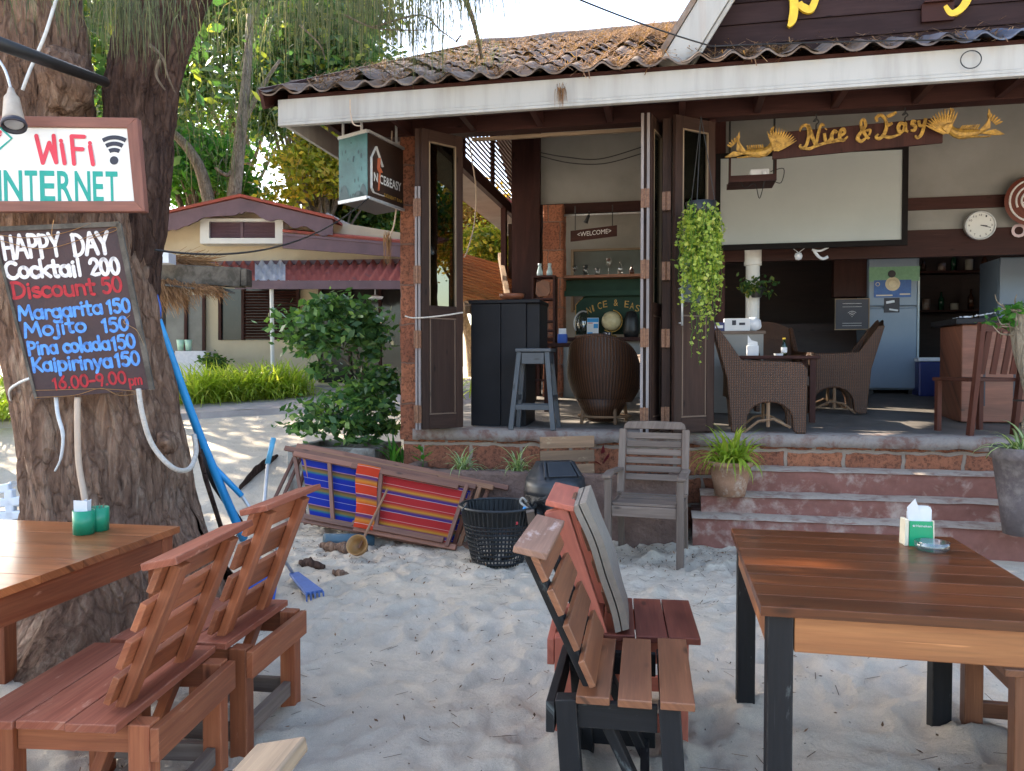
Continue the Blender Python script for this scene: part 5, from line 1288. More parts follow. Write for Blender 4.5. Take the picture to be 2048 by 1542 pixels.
cC = beach_chair("slatted_chair", "black framed chair with three spaced brown seat slats, left of the dark table", (.20, 2.52, 0), face(.985, -.17), black_wood, tan_wood, faded_wood, tan_wood, W=.48, H=.83, nseat=3, lean=.12, sd=.305, splay=.03, gap=.018)
cD = beach_chair("slatted_chair", "coral red chair with dark red seat slats and a cushion leaning on it", (.215, 3.02, 0), face(.985, -.13), brick_paint, tan_wood, brick_paint, maroon_wood, W=.42, H=.88, nseat=4, sd=.42, lean=.03, postw=.085, inset=.4)
cE = beach_chair("slatted_chair", "brown chair pushed under the dark table's far right side", (2.12, 2.62, 0), face(-.975, .21), tan_wood, tan_wood, tan_wood, tan_wood, W=.50, H=.86, sd=.42)
cF = beach_chair("slatted_chair", "bleached chair of which only the worn top rail end shows at the bottom edge", (-.415, .91, 0), face(-.99, .12), pale_wood, pale_wood, pale_wood, pale_wood, W=.34, H=.852, capw=.075)
# cushion on the coral chair
m = MB()
Mx = Matrix.Translation((.215, 3.02, 0)) @ Matrix.Rotation(face(.985, -.13), 4, 'Z')
q0, q1 = Vector((.190, 0, .428)), Vector((.035, 0, .885)); qd = (q1 - q0).normalized(); qn = Vector((qd.z, 0, -qd.x)); QL = (q1 - q0).length
def cush(u, v, o): return Mx @ (q0 + qd * (QL * v) + qn * (o + .012 * math.sin(v * 3.1) + .003 * math.sin(v * 11 + u * 3)) + Vector((0, -.215 + .40 * u + .006 * math.sin(v * 7), 0)))
for o0, o1 in ((0.0, .022), (.027, .052)):
    m.grid(lambda u, v: cush(u, v, o1), 14, 14); m.grid(lambda u, v: cush(1 - u, v, o0), 14, 14)
    for fn in (lambda a, b: cush(0, a, o1 + (o0 - o1) * b), lambda a, b: cush(1, a, o0 + (o1 - o0) * b), lambda a, b: cush(a, 1, o1 + (o0 - o1) * b), lambda a, b: cush(a, 0, o0 + (o1 - o0) * b)): m.grid(fn, 14, 1)
cu = top(m, "seat_cushion", cushion_m, "flat folded grey beige cushion leaning on the coral red chair's back", "cushion", None, False, .004)

# ------------------------------------------------------------------ tables
def table(name, label, corner, ex, ey, LX, LY, H, topm, apr, legm, planks, legw=.07, ov=.02, inset=.0):
    c = Vector((*corner, 0)); ex = Vector((*ex, 0)).normalized(); ey = Vector((-ex.y, ex.x, 0)) * (1 if Vector((-ex.y, ex.x)).dot(Vector(ey)) > 0 else -1)
    ctr = c + ex * LX / 2 + ey * LY / 2
    t = thing(name, label, "table", tuple(ctr)); T = .028
    def P3(x, y, z): return c + ex * x + ey * y + Vector((0, 0, z))
    m = MB(); pw = LY / planks
    for i in range(planks): m.beam(P3(0, pw * (i + .5), H - T / 2 + random.uniform(-.0008, .0008)), P3(LX, pw * (i + .5), H - T / 2), pw - .0012, T)
    m.build("tabletop", topm, t, world=True, bevel=.0015)
    for x in (ov, LX - ov):
        for y in (ov, LY - ov):
            sx = 1 if x < LX / 2 else -1; sy = 1 if y < LY / 2 else -1
            m = MB(); q = P3(x + sx * legw / 2, y + sy * legw / 2, 0); m.beam(q + Vector((0, 0, -.03)), q + Vector((0, 0, H - T - .001)), legw, legw, ey); m.build("leg", legm, t, world=True, bevel=.004)
    m = MB(); z = H - T - .052
    for y in (ov + .016, LY - ov - .016): m.beam(P3(ov + legw + .002, y, z), P3(LX - ov - legw - .002, y, z), .028, .10)
    for x in (ov + .016, LX - ov - .016): m.beam(P3(x, ov + legw + .002, z), P3(x, LY - ov - legw - .002, z), .028, .10)
    m.build("apron", apr, t, world=True, bevel=.003)
    return t
TH = .73
tR = table("dining_table", "square dark varnished plank table with black legs and orange pine apron", (.90, 3.16), (.79, -.16), (-.16, -.79), .83, 1.05, TH, table_wood, apron_wood, black_wood, 9)
p_ = G(360, 1052, .72); q_ = G(0, 1185, .72)
d_ = Vector((q_.x - p_.x, q_.y - p_.y)).normalized()
tL = table("dining_table", "glossy orange brown plank table at the left in front of the big trunk", (p_.x, p_.y), (-.985, .16), tuple(d_), .86, 1.35, .72, table_wood2, red_wood, red_wood, 7)
# things on the tables
nb_ = G(1833, 1089, TH)
nh = thing("napkin_holder", "green and cream card napkin holder on the dark table's far corner", "napkin holder", tuple(nb_)); XF[nh.name] = Matrix.Translation(nb_)
yaw = R(-8); Rz = Matrix.Rotation(yaw, 3, 'Z')
def NP(x, y, z): return nb_ + Rz @ Vector((x, y, z))
m = MB(); m.prism([NP(-.036, -.029, 0), NP(.048, -.029, 0), NP(.046, -.026, .092), NP(-.034, -.026, .092)], Rz @ Vector((0, .004, 0))); m.prism([NP(-.036, .029, 0), NP(.048, .029, 0), NP(.046, .026, .092), NP(-.034, .026, .092)], Rz @ Vector((0, -.004, 0))); fr_ = m.build("front", gbox_m, nh, world=True)
m = MB(); m.prism([NP(-.038, -.030, 0), NP(-.038, .030, 0), NP(-.036, .026, .098), NP(-.036, -.026, .098)], Rz @ Vector((-.014, 0, 0))); m.build("side", creambox, nh, world=True, bevel=.002); m = MB(); m.prism([NP(.048, -.030, 0), NP(.048, .030, 0), NP(.047, .026, .095), NP(.047, -.026, .095)], Rz @ Vector((.005, 0, 0))); m.build("side", creambox, nh, world=True, bevel=.002)
m = MB(); put_text(m, "Heineken", NP(-.014, -.0292, .072), NP(.040, -.0292, .071), Vector((0, 0, .009)), Rz @ Vector((0, -.0012, 0)), .01)
star = [NP(-.021 + .006 * math.cos(a) * (1 if k % 2 else .42), -.0292, .0755 + .006 * math.sin(a) * (1 if k % 2 else .42)) + Rz @ Vector((0, -.0012, 0)) for k, a in enumerate(np.linspace(math.pi / 2 + math.pi / 5, math.pi / 2 + math.pi / 5 + 2 * math.pi, 10, endpoint=False))]
o_ = len(m.v); m.v += star; m.face([o_ + i for i in range(10)]); m.build("lettering", white, fr_, world=True)
m = MB()
for i in range(7): y = -.018 + i * .006; m.prism([NP(-.030, y, .01), NP(.044, y, .01), NP(.046, y + .003, .135 + .004 * (i % 3)), NP(-.012, y + .003, .142 + .003 * (i % 2)), NP(-.030, y, .12)], Rz @ Vector((0, .0012, 0)))
m.prism([NP(-.030, -.016, .04), NP(.006, -.018, .12), NP(-.014, -.022, .176), NP(-.042, -.020, .142)], Rz @ Vector((0, .001, 0))); m.build("napkin", paper, nh, world=True)
ab = G(1864, 1100, TH + .002)
m = MB(); prof = [(.001, .0), (.050, .0), (.056, .008), (.058, .032), (.050, .032), (.046, .010), (.001, .008)]
m.lathe(prof, 32, ab); ash = top(m, "ashtray", clear, "round clear glass ashtray in front of the green napkin holder", "ashtray", None, True)
cb = [G(168, 1067, .721), G(197, 1060, .721)]
nc_ = thing("napkin_cup", "green plastic twin cup with white napkins on the orange brown table", "napkin holder", tuple(cb[0]))
m = MB()
for c in cb: m.lathe([(.001, 0), (.040, 0), (.041, .095), (.037, .095), (.036, .006), (.001, .006)], 28, c)
m.build("cup", green_pl, nc_, world=True, smooth=True)
m = MB()
for i in range(6): x = -.016 + i * .006; m.prism([cb[0] + Vector((x, -.022, .02)), cb[0] + Vector((x, .022, .02)), cb[0] + Vector((x + .004, .022, .128 + .004 * (i % 3))), cb[0] + Vector((x + .004, -.022, .132 - .004 * (i % 2)))], (.0015, 0, 0))
m.prism([cb[0] + Vector((-.028, -.02, .02)), cb[0] + Vector((.026, -.02, .02)), cb[0] + Vector((.026, -.022, .135)), cb[0] + Vector((-.028, -.022, .138))], (0, .0015, 0)); m.build("napkin", paper, nc_, world=True)
m = MB()
for i in range(7): m.tube([cb[1] + Vector((.01 * math.cos(i), .012 * math.sin(i), .02)), cb[1] + Vector((.022 * math.cos(i * 1.7), .02 * math.sin(i * 2.1), .108))], .0015, 5)
m.build("toothpick", pale_wood, nc_, world=True)

# ------------------------------------------------------------------ grey garden armchair
ac_loc = Vector((.935, 5.42, 0)); ac = thing("garden_armchair", "weathered grey wooden armchair with slatted back beside the steps", "chair", tuple(ac_loc), R(-17))
W = .50
for s in (-1, 1):
    m = MB(); m.tube(cr([(s * W / 2, -.06, -.02), (s * W / 2, -.06, .3), (s * W / 2, -.06, .60)], 3), [.030, .03, .03, .03, .03, .03, .03], 4); m.beam((s * W / 2, -.06, -.03), (s * W / 2, -.06, .60), .05, .05, (0, 1, 0)); m.v = m.v[-8:]; m.f = [tuple(i - (28) for i in f) for f in m.f[-6:]]; m.uv = m.uv[-6:]; m.r = m.r[-6:]; m.build("leg", grey_wood, ac, bevel=.006)
    m = MB(); m.beam((s * (W / 2 - .01), .50, -.03), (s * (W / 2 - .01), .42, .44), .045, .05, (0, 1, 0)); m.build("leg", grey_wood, ac, bevel=.006)
    m = MB(); pts = [(s * (W / 2 + .01), -.10, .615), (s * (W / 2 + .012), .1, .625), (s * W / 2, .46, .605)]
    for a_, b_ in zip(pts[:-1], pts[1:]): m.beam(a_, b_, .062, .026)
    m.build("armrest", grey_wood, ac, bevel=.008)
# back frame leaning: from z .40 to .965
def bk(x, z, o=0): return Vector((x, .42 + (z - .40) * .26 + o, z))
m = MB()
for s in (-1, 1): m.beam(bk(s * (W / 2 - .01), .42), bk(s * (W / 2 - .01), .905), .055, .032, (0, 1, 0))
arc = [bk(-(W / 2 - .01) + .0, .905), bk(-(W / 2 - .01) + .012, .945), bk(-(W / 2 - .05), .962), bk(0, .968), bk(W / 2 - .05, .962), bk(W / 2 - .022, .945), bk(W / 2 - .01, .905)]
m.prism(arc, (0, .03, 0)); m.build("back_frame", grey_wood, ac, bevel=.008)
for i in range(6): z = .545 + i * .062; m = MB(); m.beam(bk(-W / 2 + .04, z, .012), bk(W / 2 - .04, z, .012), .018, .048, (0, .26, 1)); m.build("back_slat", grey_wood, ac, bevel=.004)
for i in range(6): y = -.03 + i * .078; z = .425 - .012 * math.sin(i / 5 * 3.1); m = MB(); m.beam((-W / 2 + .03, y, z), (W / 2 - .03, y, z), .066, .02); m.build("seat_slat", grey_wood, ac, bevel=.004)
m = MB(); m.beam((-W / 2 + .026, -.06, .375), (W / 2 - .026, -.06, .375), .024, .075)
for s in (-1, 1): m.beam((s * (W / 2 - .005), -.035, .375), (s * (W / 2 - .005), .42, .375), .022, .07)
m.build("apron", grey_wood, ac, bevel=.004)

# ------------------------------------------------------------------ bin, basket, slat panel
bb = Vector((.315, 5.62, 0))
bn = thing("trash_bin", "black swing top trash bin lined with a black bag behind the coral red chair", "bin", tuple(bb))
m = MB(); m.lathe([(.001, -.02), (.155, -.02), (.165, .05), (.205, .44), (.20, .46)], 32, bb); m.build("bin_body", bin_pl, bn, world=True, smooth=True)
m = MB()
def bag(u, v):
    th = u * 2 * math.pi; r = .218 + .012 * mnoise.noise(Vector((math.cos(th) * 3, math.sin(th) * 3, v * 4))) + .012 * math.sin(th * 13 + v * 3) * (1 - v) + .008 * v; return bb + Vector((r * math.cos(th), r * math.sin(th), .30 + .19 * v + .03 * math.sin(th * 5) * (1 - v)))
m.grid(bag, 90, 10); m.build("bin_liner", bag_m, bn, world=True, smooth=True)
m = MB()
lidp = [(.222, .47), (.228, .475), (.226, .50), (.222, .53), (.212, .585)]
m.lathe(lidp, 40, bb)
# hipped lid top with a sloping flap to the front
LR = Matrix.Rotation(R(14), 3, 'Z')
def LP(x, y, z): return bb + LR @ Vector((x, y, z))
ring = [LP(.212 * math.cos(a), .212 * math.sin(a), .585) for a in np.linspace(0, 2 * math.pi, 40, endpoint=False)]
tp_ = [LP(.13 * max(-1, min(1, 1.3 * math.cos(a))), .055 * max(-1, min(1, 1.6 * math.sin(a))), .70) for a in np.linspace(0, 2 * math.pi, 40, endpoint=False)]
o_ = len(m.v); m.v += ring + tp_
for i in range(40): j = (i + 1) % 40; m.face((o_ + i, o_ + j, o_ + 40 + j, o_ + 40 + i), [(0, 0), (1, 0), (1, 1), (0, 1)])
m.face([o_ + 40 + i for i in range(40)]); m.build("lid", bin_pl, bn, world=True, smooth=True)
m = MB(); m.prism([LP(-.105, -.182, .607), LP(.105, -.182, .607), LP(.085, -.068, .698), LP(-.085, -.068, .698)], LR @ Vector((0, -.010, .008)))
for s in (-1, 1): m.beam(LP(s * .125, -.178, .606), LP(s * .10, -.062, .702), .018, .022)
m.build("flap", bin_pl, bn, world=True, bevel=.004)
m = MB(); kn = bb + Vector((-.21, -.10, .42))
m.tube(cr([kn, kn + Vector((-.03, -.01, .03)), kn + Vector((-.045, 0, .0)), kn + Vector((-.01, -.02, -.03)), kn + Vector((.05, -.04, -.06)), kn + Vector((.12, -.06, -.05))], 4), .008, 6); m.build("bag_string", rope_m, bn, world=True)
kb = Vector((-.10, 5.43, gz(-.1, 5.43) - .01))
bk_ = thing("plastic_basket", "round black plastic basket with slotted sides beside the folded deck chairs", "basket", tuple(kb))
m = MB(); NS, NR = 48, 13
def bpos(th, z): r = .175 + (.262 - .175) * (z / .40) ** .9; return kb + Vector((r * math.cos(th), r * math.sin(th), z))
zr = [.0, .02, .05, .08, .11, .14, .17, .20, .23, .26, .285, .33, .385, .40]
for i in range(NS):
    th = 2 * math.pi * i / NS; m.tube([bpos(th, z) for z in zr[::2] + [.40]], .0055, 4)
for z in zr[1:11]: m.tube([bpos(2 * math.pi * k / 64, z) for k in range(65)], .0065, 4, False)
m.grid(lambda u, v: bpos(u * 2 * math.pi, .285 + v * .115), 64, 3); m.grid(lambda u, v: bpos(-u * 2 * math.pi, .285 + v * .115) * 1.0 + Vector((0, 0, 0)), 64, 3)
m.tube([bpos(2 * math.pi * k / 64, .402) + Vector((.006 * math.cos(2 * math.pi * k / 64), .006 * math.sin(2 * math.pi * k / 64), 0)) for k in range(65)], .010, 6, False)
m.lathe([(.001, .004), (.16, .004)], 32, kb); m.build("basket_wall", black_pl, bk_, world=True)
for s in (-1, 1):
    m = MB(); a = bpos(math.pi / 2 + s * math.pi / 2 + .35 * s, .39); m.tube(cr([a + Vector((s * -.0, -.07, 0)), a + Vector((-s * -.03, -.03, .035)), a + Vector((-s * -.03, .03, .035)), a + Vector((0, .07, 0))], 5), .009, 6); m.build("handle", black_pl, bk_, world=True)
bs = thing("hand_brush", "small red brush with wooden handle and blue tip lying on the basket rim", "brush", tuple(Q(1030, 1045, 5.25)))
m = MB(); m.tube([Q(1034, 1044, 5.24), Q(1046, 1022, 5.28)], .011, 7); m.build("handle", pale_wood, bs, world=True)
m = MB(); m.tube([Q(1046, 1022, 5.28), Q(1050, 1014, 5.29)], .011, 7); m.build("tip", blue_pl, bs, world=True)
m = MB(); m.beam(Q(1012, 1048, 5.24), Q(1036, 1045, 5.24), .04, .022); m.build("head", red_pl, bs, world=True, bevel=.004)
sk = thing("wooden_stake", "short split wooden stake standing between the basket and the black bin", "stake", tuple(G(1075, 1125)))
m = MB(); m.beam(G(1078, 1128, -.03) , Q(1060, 1022, 5.2), .055, .022, (0, 1, 0)); m.build("stake", grey_wood, sk, world=True)
sp_ = thing("slat_panel", "small weathered plank panel propped up behind the black bin", "panel", tuple(BU(1135, 1010, -.42).to_2d()) + (.3,)); spw = BW(*BU(1135, 1010, -.42)); sp_.location = spw; XF[sp_.name] = Matrix.Translation(spw)
for i in range(5):
    v0 = 884 + i * 28; p, q = (BW(*BU(1080 + i * .6, v0 + 2, -.30 - .015 * i)), BW(*BU(1189, v0 - 1, -.30 - .015 * i))); m = MB(); m.beam(p, q, .022, .098, (0, .15, 1)); m.build("slat", old_wood, sp_, world=True, bevel=.003)
m = MB()
for u in (1096, 1174): m.beam(BW(*BU(u, 884, -.27)), BW(*BU(u, 1010, -.335)), .02, .05, (0, 1, 0))
m.build("batten", old_wood, sp_, world=True)

# ------------------------------------------------------------------ folded deck chairs
BLc, BRc, TLc, TRc = Vector((-1.66, 6.2, .15)), Vector((-.46, 5.80, .02)), Vector((-1.84, 6.50, .69)), Vector((-.30, 6.05, .40))
TRc = Vector((-.33, 6.08, .46))
dn = ((BRc - BLc).cross(TLc - BLc)).normalized()
if dn.y > 0: dn = -dn
def DP(s, t, n): return BLc.lerp(BRc, s).lerp(TLc.lerp(TRc, s), t) + dn * n
blue_st = m_stripes("blue_striped_canvas", [(0, (.018, .035, .30)), (.16, (.018, .035, .30)), (.17, (.40, .40, .52)), (.20, (.02, .03, .30)), (.42, (.018, .04, .32)), (.52, (.05, .16, .16)), (.62, (.25, .16, .04)), (.76, (.12, .06, .05)), (.80, (.50, .25, .30)), (.83, (.02, .035, .30)), (1, (.018, .035, .30))])
red_st = m_stripes("red_striped_canvas", [(0, (.42, .03, .03)), (.14, (.42, .03, .03)), (.155, (.60, .42, .40)), (.19, (.07, .03, .16)), (.30, (.09, .04, .15)), (.36, (.28, .10, .06)), (.44, (.55, .26, .03)), (.54, (.50, .12, .03)), (.64, (.44, .032, .03)), (.70, (.44, .03, .03)), (.715, (.60, .38, .32)), (.74, (.44, .03, .03)), (1, (.42, .03, .03))])
def deck_chair(label, n, s0, s1, fab, fmat, frames, bars, dt=(0, 0), cl=True, ext=.04):
    t = thing("folded_deck_chair", label, "deck chair", tuple(DP((s0 + s1) / 2, 0, n)), 0, "folded deck chairs stacked against the trough")
    for (fs0, fs1, nn, tb, tt) in frames:
        for tv in (tb, tt): m = MB(); m.beam(DP(fs0 - ext, tv, n + nn), DP(fs1 + ext, tv, n + nn), .026, .042, DP(.5, 1, 0) - DP(.5, 0, 0)); m.build("side_rail", fmat, t, world=True, bevel=.003)
    for (s, nn, tb, tt) in bars: m = MB(); m.beam(DP(s, tb, n + nn), DP(s + .012, tt, n + nn), .024, .032, DP(1, .5, 0) - DP(0, .5, 0)); m.build("cross_bar", fmat, t, world=True, bevel=.003)
    if fab:
        m = MB(); fm, fs0, fs1, t0, t1, nn = fab
        m.grid(lambda u, v: DP(fs0 + (fs1 - fs0) * u, t0 + (t1 - t0) * v, n + nn - .010 * math.sin(u * math.pi) * math.sin(v * 3.1) + .003 * math.sin(u * 17 + v * 3)), 24, 24)
        m.build("canvas", fm, t, world=True, smooth=True)
    return t
deck_chair("folded deck chair with blue striped canvas, left in the stack", -.02, .0, .72, (blue_st, .03, .52, .03, .93, .0), deck_wood, [(-.02, .78, .0, .0, 1.0), (.04, .70, .028, .05, .93)], [(-.02, -.01, -.05, 1.0), (.035, -.012, -.04, .98), (.20, .022, .03, .97), (.70, .0, .02, .95)])
deck_chair("folded deck chair with red striped canvas, front right of the stack", .035, .38, 1.0, (red_st, .43, .99, .04, .90, .0), deck_wood, [(.40, 1.0, -.004, .01, .96), (.40, .92, .026, .07, .90)], [(.52, .022, .05, .95), (.985, .012, .0, .96)])
oc_ = m_stripes("orange_red_striped_canvas", [(0, (.58, .055, .02)), (.20, (.58, .05, .02)), (.215, (.70, .50, .42)), (.24, (.60, .10, .02)), (.40, (.62, .22, .03)), (.52, (.30, .10, .06)), (.60, (.09, .04, .16)), (.70, (.20, .05, .10)), (.72, (.66, .45, .40)), (.75, (.58, .05, .02)), (1, (.58, .055, .02))])
m = MB(); m.grid(lambda u, v: DP(.405 + .13 * u - .035 * (1 - v) + .01 * math.sin(v * 6), .02 + .93 * v, .075 + .012 * math.sin(u * 3.1)), 10, 20); m.grid(lambda u, v: DP(.405 + .13 * (1 - u) - .035 * (1 - v) + .01 * math.sin(v * 6), .02 + .93 * v, .068), 10, 20); m.build("canvas_fold", oc_, bpy.data.objects["folded_deck_chair.001"], world=True, smooth=True)
deck_chair("folded deck chair with pale varnished rails, second layer of the stack", -.09, .1, 1.02, None, deck_wood2, [(.12, 1.06, .0, .05, 1.05)], [(.15, 0, .05, 1.0), (.93, 0, .05, 1.03), (1.02, 0, .05, 1.03)])
deck_chair("folded deck chair with pale rails sticking out top right at the back of the stack", -.15, .25, 1.1, (blue_st, .6, .98, .1, .95, .01), deck_wood, [(.3, 1.12, .0, .08, 1.12)], [(.5, 0, .1, 1.1), (.97, 0, .1, 1.1), (1.05, .0, .1, 1.1)])
for (u0, v0, u1, v1, Y0, Y1) in ((594, 903, 549, 998, 6.62, 6.35), (606, 905, 562, 1003, 6.60, 6.33), (618, 908, 590, 1010, 6.58, 6.33)):
    m = MB(); m.beam(Q(u0, v0, Y0), Q(u1, v1, Y1), .024, .034, (0, 1, 0)); m.build("leg", deck_wood, bpy.data.objects["folded_deck_chair.003"], world=True, bevel=.003)
deck_chair("folded deck chair rearmost in the stack, its dark top rail showing highest at the left", -.20, -.02, .8, None, deck_wood, [(.0, .62, .0, .1, 1.14), (.05, .70, -.03, .1, 1.17)], [(.02, 0, .0, 1.14), (.6, 0, .1, 1.14)])

# ------------------------------------------------------------------ ladle, pipe, driftwood
lb = G(716, 1106, .05)
ld = thing("ladle", "coconut shell ladle with long stick handle propped on the red striped canvas", "ladle", tuple(lb))
m = MB(); Mt = Matrix.Rotation(R(55), 3, 'X') @ Matrix.Rotation(R(-8), 3, 'Y'); m.lathe([(.001, -.062), (.04, -.055), (.068, -.02), (.078, .03), (.073, .03), (.062, -.015), (.036, -.047), (.001, -.054)], 24, lb + Vector((0, 0, .05)), None, None, Mt); m.build("bowl", ladle_m, ld, world=True, smooth=True)
m = MB(); m.tube([lb + Vector((.0, .03, .03)), Q(775, 978, 5.75)], [.011, .009], 7); m.build("handle", deck_wood2, ld, world=True)
pb_ = G(648, 1082, .055); pe = pb_ + Vector((.36, .16, -.035)); ax = (pe - pb_).normalized()
m = MB(); Mp = ax.to_track_quat('Z', 'Y').to_matrix(); m.lathe([(.050, 0), (.056, 0), (.056, .38), (.050, .38), (.050, 0)], 24, pb_, None, None, Mp); top(m, "pvc_pipe", pvc, "short blue grey plastic pipe lying on the sand under the deck chairs", "pipe", None, True)
def log(name, label, px, r0, seed, mat=drift_m):
    m = MB(); pts = cr([Vector((G(u, v, 0).x, G(u, v, 0).y, gz(G(u, v, 0).x, G(u, v, 0).y) + h)) for u, v, h in px], 6)
    def f(u, v):
        i = u * (len(pts) - 1); k = min(int(i), len(pts) - 2); c = pts[k].lerp(pts[k + 1], i - k); th = v * 6.2832; r = r0 * (1 - abs(u - .5) * 1.1) * (1 + .5 * mnoise.noise(Vector((math.cos(th) * 2, math.sin(th) * 2, u * 7 + seed)))); return c + Vector((0, math.cos(th) * r, math.sin(th) * r))
    m.grid(f, 40, 12); top(m, name, mat, label, "driftwood", None, True)
log("driftwood", "dark flat driftwood stick on the sand just right of the rake", [(598, 1133, .01), (620, 1137, .02), (650, 1143, .01)], .035, 1, bark_d)
log("driftwood", "grey driftwood root on the sand below the deck chairs' left legs", [(480, 1020, .03), (520, 1000, .05), (556, 985, .03)], .06, 2, bark_d)
log("driftwood", "brown bark piece half buried under the blue grey pipe", [(640, 1098, .02), (690, 1106, .03), (735, 1104, .01)], .05, 3, bark)
log("driftwood", "small brown bark lump right of the rake on the sand", [(665, 1153, .01), (682, 1156, .015), (698, 1158, .0)], .03, 4, bark)

# ------------------------------------------------------------------ poles, rake, dustpan, hose, ropes at the trunk
bp_ = thing("blue_pole", "long bright blue pole leaning against the right side of the big trunk", "pole", tuple(G(492, 1085, 0)))
m = MB(); m.tube(cr([Q(316, 640, 4.2), Q(400, 872, 4.45), Q(487, 1078, 4.75)], 5), [.021 + .0006 * i for i in range(11)], 12); m.build("pole", blue_pl, bp_, world=True, smooth=True)
m = MB(); m.tube(cr([Q(311, 585, 4.22), Q(306, 620, 4.22), Q(314, 650, 4.24), Q(320, 620, 4.22), Q(313, 590, 4.22)], 5), .009, 6); m.build("hanging_loop", dblue_pl, bp_, world=True, smooth=True)
rk = thing("rake", "rake with blue handle and worn blue fork head lying between the chair and the driftwood", "rake", tuple(G(610, 1195)))
hd = G(588, 1150, .06)
m = MB(); m.tube([Q(395, 900, 4.55), Q(484, 992, 4.6)], .017, 10); m.build("grip", blue_pl, rk, world=True, smooth=True)
m = MB(); m.tube([Q(484, 992, 4.6), hd], .011, 8); m.build("shaft", alu, rk, world=True, smooth=True)
m = MB(); tipa = G(628, 1188, .05)
fwd = (tipa - hd); fwd.z = 0; fwd.normalize(); sd_ = Vector((-fwd.y, fwd.x, 0))
m.prism([hd - sd_ * .03, hd + sd_ * .03, tipa + sd_ * .055, tipa - sd_ * .055], (0, 0, .018))
for k in range(5): b_ = tipa + sd_ * (-.050 + .025 * k) + Vector((0, 0, .008)); m.tube(cr([b_, b_ + fwd * .02 + Vector((0, 0, -.005)), b_ + fwd * .025 + Vector((0, 0, -.055))], 3), [.007] * 4 + [.006, .005, .004], 5)
m.build("head", rake_pl, rk, world=True, bevel=.003)
dp = thing("dustpan", "blue long handled dustpan with pale blue grip behind the orange brown chair", "dustpan", tuple(G(500, 1205)))
m = MB(); db = G(462, 1208, .02); m.prism([db, db + Vector((.24, .03, 0)), db + Vector((.24, .16, .20)), db + Vector((.02, .16, .22))], (0, .015, .01)); m.prism([db, db + Vector((.24, .03, 0)), db + Vector((.25, -.18, .0)), db + Vector((.01, -.2, 0))], (0, 0, .012)); m.build("pan", dblue_pl, dp, world=True, bevel=.004)
m = MB(); m.tube([db + Vector((.12, .1, .12)), Q(536, 925, 4.9)], .011, 8); m.build("stick", alu, dp, world=True, smooth=True)
m = MB(); m.tube([Q(535, 928, 4.9), Q(547, 876, 4.95)], .017, 9); m.build("grip", plain("pale_blue_grip", (.10, .36, .55), None, 9, .5), dp, world=True, smooth=True)
for i, (pts, r_, mt, nm, lab) in enumerate((
        ([(392, 880, 4.4), (412, 960, 4.5), (447, 1070, 4.7)], .014, bark_d, "wooden_stick", "thin grey stick leaning on the trunk left of the blue pole"),
        ([(398, 900, 4.45), (430, 970, 4.6), (490, 1060, 4.8)], .020, black_wood, "wooden_stick", "dark broom stick leaning on the trunk right behind the blue pole"))):
    m = MB(); m.tube([Q(*p) for p in pts], r_, 8); top(m, nm, mt, lab, "stick", None, True)
tf = 3.62
m = MB(); m.tube(cr([Q(155, 795, tf), Q(155, 860, tf - .02), Q(158, 930, tf - .03), Q(170, 1000, tf - .05), Q(176, 1050, tf - .05), Q(180, 1110, tf)], 6), .014, 10); top(m, "garden_hose", hose_m, "beige hose running down the trunk front behind the green cup", "hose", None, True)
m = MB()
rp_ = cr([Q(277, 778, tf + .0), Q(285, 830, tf - .02), Q(305, 890, tf - .01), Q(345, 935, tf + .0), Q(378, 938, tf + .12), Q(392, 905, tf + .28), Q(388, 870, tf + .36)], 8); m.tube(rp_, .0125, 8); top(m, "rope", rope_m, "pale rope hanging in a loop from the menu board's lower right corner", "rope", None, True)
m = MB(); m.tube(cr([Q(112, 795, tf), Q(116, 830, tf - .02), Q(126, 870, tf - .03), Q(122, 915, tf - .02), Q(110, 942, tf)], 6), [.009] * 13 + [.007] * 6 + [.005] * 6, 8); top(m, "cable", cable_m, "short white cable end dangling below the menu board's left half", "cable", None, True)
m = MB(); m.tube(cr([Q(62, 756, tf), Q(40, 765, tf + .05), Q(20, 780, tf + .12), Q(22, 800, tf + .25)], 6), .007, 8); top(m, "cable", cable_m, "white cable bent around the trunk left of the menu board", "cable", None, True)
# knots and hanging wires on the trunk
m = MB()
k_ = Q(335, 885, 3.86)
def knot(u, v):
    th, ph = u * 6.2832, (v - .5) * math.pi; d = Vector((math.cos(ph) * math.cos(th), math.cos(ph) * math.sin(th), math.sin(ph))); return k_ + Vector((d.x * .05, d.y * .07, d.z * .055)) * (1 + .4 * mnoise.noise(d * 3))
m.grid(knot, 18, 12); m.build("knot", bark, big, world=True, smooth=True)
# white plastic chair at the left edge
pc = thing("plastic_chair", "white plastic lounge chair cut by the left edge behind the table", "chair", (-3.75, 5.5, 0))
m = MB()
for (u0, v0, u1, v1) in ((-60, 985, 22, 975), (-60, 1012, 52, 1000), (20, 978, 24, 1060), (50, 1000, 54, 1060), (-60, 1035, 55, 1028)): m.beam(Q(u0, v0, 5.3), Q(u1, v1, 5.3), .05, .06)
m.prism([Q(-80, 1020, 5.3), Q(55, 1012, 5.3), Q(58, 1012, 5.9), Q(-60, 1018, 5.9)], (0, 0, .03)); m.build("frame", plastw, pc, world=True, bevel=.01)
m = MB(); m.prism([Q(0, 985, 5.35), Q(22, 970, 5.35), Q(40, 968, 5.8), Q(10, 980, 5.8)], (0, 0, .03)); m.build("armrest", plastw, pc, world=True, bevel=.008)
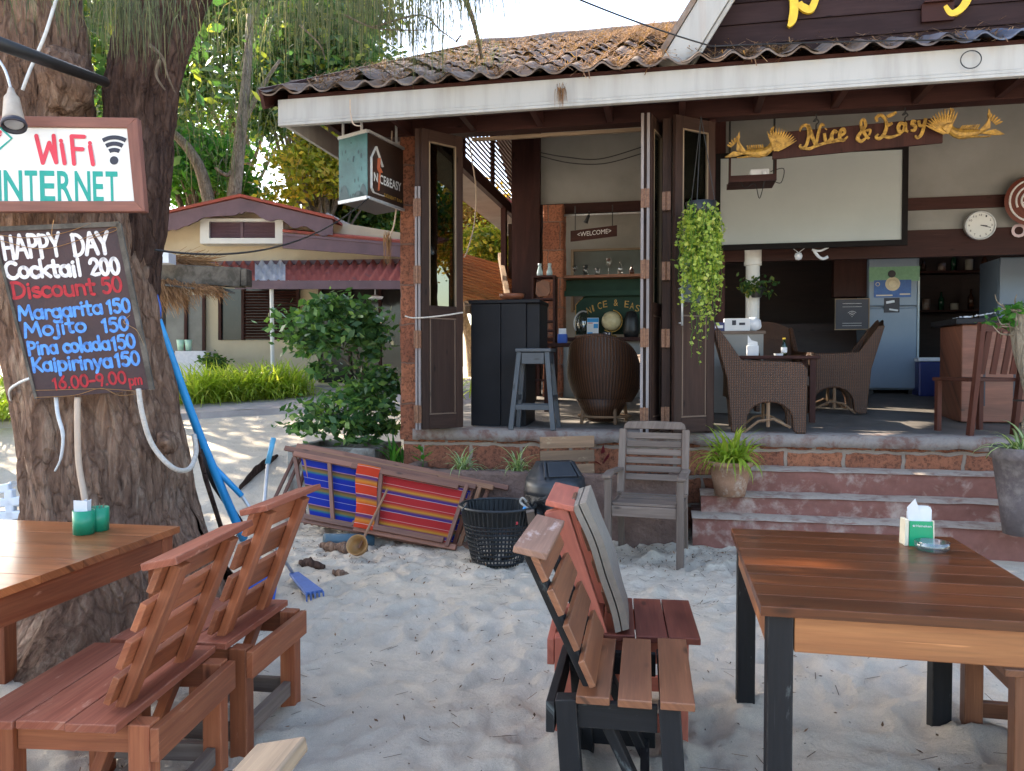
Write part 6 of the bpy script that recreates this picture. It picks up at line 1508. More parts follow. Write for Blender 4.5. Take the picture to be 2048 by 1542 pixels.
# ------------------------------------------------------------------ signs on the tree
sY = 3.50; sn = (Vector((0, sY, 0)), Vector((0, -1, 0)))
ws = thing("wifi_sign", "white brown-framed sign reading WiFi INTERNET on the big tree's fork", "sign", tuple(Q(60, 420, sY)))
def SP(u, v, o=0.0): return Q(u, v, sY) + Vector((0, -o, 0))
m = MB(); m.prism([SP(-260, 250), SP(257, 256), SP(272, 404), SP(-250, 404)], (0, .012, 0)); pn_ = m.build("panel", white, ws, world=True)
m = MB()
m.prism([SP(-285, 228, .012), SP(276, 237, .012), SP(256, 257, .012), SP(-262, 252, .012)], (0, .04, 0)); m.prism([SP(-275, 424, .012), SP(293, 424, .012), SP(271, 403, .012), SP(-252, 403, .012)], (0, .04, 0))
m.prism([SP(277, 237, .014), SP(293, 424, .014), SP(271, 404, .014), SP(256, 256, .014)], (0, .04, 0)); m.prism([SP(-285, 228, .014), SP(-275, 424, .014), SP(-252, 404, .014), SP(-262, 250, .014)], (0, .04, 0))
m.build("frame", signframe, ws, world=True, bevel=.003)
def stroke(m, pts, wpx, plane=SP, off=.003, n=6):
    q = [plane(u, v, off) for u, v in pts]
    m.tube(q, wpx / 2 * sY / F, n); 
def flat(m, pts, wpx, off=.002, plane=SP, thick=.002, rnd=True):
    # brush stroke of constant width lying on the sign
    P2 = [Vector((p[0], p[1])) for p in pts]; n = len(P2); L, Rr = [], []
    for i, p in enumerate(P2):
        d = (P2[min(i + 1, n - 1)] - P2[max(i - 1, 0)]).normalized(); nn = Vector((-d.y, d.x)) * wpx / 2
        L.append(p + nn); Rr.append(p - nn)
    capa = []; capb = []
    if rnd:
        for (p, d, lst) in ((P2[0], P2[0] - P2[1], capa), (P2[-1], P2[-1] - P2[-2], capb)):
            a0 = math.atan2(d.y, d.x)
            for k in range(1, 6): a = a0 - math.pi / 2 + math.pi * k / 6; lst.append(p + Vector((math.cos(a), math.sin(a))) * wpx / 2)
    for i in range(n - 1): 
        o = len(m.v); m.v += [plane(*L[i], off), plane(*L[i + 1], off), plane(*Rr[i + 1], off), plane(*Rr[i], off)]; m.face((o, o + 1, o + 2, o + 3))
    for p, c, e0, e1 in ((P2[0], capa, L[0], Rr[0]), (P2[-1], capb, L[-1], Rr[-1])):
        if c:
            ring = sorted(c + [e0, e1], key=lambda q: math.atan2(q.y - p.y, q.x - p.x)); o = len(m.v); m.v += [plane(*q, off) for q in ring]; m.face([o + i for i in range(len(ring))])
m = MB(); fo = .0015
for s_ in ([(73, 272), (86, 326)], [(86, 326), (99, 286)], [(99, 286), (113, 325)], [(108, 272), (113, 325)], [(124, 289), (130, 327)], [(144, 273), (149, 328)], [(144, 273), (169, 274)], [(146, 298), (166, 299)], [(181, 293), (187, 329)]): fo += .0004; flat(m, s_, 8.5, fo)
for c in ((122, 281.5), (180, 286)): flat(m, [c, (c[0] + .6, c[1] + .6)], 8)
px_text(m, "Free", (-50, 296), (4, 272), 20, sn, .1, .02, .003)
m.build("red_lettering", signred, pn_, world=True)
m = MB(); 
xs_ = (-10, 8, 50, 80, 115, 150, 186, 212, 241)
for i, chx in enumerate("INTERNET"): px_text(m, chx, (xs_[i] + 1, 400 + i * .4), (xs_[i + 1] - 4, 400.4 + i * .4), 60, sn, -.03, .018, .0015 + .0004 * (i % 2))
m.build("teal_lettering", signteal, pn_, world=True); m = MB()
for s_ in ([(-40, 305), (-70, 270), (-20, 235), (24, 277), (-8, 305)],): flat(m, s_, 5, .002, SP, .002, False)
m.build("diamond_outline", signteal, pn_, world=True)
m = MB()
for r_, ha in ((20, .62), (32.5, .62), (45, .62)):
    flat(m, [(229 + r_ * math.sin(a), 323 - r_ * math.cos(a) - 3) for a in np.linspace(-ha + .08, ha - .08, 10)], 8.5, .002, SP, .002, False)
o = len(m.v); m.v += [SP(228.5 + 8.6 * math.cos(a), 321 + 8.6 * math.sin(a), .002) for a in np.linspace(0, 6.283, 24, endpoint=False)]; m.face([o + i for i in range(24)])
m.build("wifi_symbol", signblack, pn_, world=True)

bY = 3.545; bpl = (Vector((-2.1, bY, 1.75)), Vector((.10, -1, -.10)).normalized())
mb_ = thing("menu_board", "dark tilted board hand painted HAPPY DAY cocktail prices, wired to the big trunk", "sign", tuple(PL(190, 790, *bpl)))
def BP(u, v, o=0.0): return PL(u, v, *bpl) + bpl[1] * o
m = MB(); m.prism([BP(-14, 458), BP(240, 447), BP(306, 778), BP(74, 798)], -bpl[1] * .018); bo = m.build("board", board_m, mb_, world=True)
m = MB()
for a_, b_ in (((-16, 459), (240, 448)), ((238, 447), (305, 779))): m.beam(BP(*a_, .004), BP(*b_, .004), .022, .018, bpl[1])
m.beam(BP(-14, 459, .0), BP(73, 797, .0), .012, .014, bpl[1]); m.build("edge_strip", beam_old, mb_, world=True)
def arc(cx, cy, rx, ry, a0, a1, n=9): return [(cx + rx * math.cos(R(a)), cy + ry * math.sin(R(a))) for a in np.linspace(a0, a1, n)]
GL = {  # hand painted brush letters: advance, strokes (cap height 1)
 'H': (.78, [[(.1, 0), (.1, 1)], [(.62, 0), (.62, 1)], [(.1, .5), (.62, .5)]]), 'A': (.80, [[(.02, 0), (.38, 1)], [(.38, 1), (.72, 0)], [(.16, .36), (.6, .36)]]),
 'P': (.66, [[(.1, 0), (.1, 1)], [(.1, .97)] + arc(.3, .73, .26, .24, 90, -90) + [(.1, .49)]]), 'Y': (.70, [[(.02, 1), (.34, .5)], [(.66, 1), (.34, .5), (.34, 0)]]),
 'D': (.78, [[(.1, 0), (.1, 1)], [(.06, .99)] + arc(.22, .5, .46, .49, 85, -85) + [(.06, .01)]]), 'C': (.74, [arc(.42, .5, .36, .49, 50, 325, 13)]), 'M': (.98, [[(.06, 0), (.16, 1)], [(.16, 1), (.45, .35)], [(.45, .35), (.74, 1)], [(.74, 1), (.86, 0)]]),
 'K': (.70, [[(.1, 0), (.1, 1)], [(.60, 1), (.14, .45)], [(.22, .52), (.62, 0)]]),
 'o': (.62, [arc(.29, .32, .24, .31, 90, 450, 14)]), 'c': (.54, [arc(.30, .32, .25, .31, 50, 315, 10)]), 'a': (.64, [arc(.27, .32, .23, .31, 90, 450, 13), [(.52, .64), (.53, .02)]]), 'd': (.66, [arc(.27, .32, .23, .31, 90, 450, 13), [(.52, 1.05), (.53, .02)]]), 'g': (.64, [arc(.27, .34, .23, .29, 90, 450, 13), [(.52, .64), (.52, -.15)] + arc(.28, -.15, .24, .17, 0, -150, 7)]),
 'p': (.64, [[(.08, .64), (.09, -.34)], arc(.32, .32, .23, .31, 90, 450, 13)]), 'k': (.60, [[(.09, 0), (.09, 1.05)], [(.50, .62), (.12, .28)], [(.2, .34), (.54, 0)]]), 't': (.48, [[(.2, .98), (.2, .18)] + arc(.32, .16, .12, .15, 180, 290, 5), [(.02, .66), (.42, .66)]]),
 'i': (.28, [[(.13, 0), (.13, .62)], [(.12, .86), (.14, .88)]]), 'j': (.32, [[(.2, .62), (.2, -.14)] + arc(.04, -.14, .16, .17, 0, -130, 6), [(.19, .86), (.21, .88)]]), 'l': (.28, [[(.13, 0), (.13, 1.05)]]), 'r': (.46, [[(.09, 0), (.09, .62)], [(.09, .4)] + arc(.28, .40, .19, .22, 170, 40, 6)]), 's': (.50, [arc(.24, .47, .17, .15, 40, 200, 6) + arc(.25, .17, .18, .16, 90, -150, 8)]),
 'u': (.62, [[(.09, .62), (.09, .24)] + arc(.29, .22, .20, .21, 180, 330, 7), [(.50, .62), (.51, .0)]]), 'n': (.62, [[(.09, 0), (.09, .62)], [(.09, .36)] + arc(.29, .40, .20, .22, 165, 0, 7) + [(.50, 0)]]), 'm': (.92, [[(.08, 0), (.08, .62)], [(.08, .36)] + arc(.25, .40, .16, .22, 165, 0, 7) + [(.42, 0)], [(.42, .36)] + arc(.60, .40, .17, .22, 165, 0, 7) + [(.77, 0)]]), 'y': (.60, [[(.06, .62), (.27, .04)], [(.50, .62), (.27, .04), (.12, -.32)]]),
 '0': (.66, [arc(.31, .5, .24, .48, 90, 450, 16)]), '1': (.40, [[(.06, .74), (.22, 1), (.22, 0)]]), '2': (.64, [arc(.30, .70, .23, .28, 170, -20, 9) + [(.08, .04), (.54, .04)]]), '5': (.62, [[(.50, .97), (.16, .97), (.12, .56)] + arc(.28, .34, .24, .31, 110, -140, 10)]), '6': (.62, [[(.46, 1), (.16, .52)] + arc(.30, .30, .22, .28, 165, 525, 12)]), '9': (.62, [arc(.28, .68, .22, .28, 0, 360, 12), [(.50, .66), (.36, 0)]]),
 '.': (.26, [[(.11, .03), (.13, .05)]]), '-': (.46, [[(.06, .40), (.38, .40)]]), ' ': (.34, [])}
def brush(mm, text, a_, b_, h_, wpx, lean=-.17):
    tot = sum(GL[ch][0] for ch in text); A = Vector(a_); B2 = Vector(b_); k = (B2 - A) / tot; x = 0; n_ = 0
    upx = Vector((lean * h_, -h_)); rr = random.Random(hash(text) % 97 if False else len(text) * 7 + int(a_[1]))
    for ch in text:
        adv, st = GL[ch]; jy = rr.uniform(-.03, .03)
        for pl_ in st:
            pts = [A + k * (x + px) + upx * (py + jy) for px, py in pl_]
            if len(pts) > 3: pts = [Vector((p.x, p.y)) for p in cr([Vector((p.x, p.y, 0)) for p in pts], 2)]
            flat(mm, [tuple(p) for p in pts], wpx * rr.uniform(.9, 1.1), .0012 + .00035 * (n_ % 6), BP); n_ += 1
        x += adv
W_, R_, B_ = MB(), MB(), MB()
for mm, s_, a_, b_, h_, wt in ((W_, "HAPPY", (8, 519), (126, 511), 45, 7.5), (W_, "DAY", (148, 511), (222, 505), 42, 7.5), (W_, "Cocktail", (12, 557), (166, 551), 32, 7.5), (W_, "200", (182, 551), (243, 547), 32, 7.5),
        (R_, "Discount", (26, 597), (194, 588), 31, 6), (R_, "50", (205, 587), (248, 583), 31, 6),
        (B_, "Margarita", (38, 641), (208, 627), 27, 6), (B_, "150", (216, 627), (264, 623), 27, 6), (B_, "Mojito", (49, 674), (176, 662), 27, 6), (B_, "150", (206, 665), (261, 660), 27, 6),
        (B_, "Pina colada", (57, 710), (223, 699), 26, 6), (B_, "150", (225, 700), (274, 695), 27, 6), (B_, "Kaipirinya", (66, 744), (228, 734), 27, 6), (B_, "150", (232, 733), (283, 728), 27, 6),
        (R_, "16.00-9.00", (107, 779), (256, 766), 24, 4.6), (R_, "pm", (259, 771), (287, 768), 20, 3.4)):
    brush(mm, s_, a_, b_, h_, wt)
W_.build("white_lettering", chalkw, bo, world=True); R_.build("red_lettering", chalkr, bo, world=True); B_.build("blue_lettering", chalkb, bo, world=True)
m = MB(); rr = random.Random(3)
for pts in ([(0, 470), (60, 476), (130, 466), (185, 447)], [(0, 480), (90, 498), (190, 470), (228, 455), (232, 462), (180, 478)], [(110, 440), (106, 470), (115, 480)], [(74, 780), (120, 779), (204, 777), (280, 782)], [(74, 794), (150, 790), (204, 776), (240, 790), (275, 787)], [(262, 630), (250, 645), (275, 660), (290, 690)]):
    m = MB(); m.tube(cr([BP(u, v, .012) for u, v in pts], 6), .0016, 4); m.build("binding_wire", copper_wire, mb_, world=True)
# lamp above the wifi sign and the black bracket arm
lmp = thing("spot_lamp", "dusty beige cone spot lamp hanging above the WiFi sign", "lamp", tuple(Q(28, 255, 3.38)))
tp = Q(22, 178, 3.42); bt = Q(28, 250, 3.36); ax = (bt - tp).normalized(); L_ = (bt - tp).length; Mt = ax.to_track_quat('Z', 'Y').to_matrix()
m = MB(); m.lathe([(.001, 0), (.012, 0), (.018, .03), (.030, .05), (.042, L_ - .03), (.046, L_ - .012)], 24, tp, None, None, Mt); m.build("housing", lamp_m, lmp, world=True, smooth=True)
m = MB(); m.lathe([(.047, L_ - .015), (.051, L_), (.048, L_ + .012), (.042, L_ + .004), (.041, L_ - .02), (.001, L_ - .03)], 24, tp, None, None, Mt); m.build("rim", signblack, lmp, world=True, smooth=True)
m = MB(); m.lathe([(.001, L_ - .004), (.036, L_ - .004)], 20, tp, None, None, Mt); m.build("lens", plastw, lmp, world=True)
m = MB(); m.tube(cr([Q(-10, 110, 3.45), Q(10, 140, 3.45), Q(22, 178, 3.42)], 6), .006, 6); m.tube(cr([Q(45, 180, 3.5), Q(60, 140, 3.48), Q(90, 70, 3.45), Q(112, 0, 3.45), Q(125, -40, 3.45)], 6), .008, 6); m.build("cable", cable_m, lmp, world=True, smooth=True)
arm = thing("bracket_arm", "thick black metal arm crossing in front of the left stem above the WiFi sign", "bracket", tuple(Q(-60, 62, 2.7)))
m = MB(); m.tube([Q(-70, 62, 2.75), Q(210, 164, 3.80)], [.027, .024], 10); m.build("arm", wire_m, arm, world=True, smooth=True)

# ------------------------------------------------------------------ wires
m = MB(); m.tube(sag(Q(310, 500, 3.95), Q(742, 392, 6.55), .18, 26), .006, 5); top(m, "cable", wire_m, "black cable sagging from the big trunk to the light box sign", "cable")
m = MB(); m.tube(sag(Q(1090, -30, 4.2), BW(*BU(1425, 93, -.85)), .02, 14) + sag(BW(*BU(1425, 93, -.85)), BW(*BU(1960, 80, -.92)), -.01, 10)[1:], .0055, 5); top(m, "cable", wire_m, "thin black overhead cable crossing the sky to the white barge board", "cable")
m = MB(); c_ = BU(1945, 110, -.86)
m.tube([BW(c_.x + .065 * math.cos(a), -.835, c_.z - .02 + .06 * math.sin(a)) for a in np.linspace(0, 6.5, 28)], .004, 5); top(m, "cable", wire_m, "small loop of black wire hanging on the white fascia at the right", "cable")
m = MB(); m.tube(cr([BW(*BU(u, v, -.84)) for u, v in ((700, 198), (701, 225), (707, 248), (722, 252))], 5), .005, 5); top(m, "cable", hose_m, "thin beige cable over the fascia above the light box sign", "cable")
m = MB(); m.tube(cr([BW(*BU(u, v, -.10)) for u, v in ((784, 262), (783, 310), (788, 350), (793, 400), (788, 450), (776, 480))], 5), .008, 6); top(m, "cable", hose_m, "beige cable hanging down the left of the laterite column", "cable", None, True)
m = MB(); m.tube(cr([BW(*BU(u, v, .9)) for u, v in ((938, 275), (944, 320), (952, 380), (948, 450), (935, 500), (928, 515))], 5), .007, 6); top(m, "cable", hose_m, "beige cable dangling in the open side gap beside the left door leaf", "cable", None, True)
m = MB(); m.tube(cr([BW(*BU(u, v, -.40)) for u, v in ((810, 632), (830, 636), (880, 632), (926, 625))], 5), .007, 6); top(m, "rope", rope_m, "thin pale rope tying the left door leaf to the laterite column", "rope", None, True)
for k, (pts, lab) in enumerate((([(1080, 305), (1130, 314), (1200, 318), (1290, 292)], "upper of two black wires sagging before the bar's white upper wall"), ([(1080, 312), (1140, 326), (1210, 327), (1290, 305)], "lower of two black wires sagging before the bar's white upper wall"))):
    m = MB(); m.tube(cr([BW(*BU(u, v, 2.6)) for u, v in pts], 8), .006, 5); top(m, "cable", wire_m, lab, "cable")
# dry root fibres hanging off the eave
m = MB()
for (u, v, n, L) in ((1122, 175, 50, .13), (776, 470, 70, .22)):
    c = BW(*BU(u, v, -.83 if v < 400 else -.10)); a, r_ = needles(np.array(c) + rng.normal(size=(n, 3)) * .018, L, .02, .0025, 3, u); m.quads(a, r_)
fi = m.build("hanging_fibre", debris_m, None); stuff(tag(fi, "tufts of dry brown root fibre hanging from the eave", "dry fibre"))

# ------------------------------------------------------------------ light box sign by the column
lb_ = thing("light_box_sign", "dark and teal light box sign with a house outline reading NICE&EASY under the eave", "sign", tuple(BW(-.3, -.3, 2.75)))
cA_, cB_, cC_ = Q(735, 262, 6.50), Q(678, 264, 6.72), Q(806, 285, 7.03)
dA = Vector((cC_.x - cA_.x, cC_.y - cA_.y, 0)); dB = Vector((cB_.x - cA_.x, cB_.y - cA_.y, 0))
z1_ = cA_.z; z0_ = Q(737, 395, 6.50).z
def flatz(p, z): return Vector((p.x, p.y, z))
m = MB(); m.prism([flatz(cA_, z0_), flatz(cA_ + dA, z0_), flatz(cA_ + dA + dB, z0_), flatz(cA_ + dB, z0_)], (0, 0, z1_ - z0_)); box_ = m.build("box", brownface, lb_, world=True)
nB = dB.cross(Vector((0, 0, 1))).normalized(); nB = nB if nB.y < 0 else -nB
nA = dA.cross(Vector((0, 0, 1))).normalized(); nA = nA if nA.y < 0 else -nA
m = MB(); m.prism([flatz(cA_, z0_ + .02) + nB * .004, flatz(cA_ + dB, z0_ + .02) + nB * .004, flatz(cA_ + dB, z1_ - .01) + nB * .004, flatz(cA_, z1_ - .01) + nB * .004], -nB * .003); m.build("side_face", tealface, lb_, world=True)
m = MB(); rr = random.Random(12)
for i in range(26):
    s, t = rr.uniform(.06, .94), rr.choice([rr.uniform(.1, .9), rr.uniform(.02, .12)]); c = flatz(cA_ + dB * s, z0_ + (z1_ - z0_) * t) + nB * .006; a, b = rr.uniform(.004, .012), rr.uniform(.006, .026)
    o = len(m.v); m.v += [c + dB.normalized() * a * math.cos(q) + Vector((0, 0, b * math.sin(q))) for q in np.linspace(0, 6.283, 10, endpoint=False)]; m.face([o + k for k in range(10)])
for s0, s1, h in ((.0, .28, .10), (.12, .5, .05), (.62, 1.0, .12)):
    o = len(m.v); m.v += [flatz(cA_ + dB * (s0 + (s1 - s0) * k / 9), z0_ + .022 + (h * math.sin(math.pi * k / 9) ** .7 if k else 0)) + nB * .006 for k in range(10)]; m.face([o + k for k in range(10)])
m.build("droplet_print", darkteal, lb_, world=True)
for z in (z0_, z1_):
    m = MB(); m.beam(flatz(cA_, z) + nB * .006, flatz(cA_ + dB, z) + nB * .006, .02, .028); m.beam(flatz(cA_, z) + nA * .006, flatz(cA_ + dA, z) + nA * .006, .02, .022); m.build("trim", alu, lb_, world=True)
dAn = dA.normalized(); LA = dA.length
def LBP(s, t, o=.004): return flatz(cA_ + dA * s, z0_ + (z1_ - z0_) * t) + nA * o
m = MB(); put_text(m, "N CE&EASY", LBP(.15, .285), LBP(.92, .285), Vector((0, 0, .075)), nA * .002, .015)
for pts in ([(.40, .10), (.13, .10), (.07, .16), (.07, .62), (.20, .82), (.38, .55)],):
    for a_, b_ in zip(pts[:-1], pts[1:]): m.beam(LBP(*a_, .006), LBP(*b_, .006), .004, .028, nA)
m.build("lettering", white, lb_, world=True)
m = MB(); put_text(m, "DESSERT BAR", LBP(.42, .10), LBP(.95, .10), Vector((0, 0, .030)), nA * .004, .01); m.build("small_lettering", gold, lb_, world=True)
m = MB()
for a_, b_, w_ in (((.27, .66), (.25, .50), .045), ((.25, .50), (.30, .44), .06), ((.30, .44), (.27, .16), .018)): m.beam(LBP(*a_, .007), LBP(*b_, .007), .004, w_, nA)
m.build("bottle_emblem", orange_p, lb_, world=True)
m = MB()
for s_, d_ in ((.2, dB), (.85, dB)): p = flatz(cA_ + d_ * s_, z1_); m.tube([p, p + Vector((0, 0, 3.6 - z1_))], .012, 6)
p = flatz(cA_ + dA * .8, z1_); m.tube([p, p + Vector((0, 0, 3.6 - z1_))], .012, 6)
m.build("hanger", alu, lb_, world=True)

# ------------------------------------------------------------------ big yellow letters on the gable
gl = thing("gable_lettering", "big yellow wooden script letters Nice & Easy on the dark gable boards", "sign", tuple(BW(gc, GB - .03, 3.95)))
gp = lambda u, v, o=0: BW(*BU(u, v, GB - .03 - o))
def blob(m, pts, wid, dep=.03, n=7):
    # carved stroke of changing width, cut from board: pts in (a, z) cafe coordinates
    P3 = cr([Vector((a, 0, z)) for a, z in pts], n); k = len(P3)
    W_ = np.interp(np.linspace(0, 1, k), np.linspace(0, 1, len(wid)), wid)
    for off, back in ((0, False), (dep, True)):
        pass
    o = len(m.v)
    for i, p in enumerate(P3):
        d = (P3[min(i + 1, k - 1)] - P3[max(i - 1, 0)]).normalized(); nn = Vector((-d.z, 0, d.x)) * W_[i] / 2
        for q in (p + nn, p - nn):
            m.v.append(Vector((q.x, -dep, q.z))); m.v.append(Vector((q.x, 0, q.z)))
    for i in range(k - 1):
        a = o + 4 * i; b = a + 4
        m.face((a, a + 2, b + 2, b)); m.face((a + 1, b + 1, b + 3, a + 3)); m.face((a, b, b + 1, a + 1)); m.face((a + 2, a + 3, b + 3, b + 2))
    m.face((o, o + 1, o + 3, o + 2)); e = o + 4 * (k - 1); m.face((e, e + 2, e + 3, e + 1))
def script(m, S, ox, oz, sc_, wd, dep, slope, fn):
    for pts, ws in S:
        q = MB(); blob(q, [(ox + x * sc_, oz + y * sc_ + x * sc_ * slope) for x, y in pts], [w_ * wd for w_ in ws], dep)
        o = len(m.v); m.v += [fn(p) for p in q.v]
        for f in q.f: m.face([o + i for i in f])
NICE = [([(-.28, .70), (-.22, .86), (-.05, .92), (.06, .78), (.07, .5), (.0, .15), (-.12, .0), (-.26, .06), (-.24, .16)], [.5, .9, 1, 1.1, 1, 1, .9, .8, .5]),
        ([(.05, .92), (.16, .55), (.36, .02)], [.8, 1.3, .8]), ([(.36, .02), (.44, .5), (.55, .86), (.68, .80)], [.7, .9, .9, .6]), ([(-.26, .0), (.1, -.06), (.36, .02), (.8, .10), (1.5, .12)], [.5, .9, .9, .8, .5]),
        ([(.68, .50), (.72, .2), (.80, .14), (.90, .24)], [.9, 1, .9, .5]), ([(.73, .66), (.75, .68)], [.9, .9]), ([(1.18, .46), (1.06, .54), (.96, .36), (1.02, .14), (1.20, .22)], [.8, 1, 1.1, 1, .5]),
        ([(1.30, .30), (1.46, .42), (1.42, .58), (1.30, .50), (1.28, .22), (1.42, .12), (1.58, .26)], [.6, .9, .9, 1, 1, .9, .5])]
AMP = [([(2.30, .12), (2.10, .0), (1.96, .14), (2.08, .36), (2.26, .62), (2.18, .86), (2.08, .70), (2.22, .30), (2.40, .06)], [.6, 1, 1.1, 1, .9, .9, .8, 1, .7]), ([(2.24, .40), (2.44, .40), (2.40, .2)], [.6, .8, .6])]
EASY = [([(2.72, .72), (2.66, .88), (2.84, .96), (3.0, .78), (3.06, .5), (2.98, .2), (2.80, .02), (2.66, .10), (2.76, .2)], [.6, .9, 1, .8, 1, 1.1, 1, .8, .5]), ([(3.05, .86), (3.25, .92), (3.42, 1.0)], [.8, 1.1, .7]), ([(3.04, .52), (3.18, .54), (3.28, .58)], [.8, 1, .7]), ([(2.95, .10), (3.2, .02), (3.6, .10)], [.8, .9, .4]),
        ([(3.72, .48), (3.58, .54), (3.50, .36), (3.58, .18), (3.70, .26), (3.76, .52), (3.78, .24), (3.88, .16)], [.8, 1, 1.1, 1, .8, .9, .9, .5]), ([(4.16, .52), (4.04, .56), (4.02, .44), (4.14, .34), (4.10, .20), (3.96, .20)], [.7, 1, 1, 1, 1, .6]), ([(4.26, .56), (4.30, .36), (4.42, .34)], [.9, .9, .7]), ([(4.52, .62), (4.46, .3), (4.36, -.02), (4.22, -.12), (4.14, -.02)], [.9, 1, 1, .8, .5])]
m = MB(); n0 = BU(1585, 52, GB - .03); n1 = BU(1890, 22, GB - .03)
sc_g = (n1.x - n0.x) / 4.6; 
sc_g = .42
def gfn(p): return BW(p.x, GB - .004 + p.y, p.z)
script(m, NICE[1:3], n0.x + .02, n0.z + .24, .50, .052, .03, .0, gfn)
script(m, NICE[4:], n0.x + .10, n0.z + .22, .50, .052, .03, .0, gfn)
script(m, [([(-.05, .55), (.02, .25), (.0, .0), (-.06, -.10)], [.9, 1.2, 1.2, .4]), ([(.10, .25), (.14, .18), (.26, .13), (.34, .30)], [.6, 1, 1.1, .9])], n0.x, n0.z + .05, .50, .052, .03, .0, gfn)
script(m, [([(x - 2, y) for x, y in p_], w_) for p_, w_ in AMP], n0.x + .92, n0.z + .30, .46, .052, .03, .0, gfn)
script(m, [([(x - 4.14, y) for x, y in p_], w_) for p_, w_ in EASY[4:5]], n1.x, n1.z + .28, .50, .052, .03, .05, gfn)
script(m, [([(x - 4.14, y) for x, y in p_], w_) for p_, w_ in EASY[-1:]], n1.x, n1.z + .05, .62, .055, .03, .05, gfn)
m.build("letters", yellow, gl, world=True)

# ------------------------------------------------------------------ carved hanging sign Nice & Easy with two golden birds
hb = .05
hs = thing("hanging_sign", "dark carved wooden sign with golden Nice & Easy script between two golden birds, hung on hooks", "sign", tuple(BW(*BU(1715, 300, hb))))
def HP(u, v, o=0.0): return BW(*BU(u, v, hb - o))
m = MB(); m.prism([HP(1545, 318), HP(1545, 266), HP(1886, 234), HP(1886, 285)], E2 * .03); m.build("board", dark_wood, hs, world=True, bevel=.004)
k0 = BU(1608, 296, hb); k1 = BU(1850, 268, hb); slope = (k1.z - k0.z) / (k1.x - k0.x); sc_h = (k1.x - k0.x) / 4.62
m = MB()
def hfn(p): return BW(p.x, hb - .002 + p.y, p.z)
script(m, NICE + AMP + EASY, k0.x + .02, k0.z, sc_h, .026, .014, slope, hfn); m.build("lettering", gold, hs, world=True)
def bird(uc, vc, sgn, name):
    c = BU(uc, vc, hb - .03); m = MB(); q = MB()
    def at(x, z, y=0.0): return (c.x + sgn * x * .19, hb - .03 - y, c.z + z * .19)
    def feather(x0, z0, ang, L, w_):
        d = Vector((math.cos(ang), math.sin(ang))); nn = Vector((-d.y, d.x))
        pts = [(0, -.35), (.35, -.5), (.75, -.42), (1, 0), (.75, .42), (.35, .5), (0, .35)]
        P_ = []
        for t, s in pts: xy = Vector((x0, z0)) + d * L * t + nn * w_ * s; P_.append(Vector(at(xy.x, xy.y, .01 + .03 * t)))
        q.prism(P_, (0, -.012, 0))
    # body low and boat shaped, neck and crowned head rising, fanned wing before it, curling tail behind
    prof = [(-.95, .02, .02), (-.7, .09, -.06), (-.35, .17, -.12), (.05, .21, -.12), (.36, .17, .0), (.50, .11, .24), (.50, .085, .45), (.46, .10, .60), (.56, .075, .66), (.68, .02, .63)]
    pp = cr([Vector((x, r, z)) for x, r, z in prof], 4)
    q.tube([Vector(at(p.x, p.z, 0)) for p in pp], [max(.004, p.y * .19) for p in pp], 10)
    for k in range(13): feather(.60 + .012 * k, -.10, 1.95 - k * .125, .98 - .02 * abs(k - 4), .085)
    for k in range(11): feather(.58 + .012 * k, -.08, 1.9 - k * .14, .64, .08)
    for k in range(8): feather(.56, -.06, 1.8 - k * .17, .36, .08)
    for k in range(9): feather(-.62 - k * .045, -.06 + k * .01, 2.25 - k * .10, .34 + .055 * k, .075)
    for k in range(6): feather(-.95 - .05 * k, .42 - k * .05, 1.2 + k * .33, .22, .08)
    for k in range(7): feather(-.7 - k * .05, -.16 - k * .012, 2.95 + k * .05, .50, .06)
    for k in range(8): feather(-.5 + k * .09, .03, 2.0, .17, .06)
    for k in range(4): feather(.47, .68, 1.25 + k * .22, .26 - .03 * k, .05)
    for k in range(8): feather(-.7 + k * .13, -.30, 3.3 - .03 * k, .30, .06)
    m.v = [BW(*p) for p in q.v]; m.f = q.f; m.uv = q.uv; m.r = q.r
    m.build(name, gold, hs, world=True)
bird(1520, 300, 1, "carved_bird"); bird(1925, 262, -1, "carved_bird")
m = MB()
for u, v in ((1632, 258), (1810, 242)):
    b_ = BU(u, v + 4, hb - .0); tp_ = Vector((b_.x, hb, ZB)); zz = b_.z
    m.tube(cr([BW(b_.x, hb, zz), BW(b_.x, hb, zz + (ZB - zz) * .35), BW(b_.x + .02, hb, zz + (ZB - zz) * .5), BW(b_.x, hb, zz + (ZB - zz) * .7), BW(b_.x - .02, hb, zz + (ZB - zz) * .55), BW(b_.x, hb, zz + (ZB - zz) * .62), BW(b_.x, hb, ZB)], 4), .006, 6)
m.build("hook", wire_m, hs, world=True)

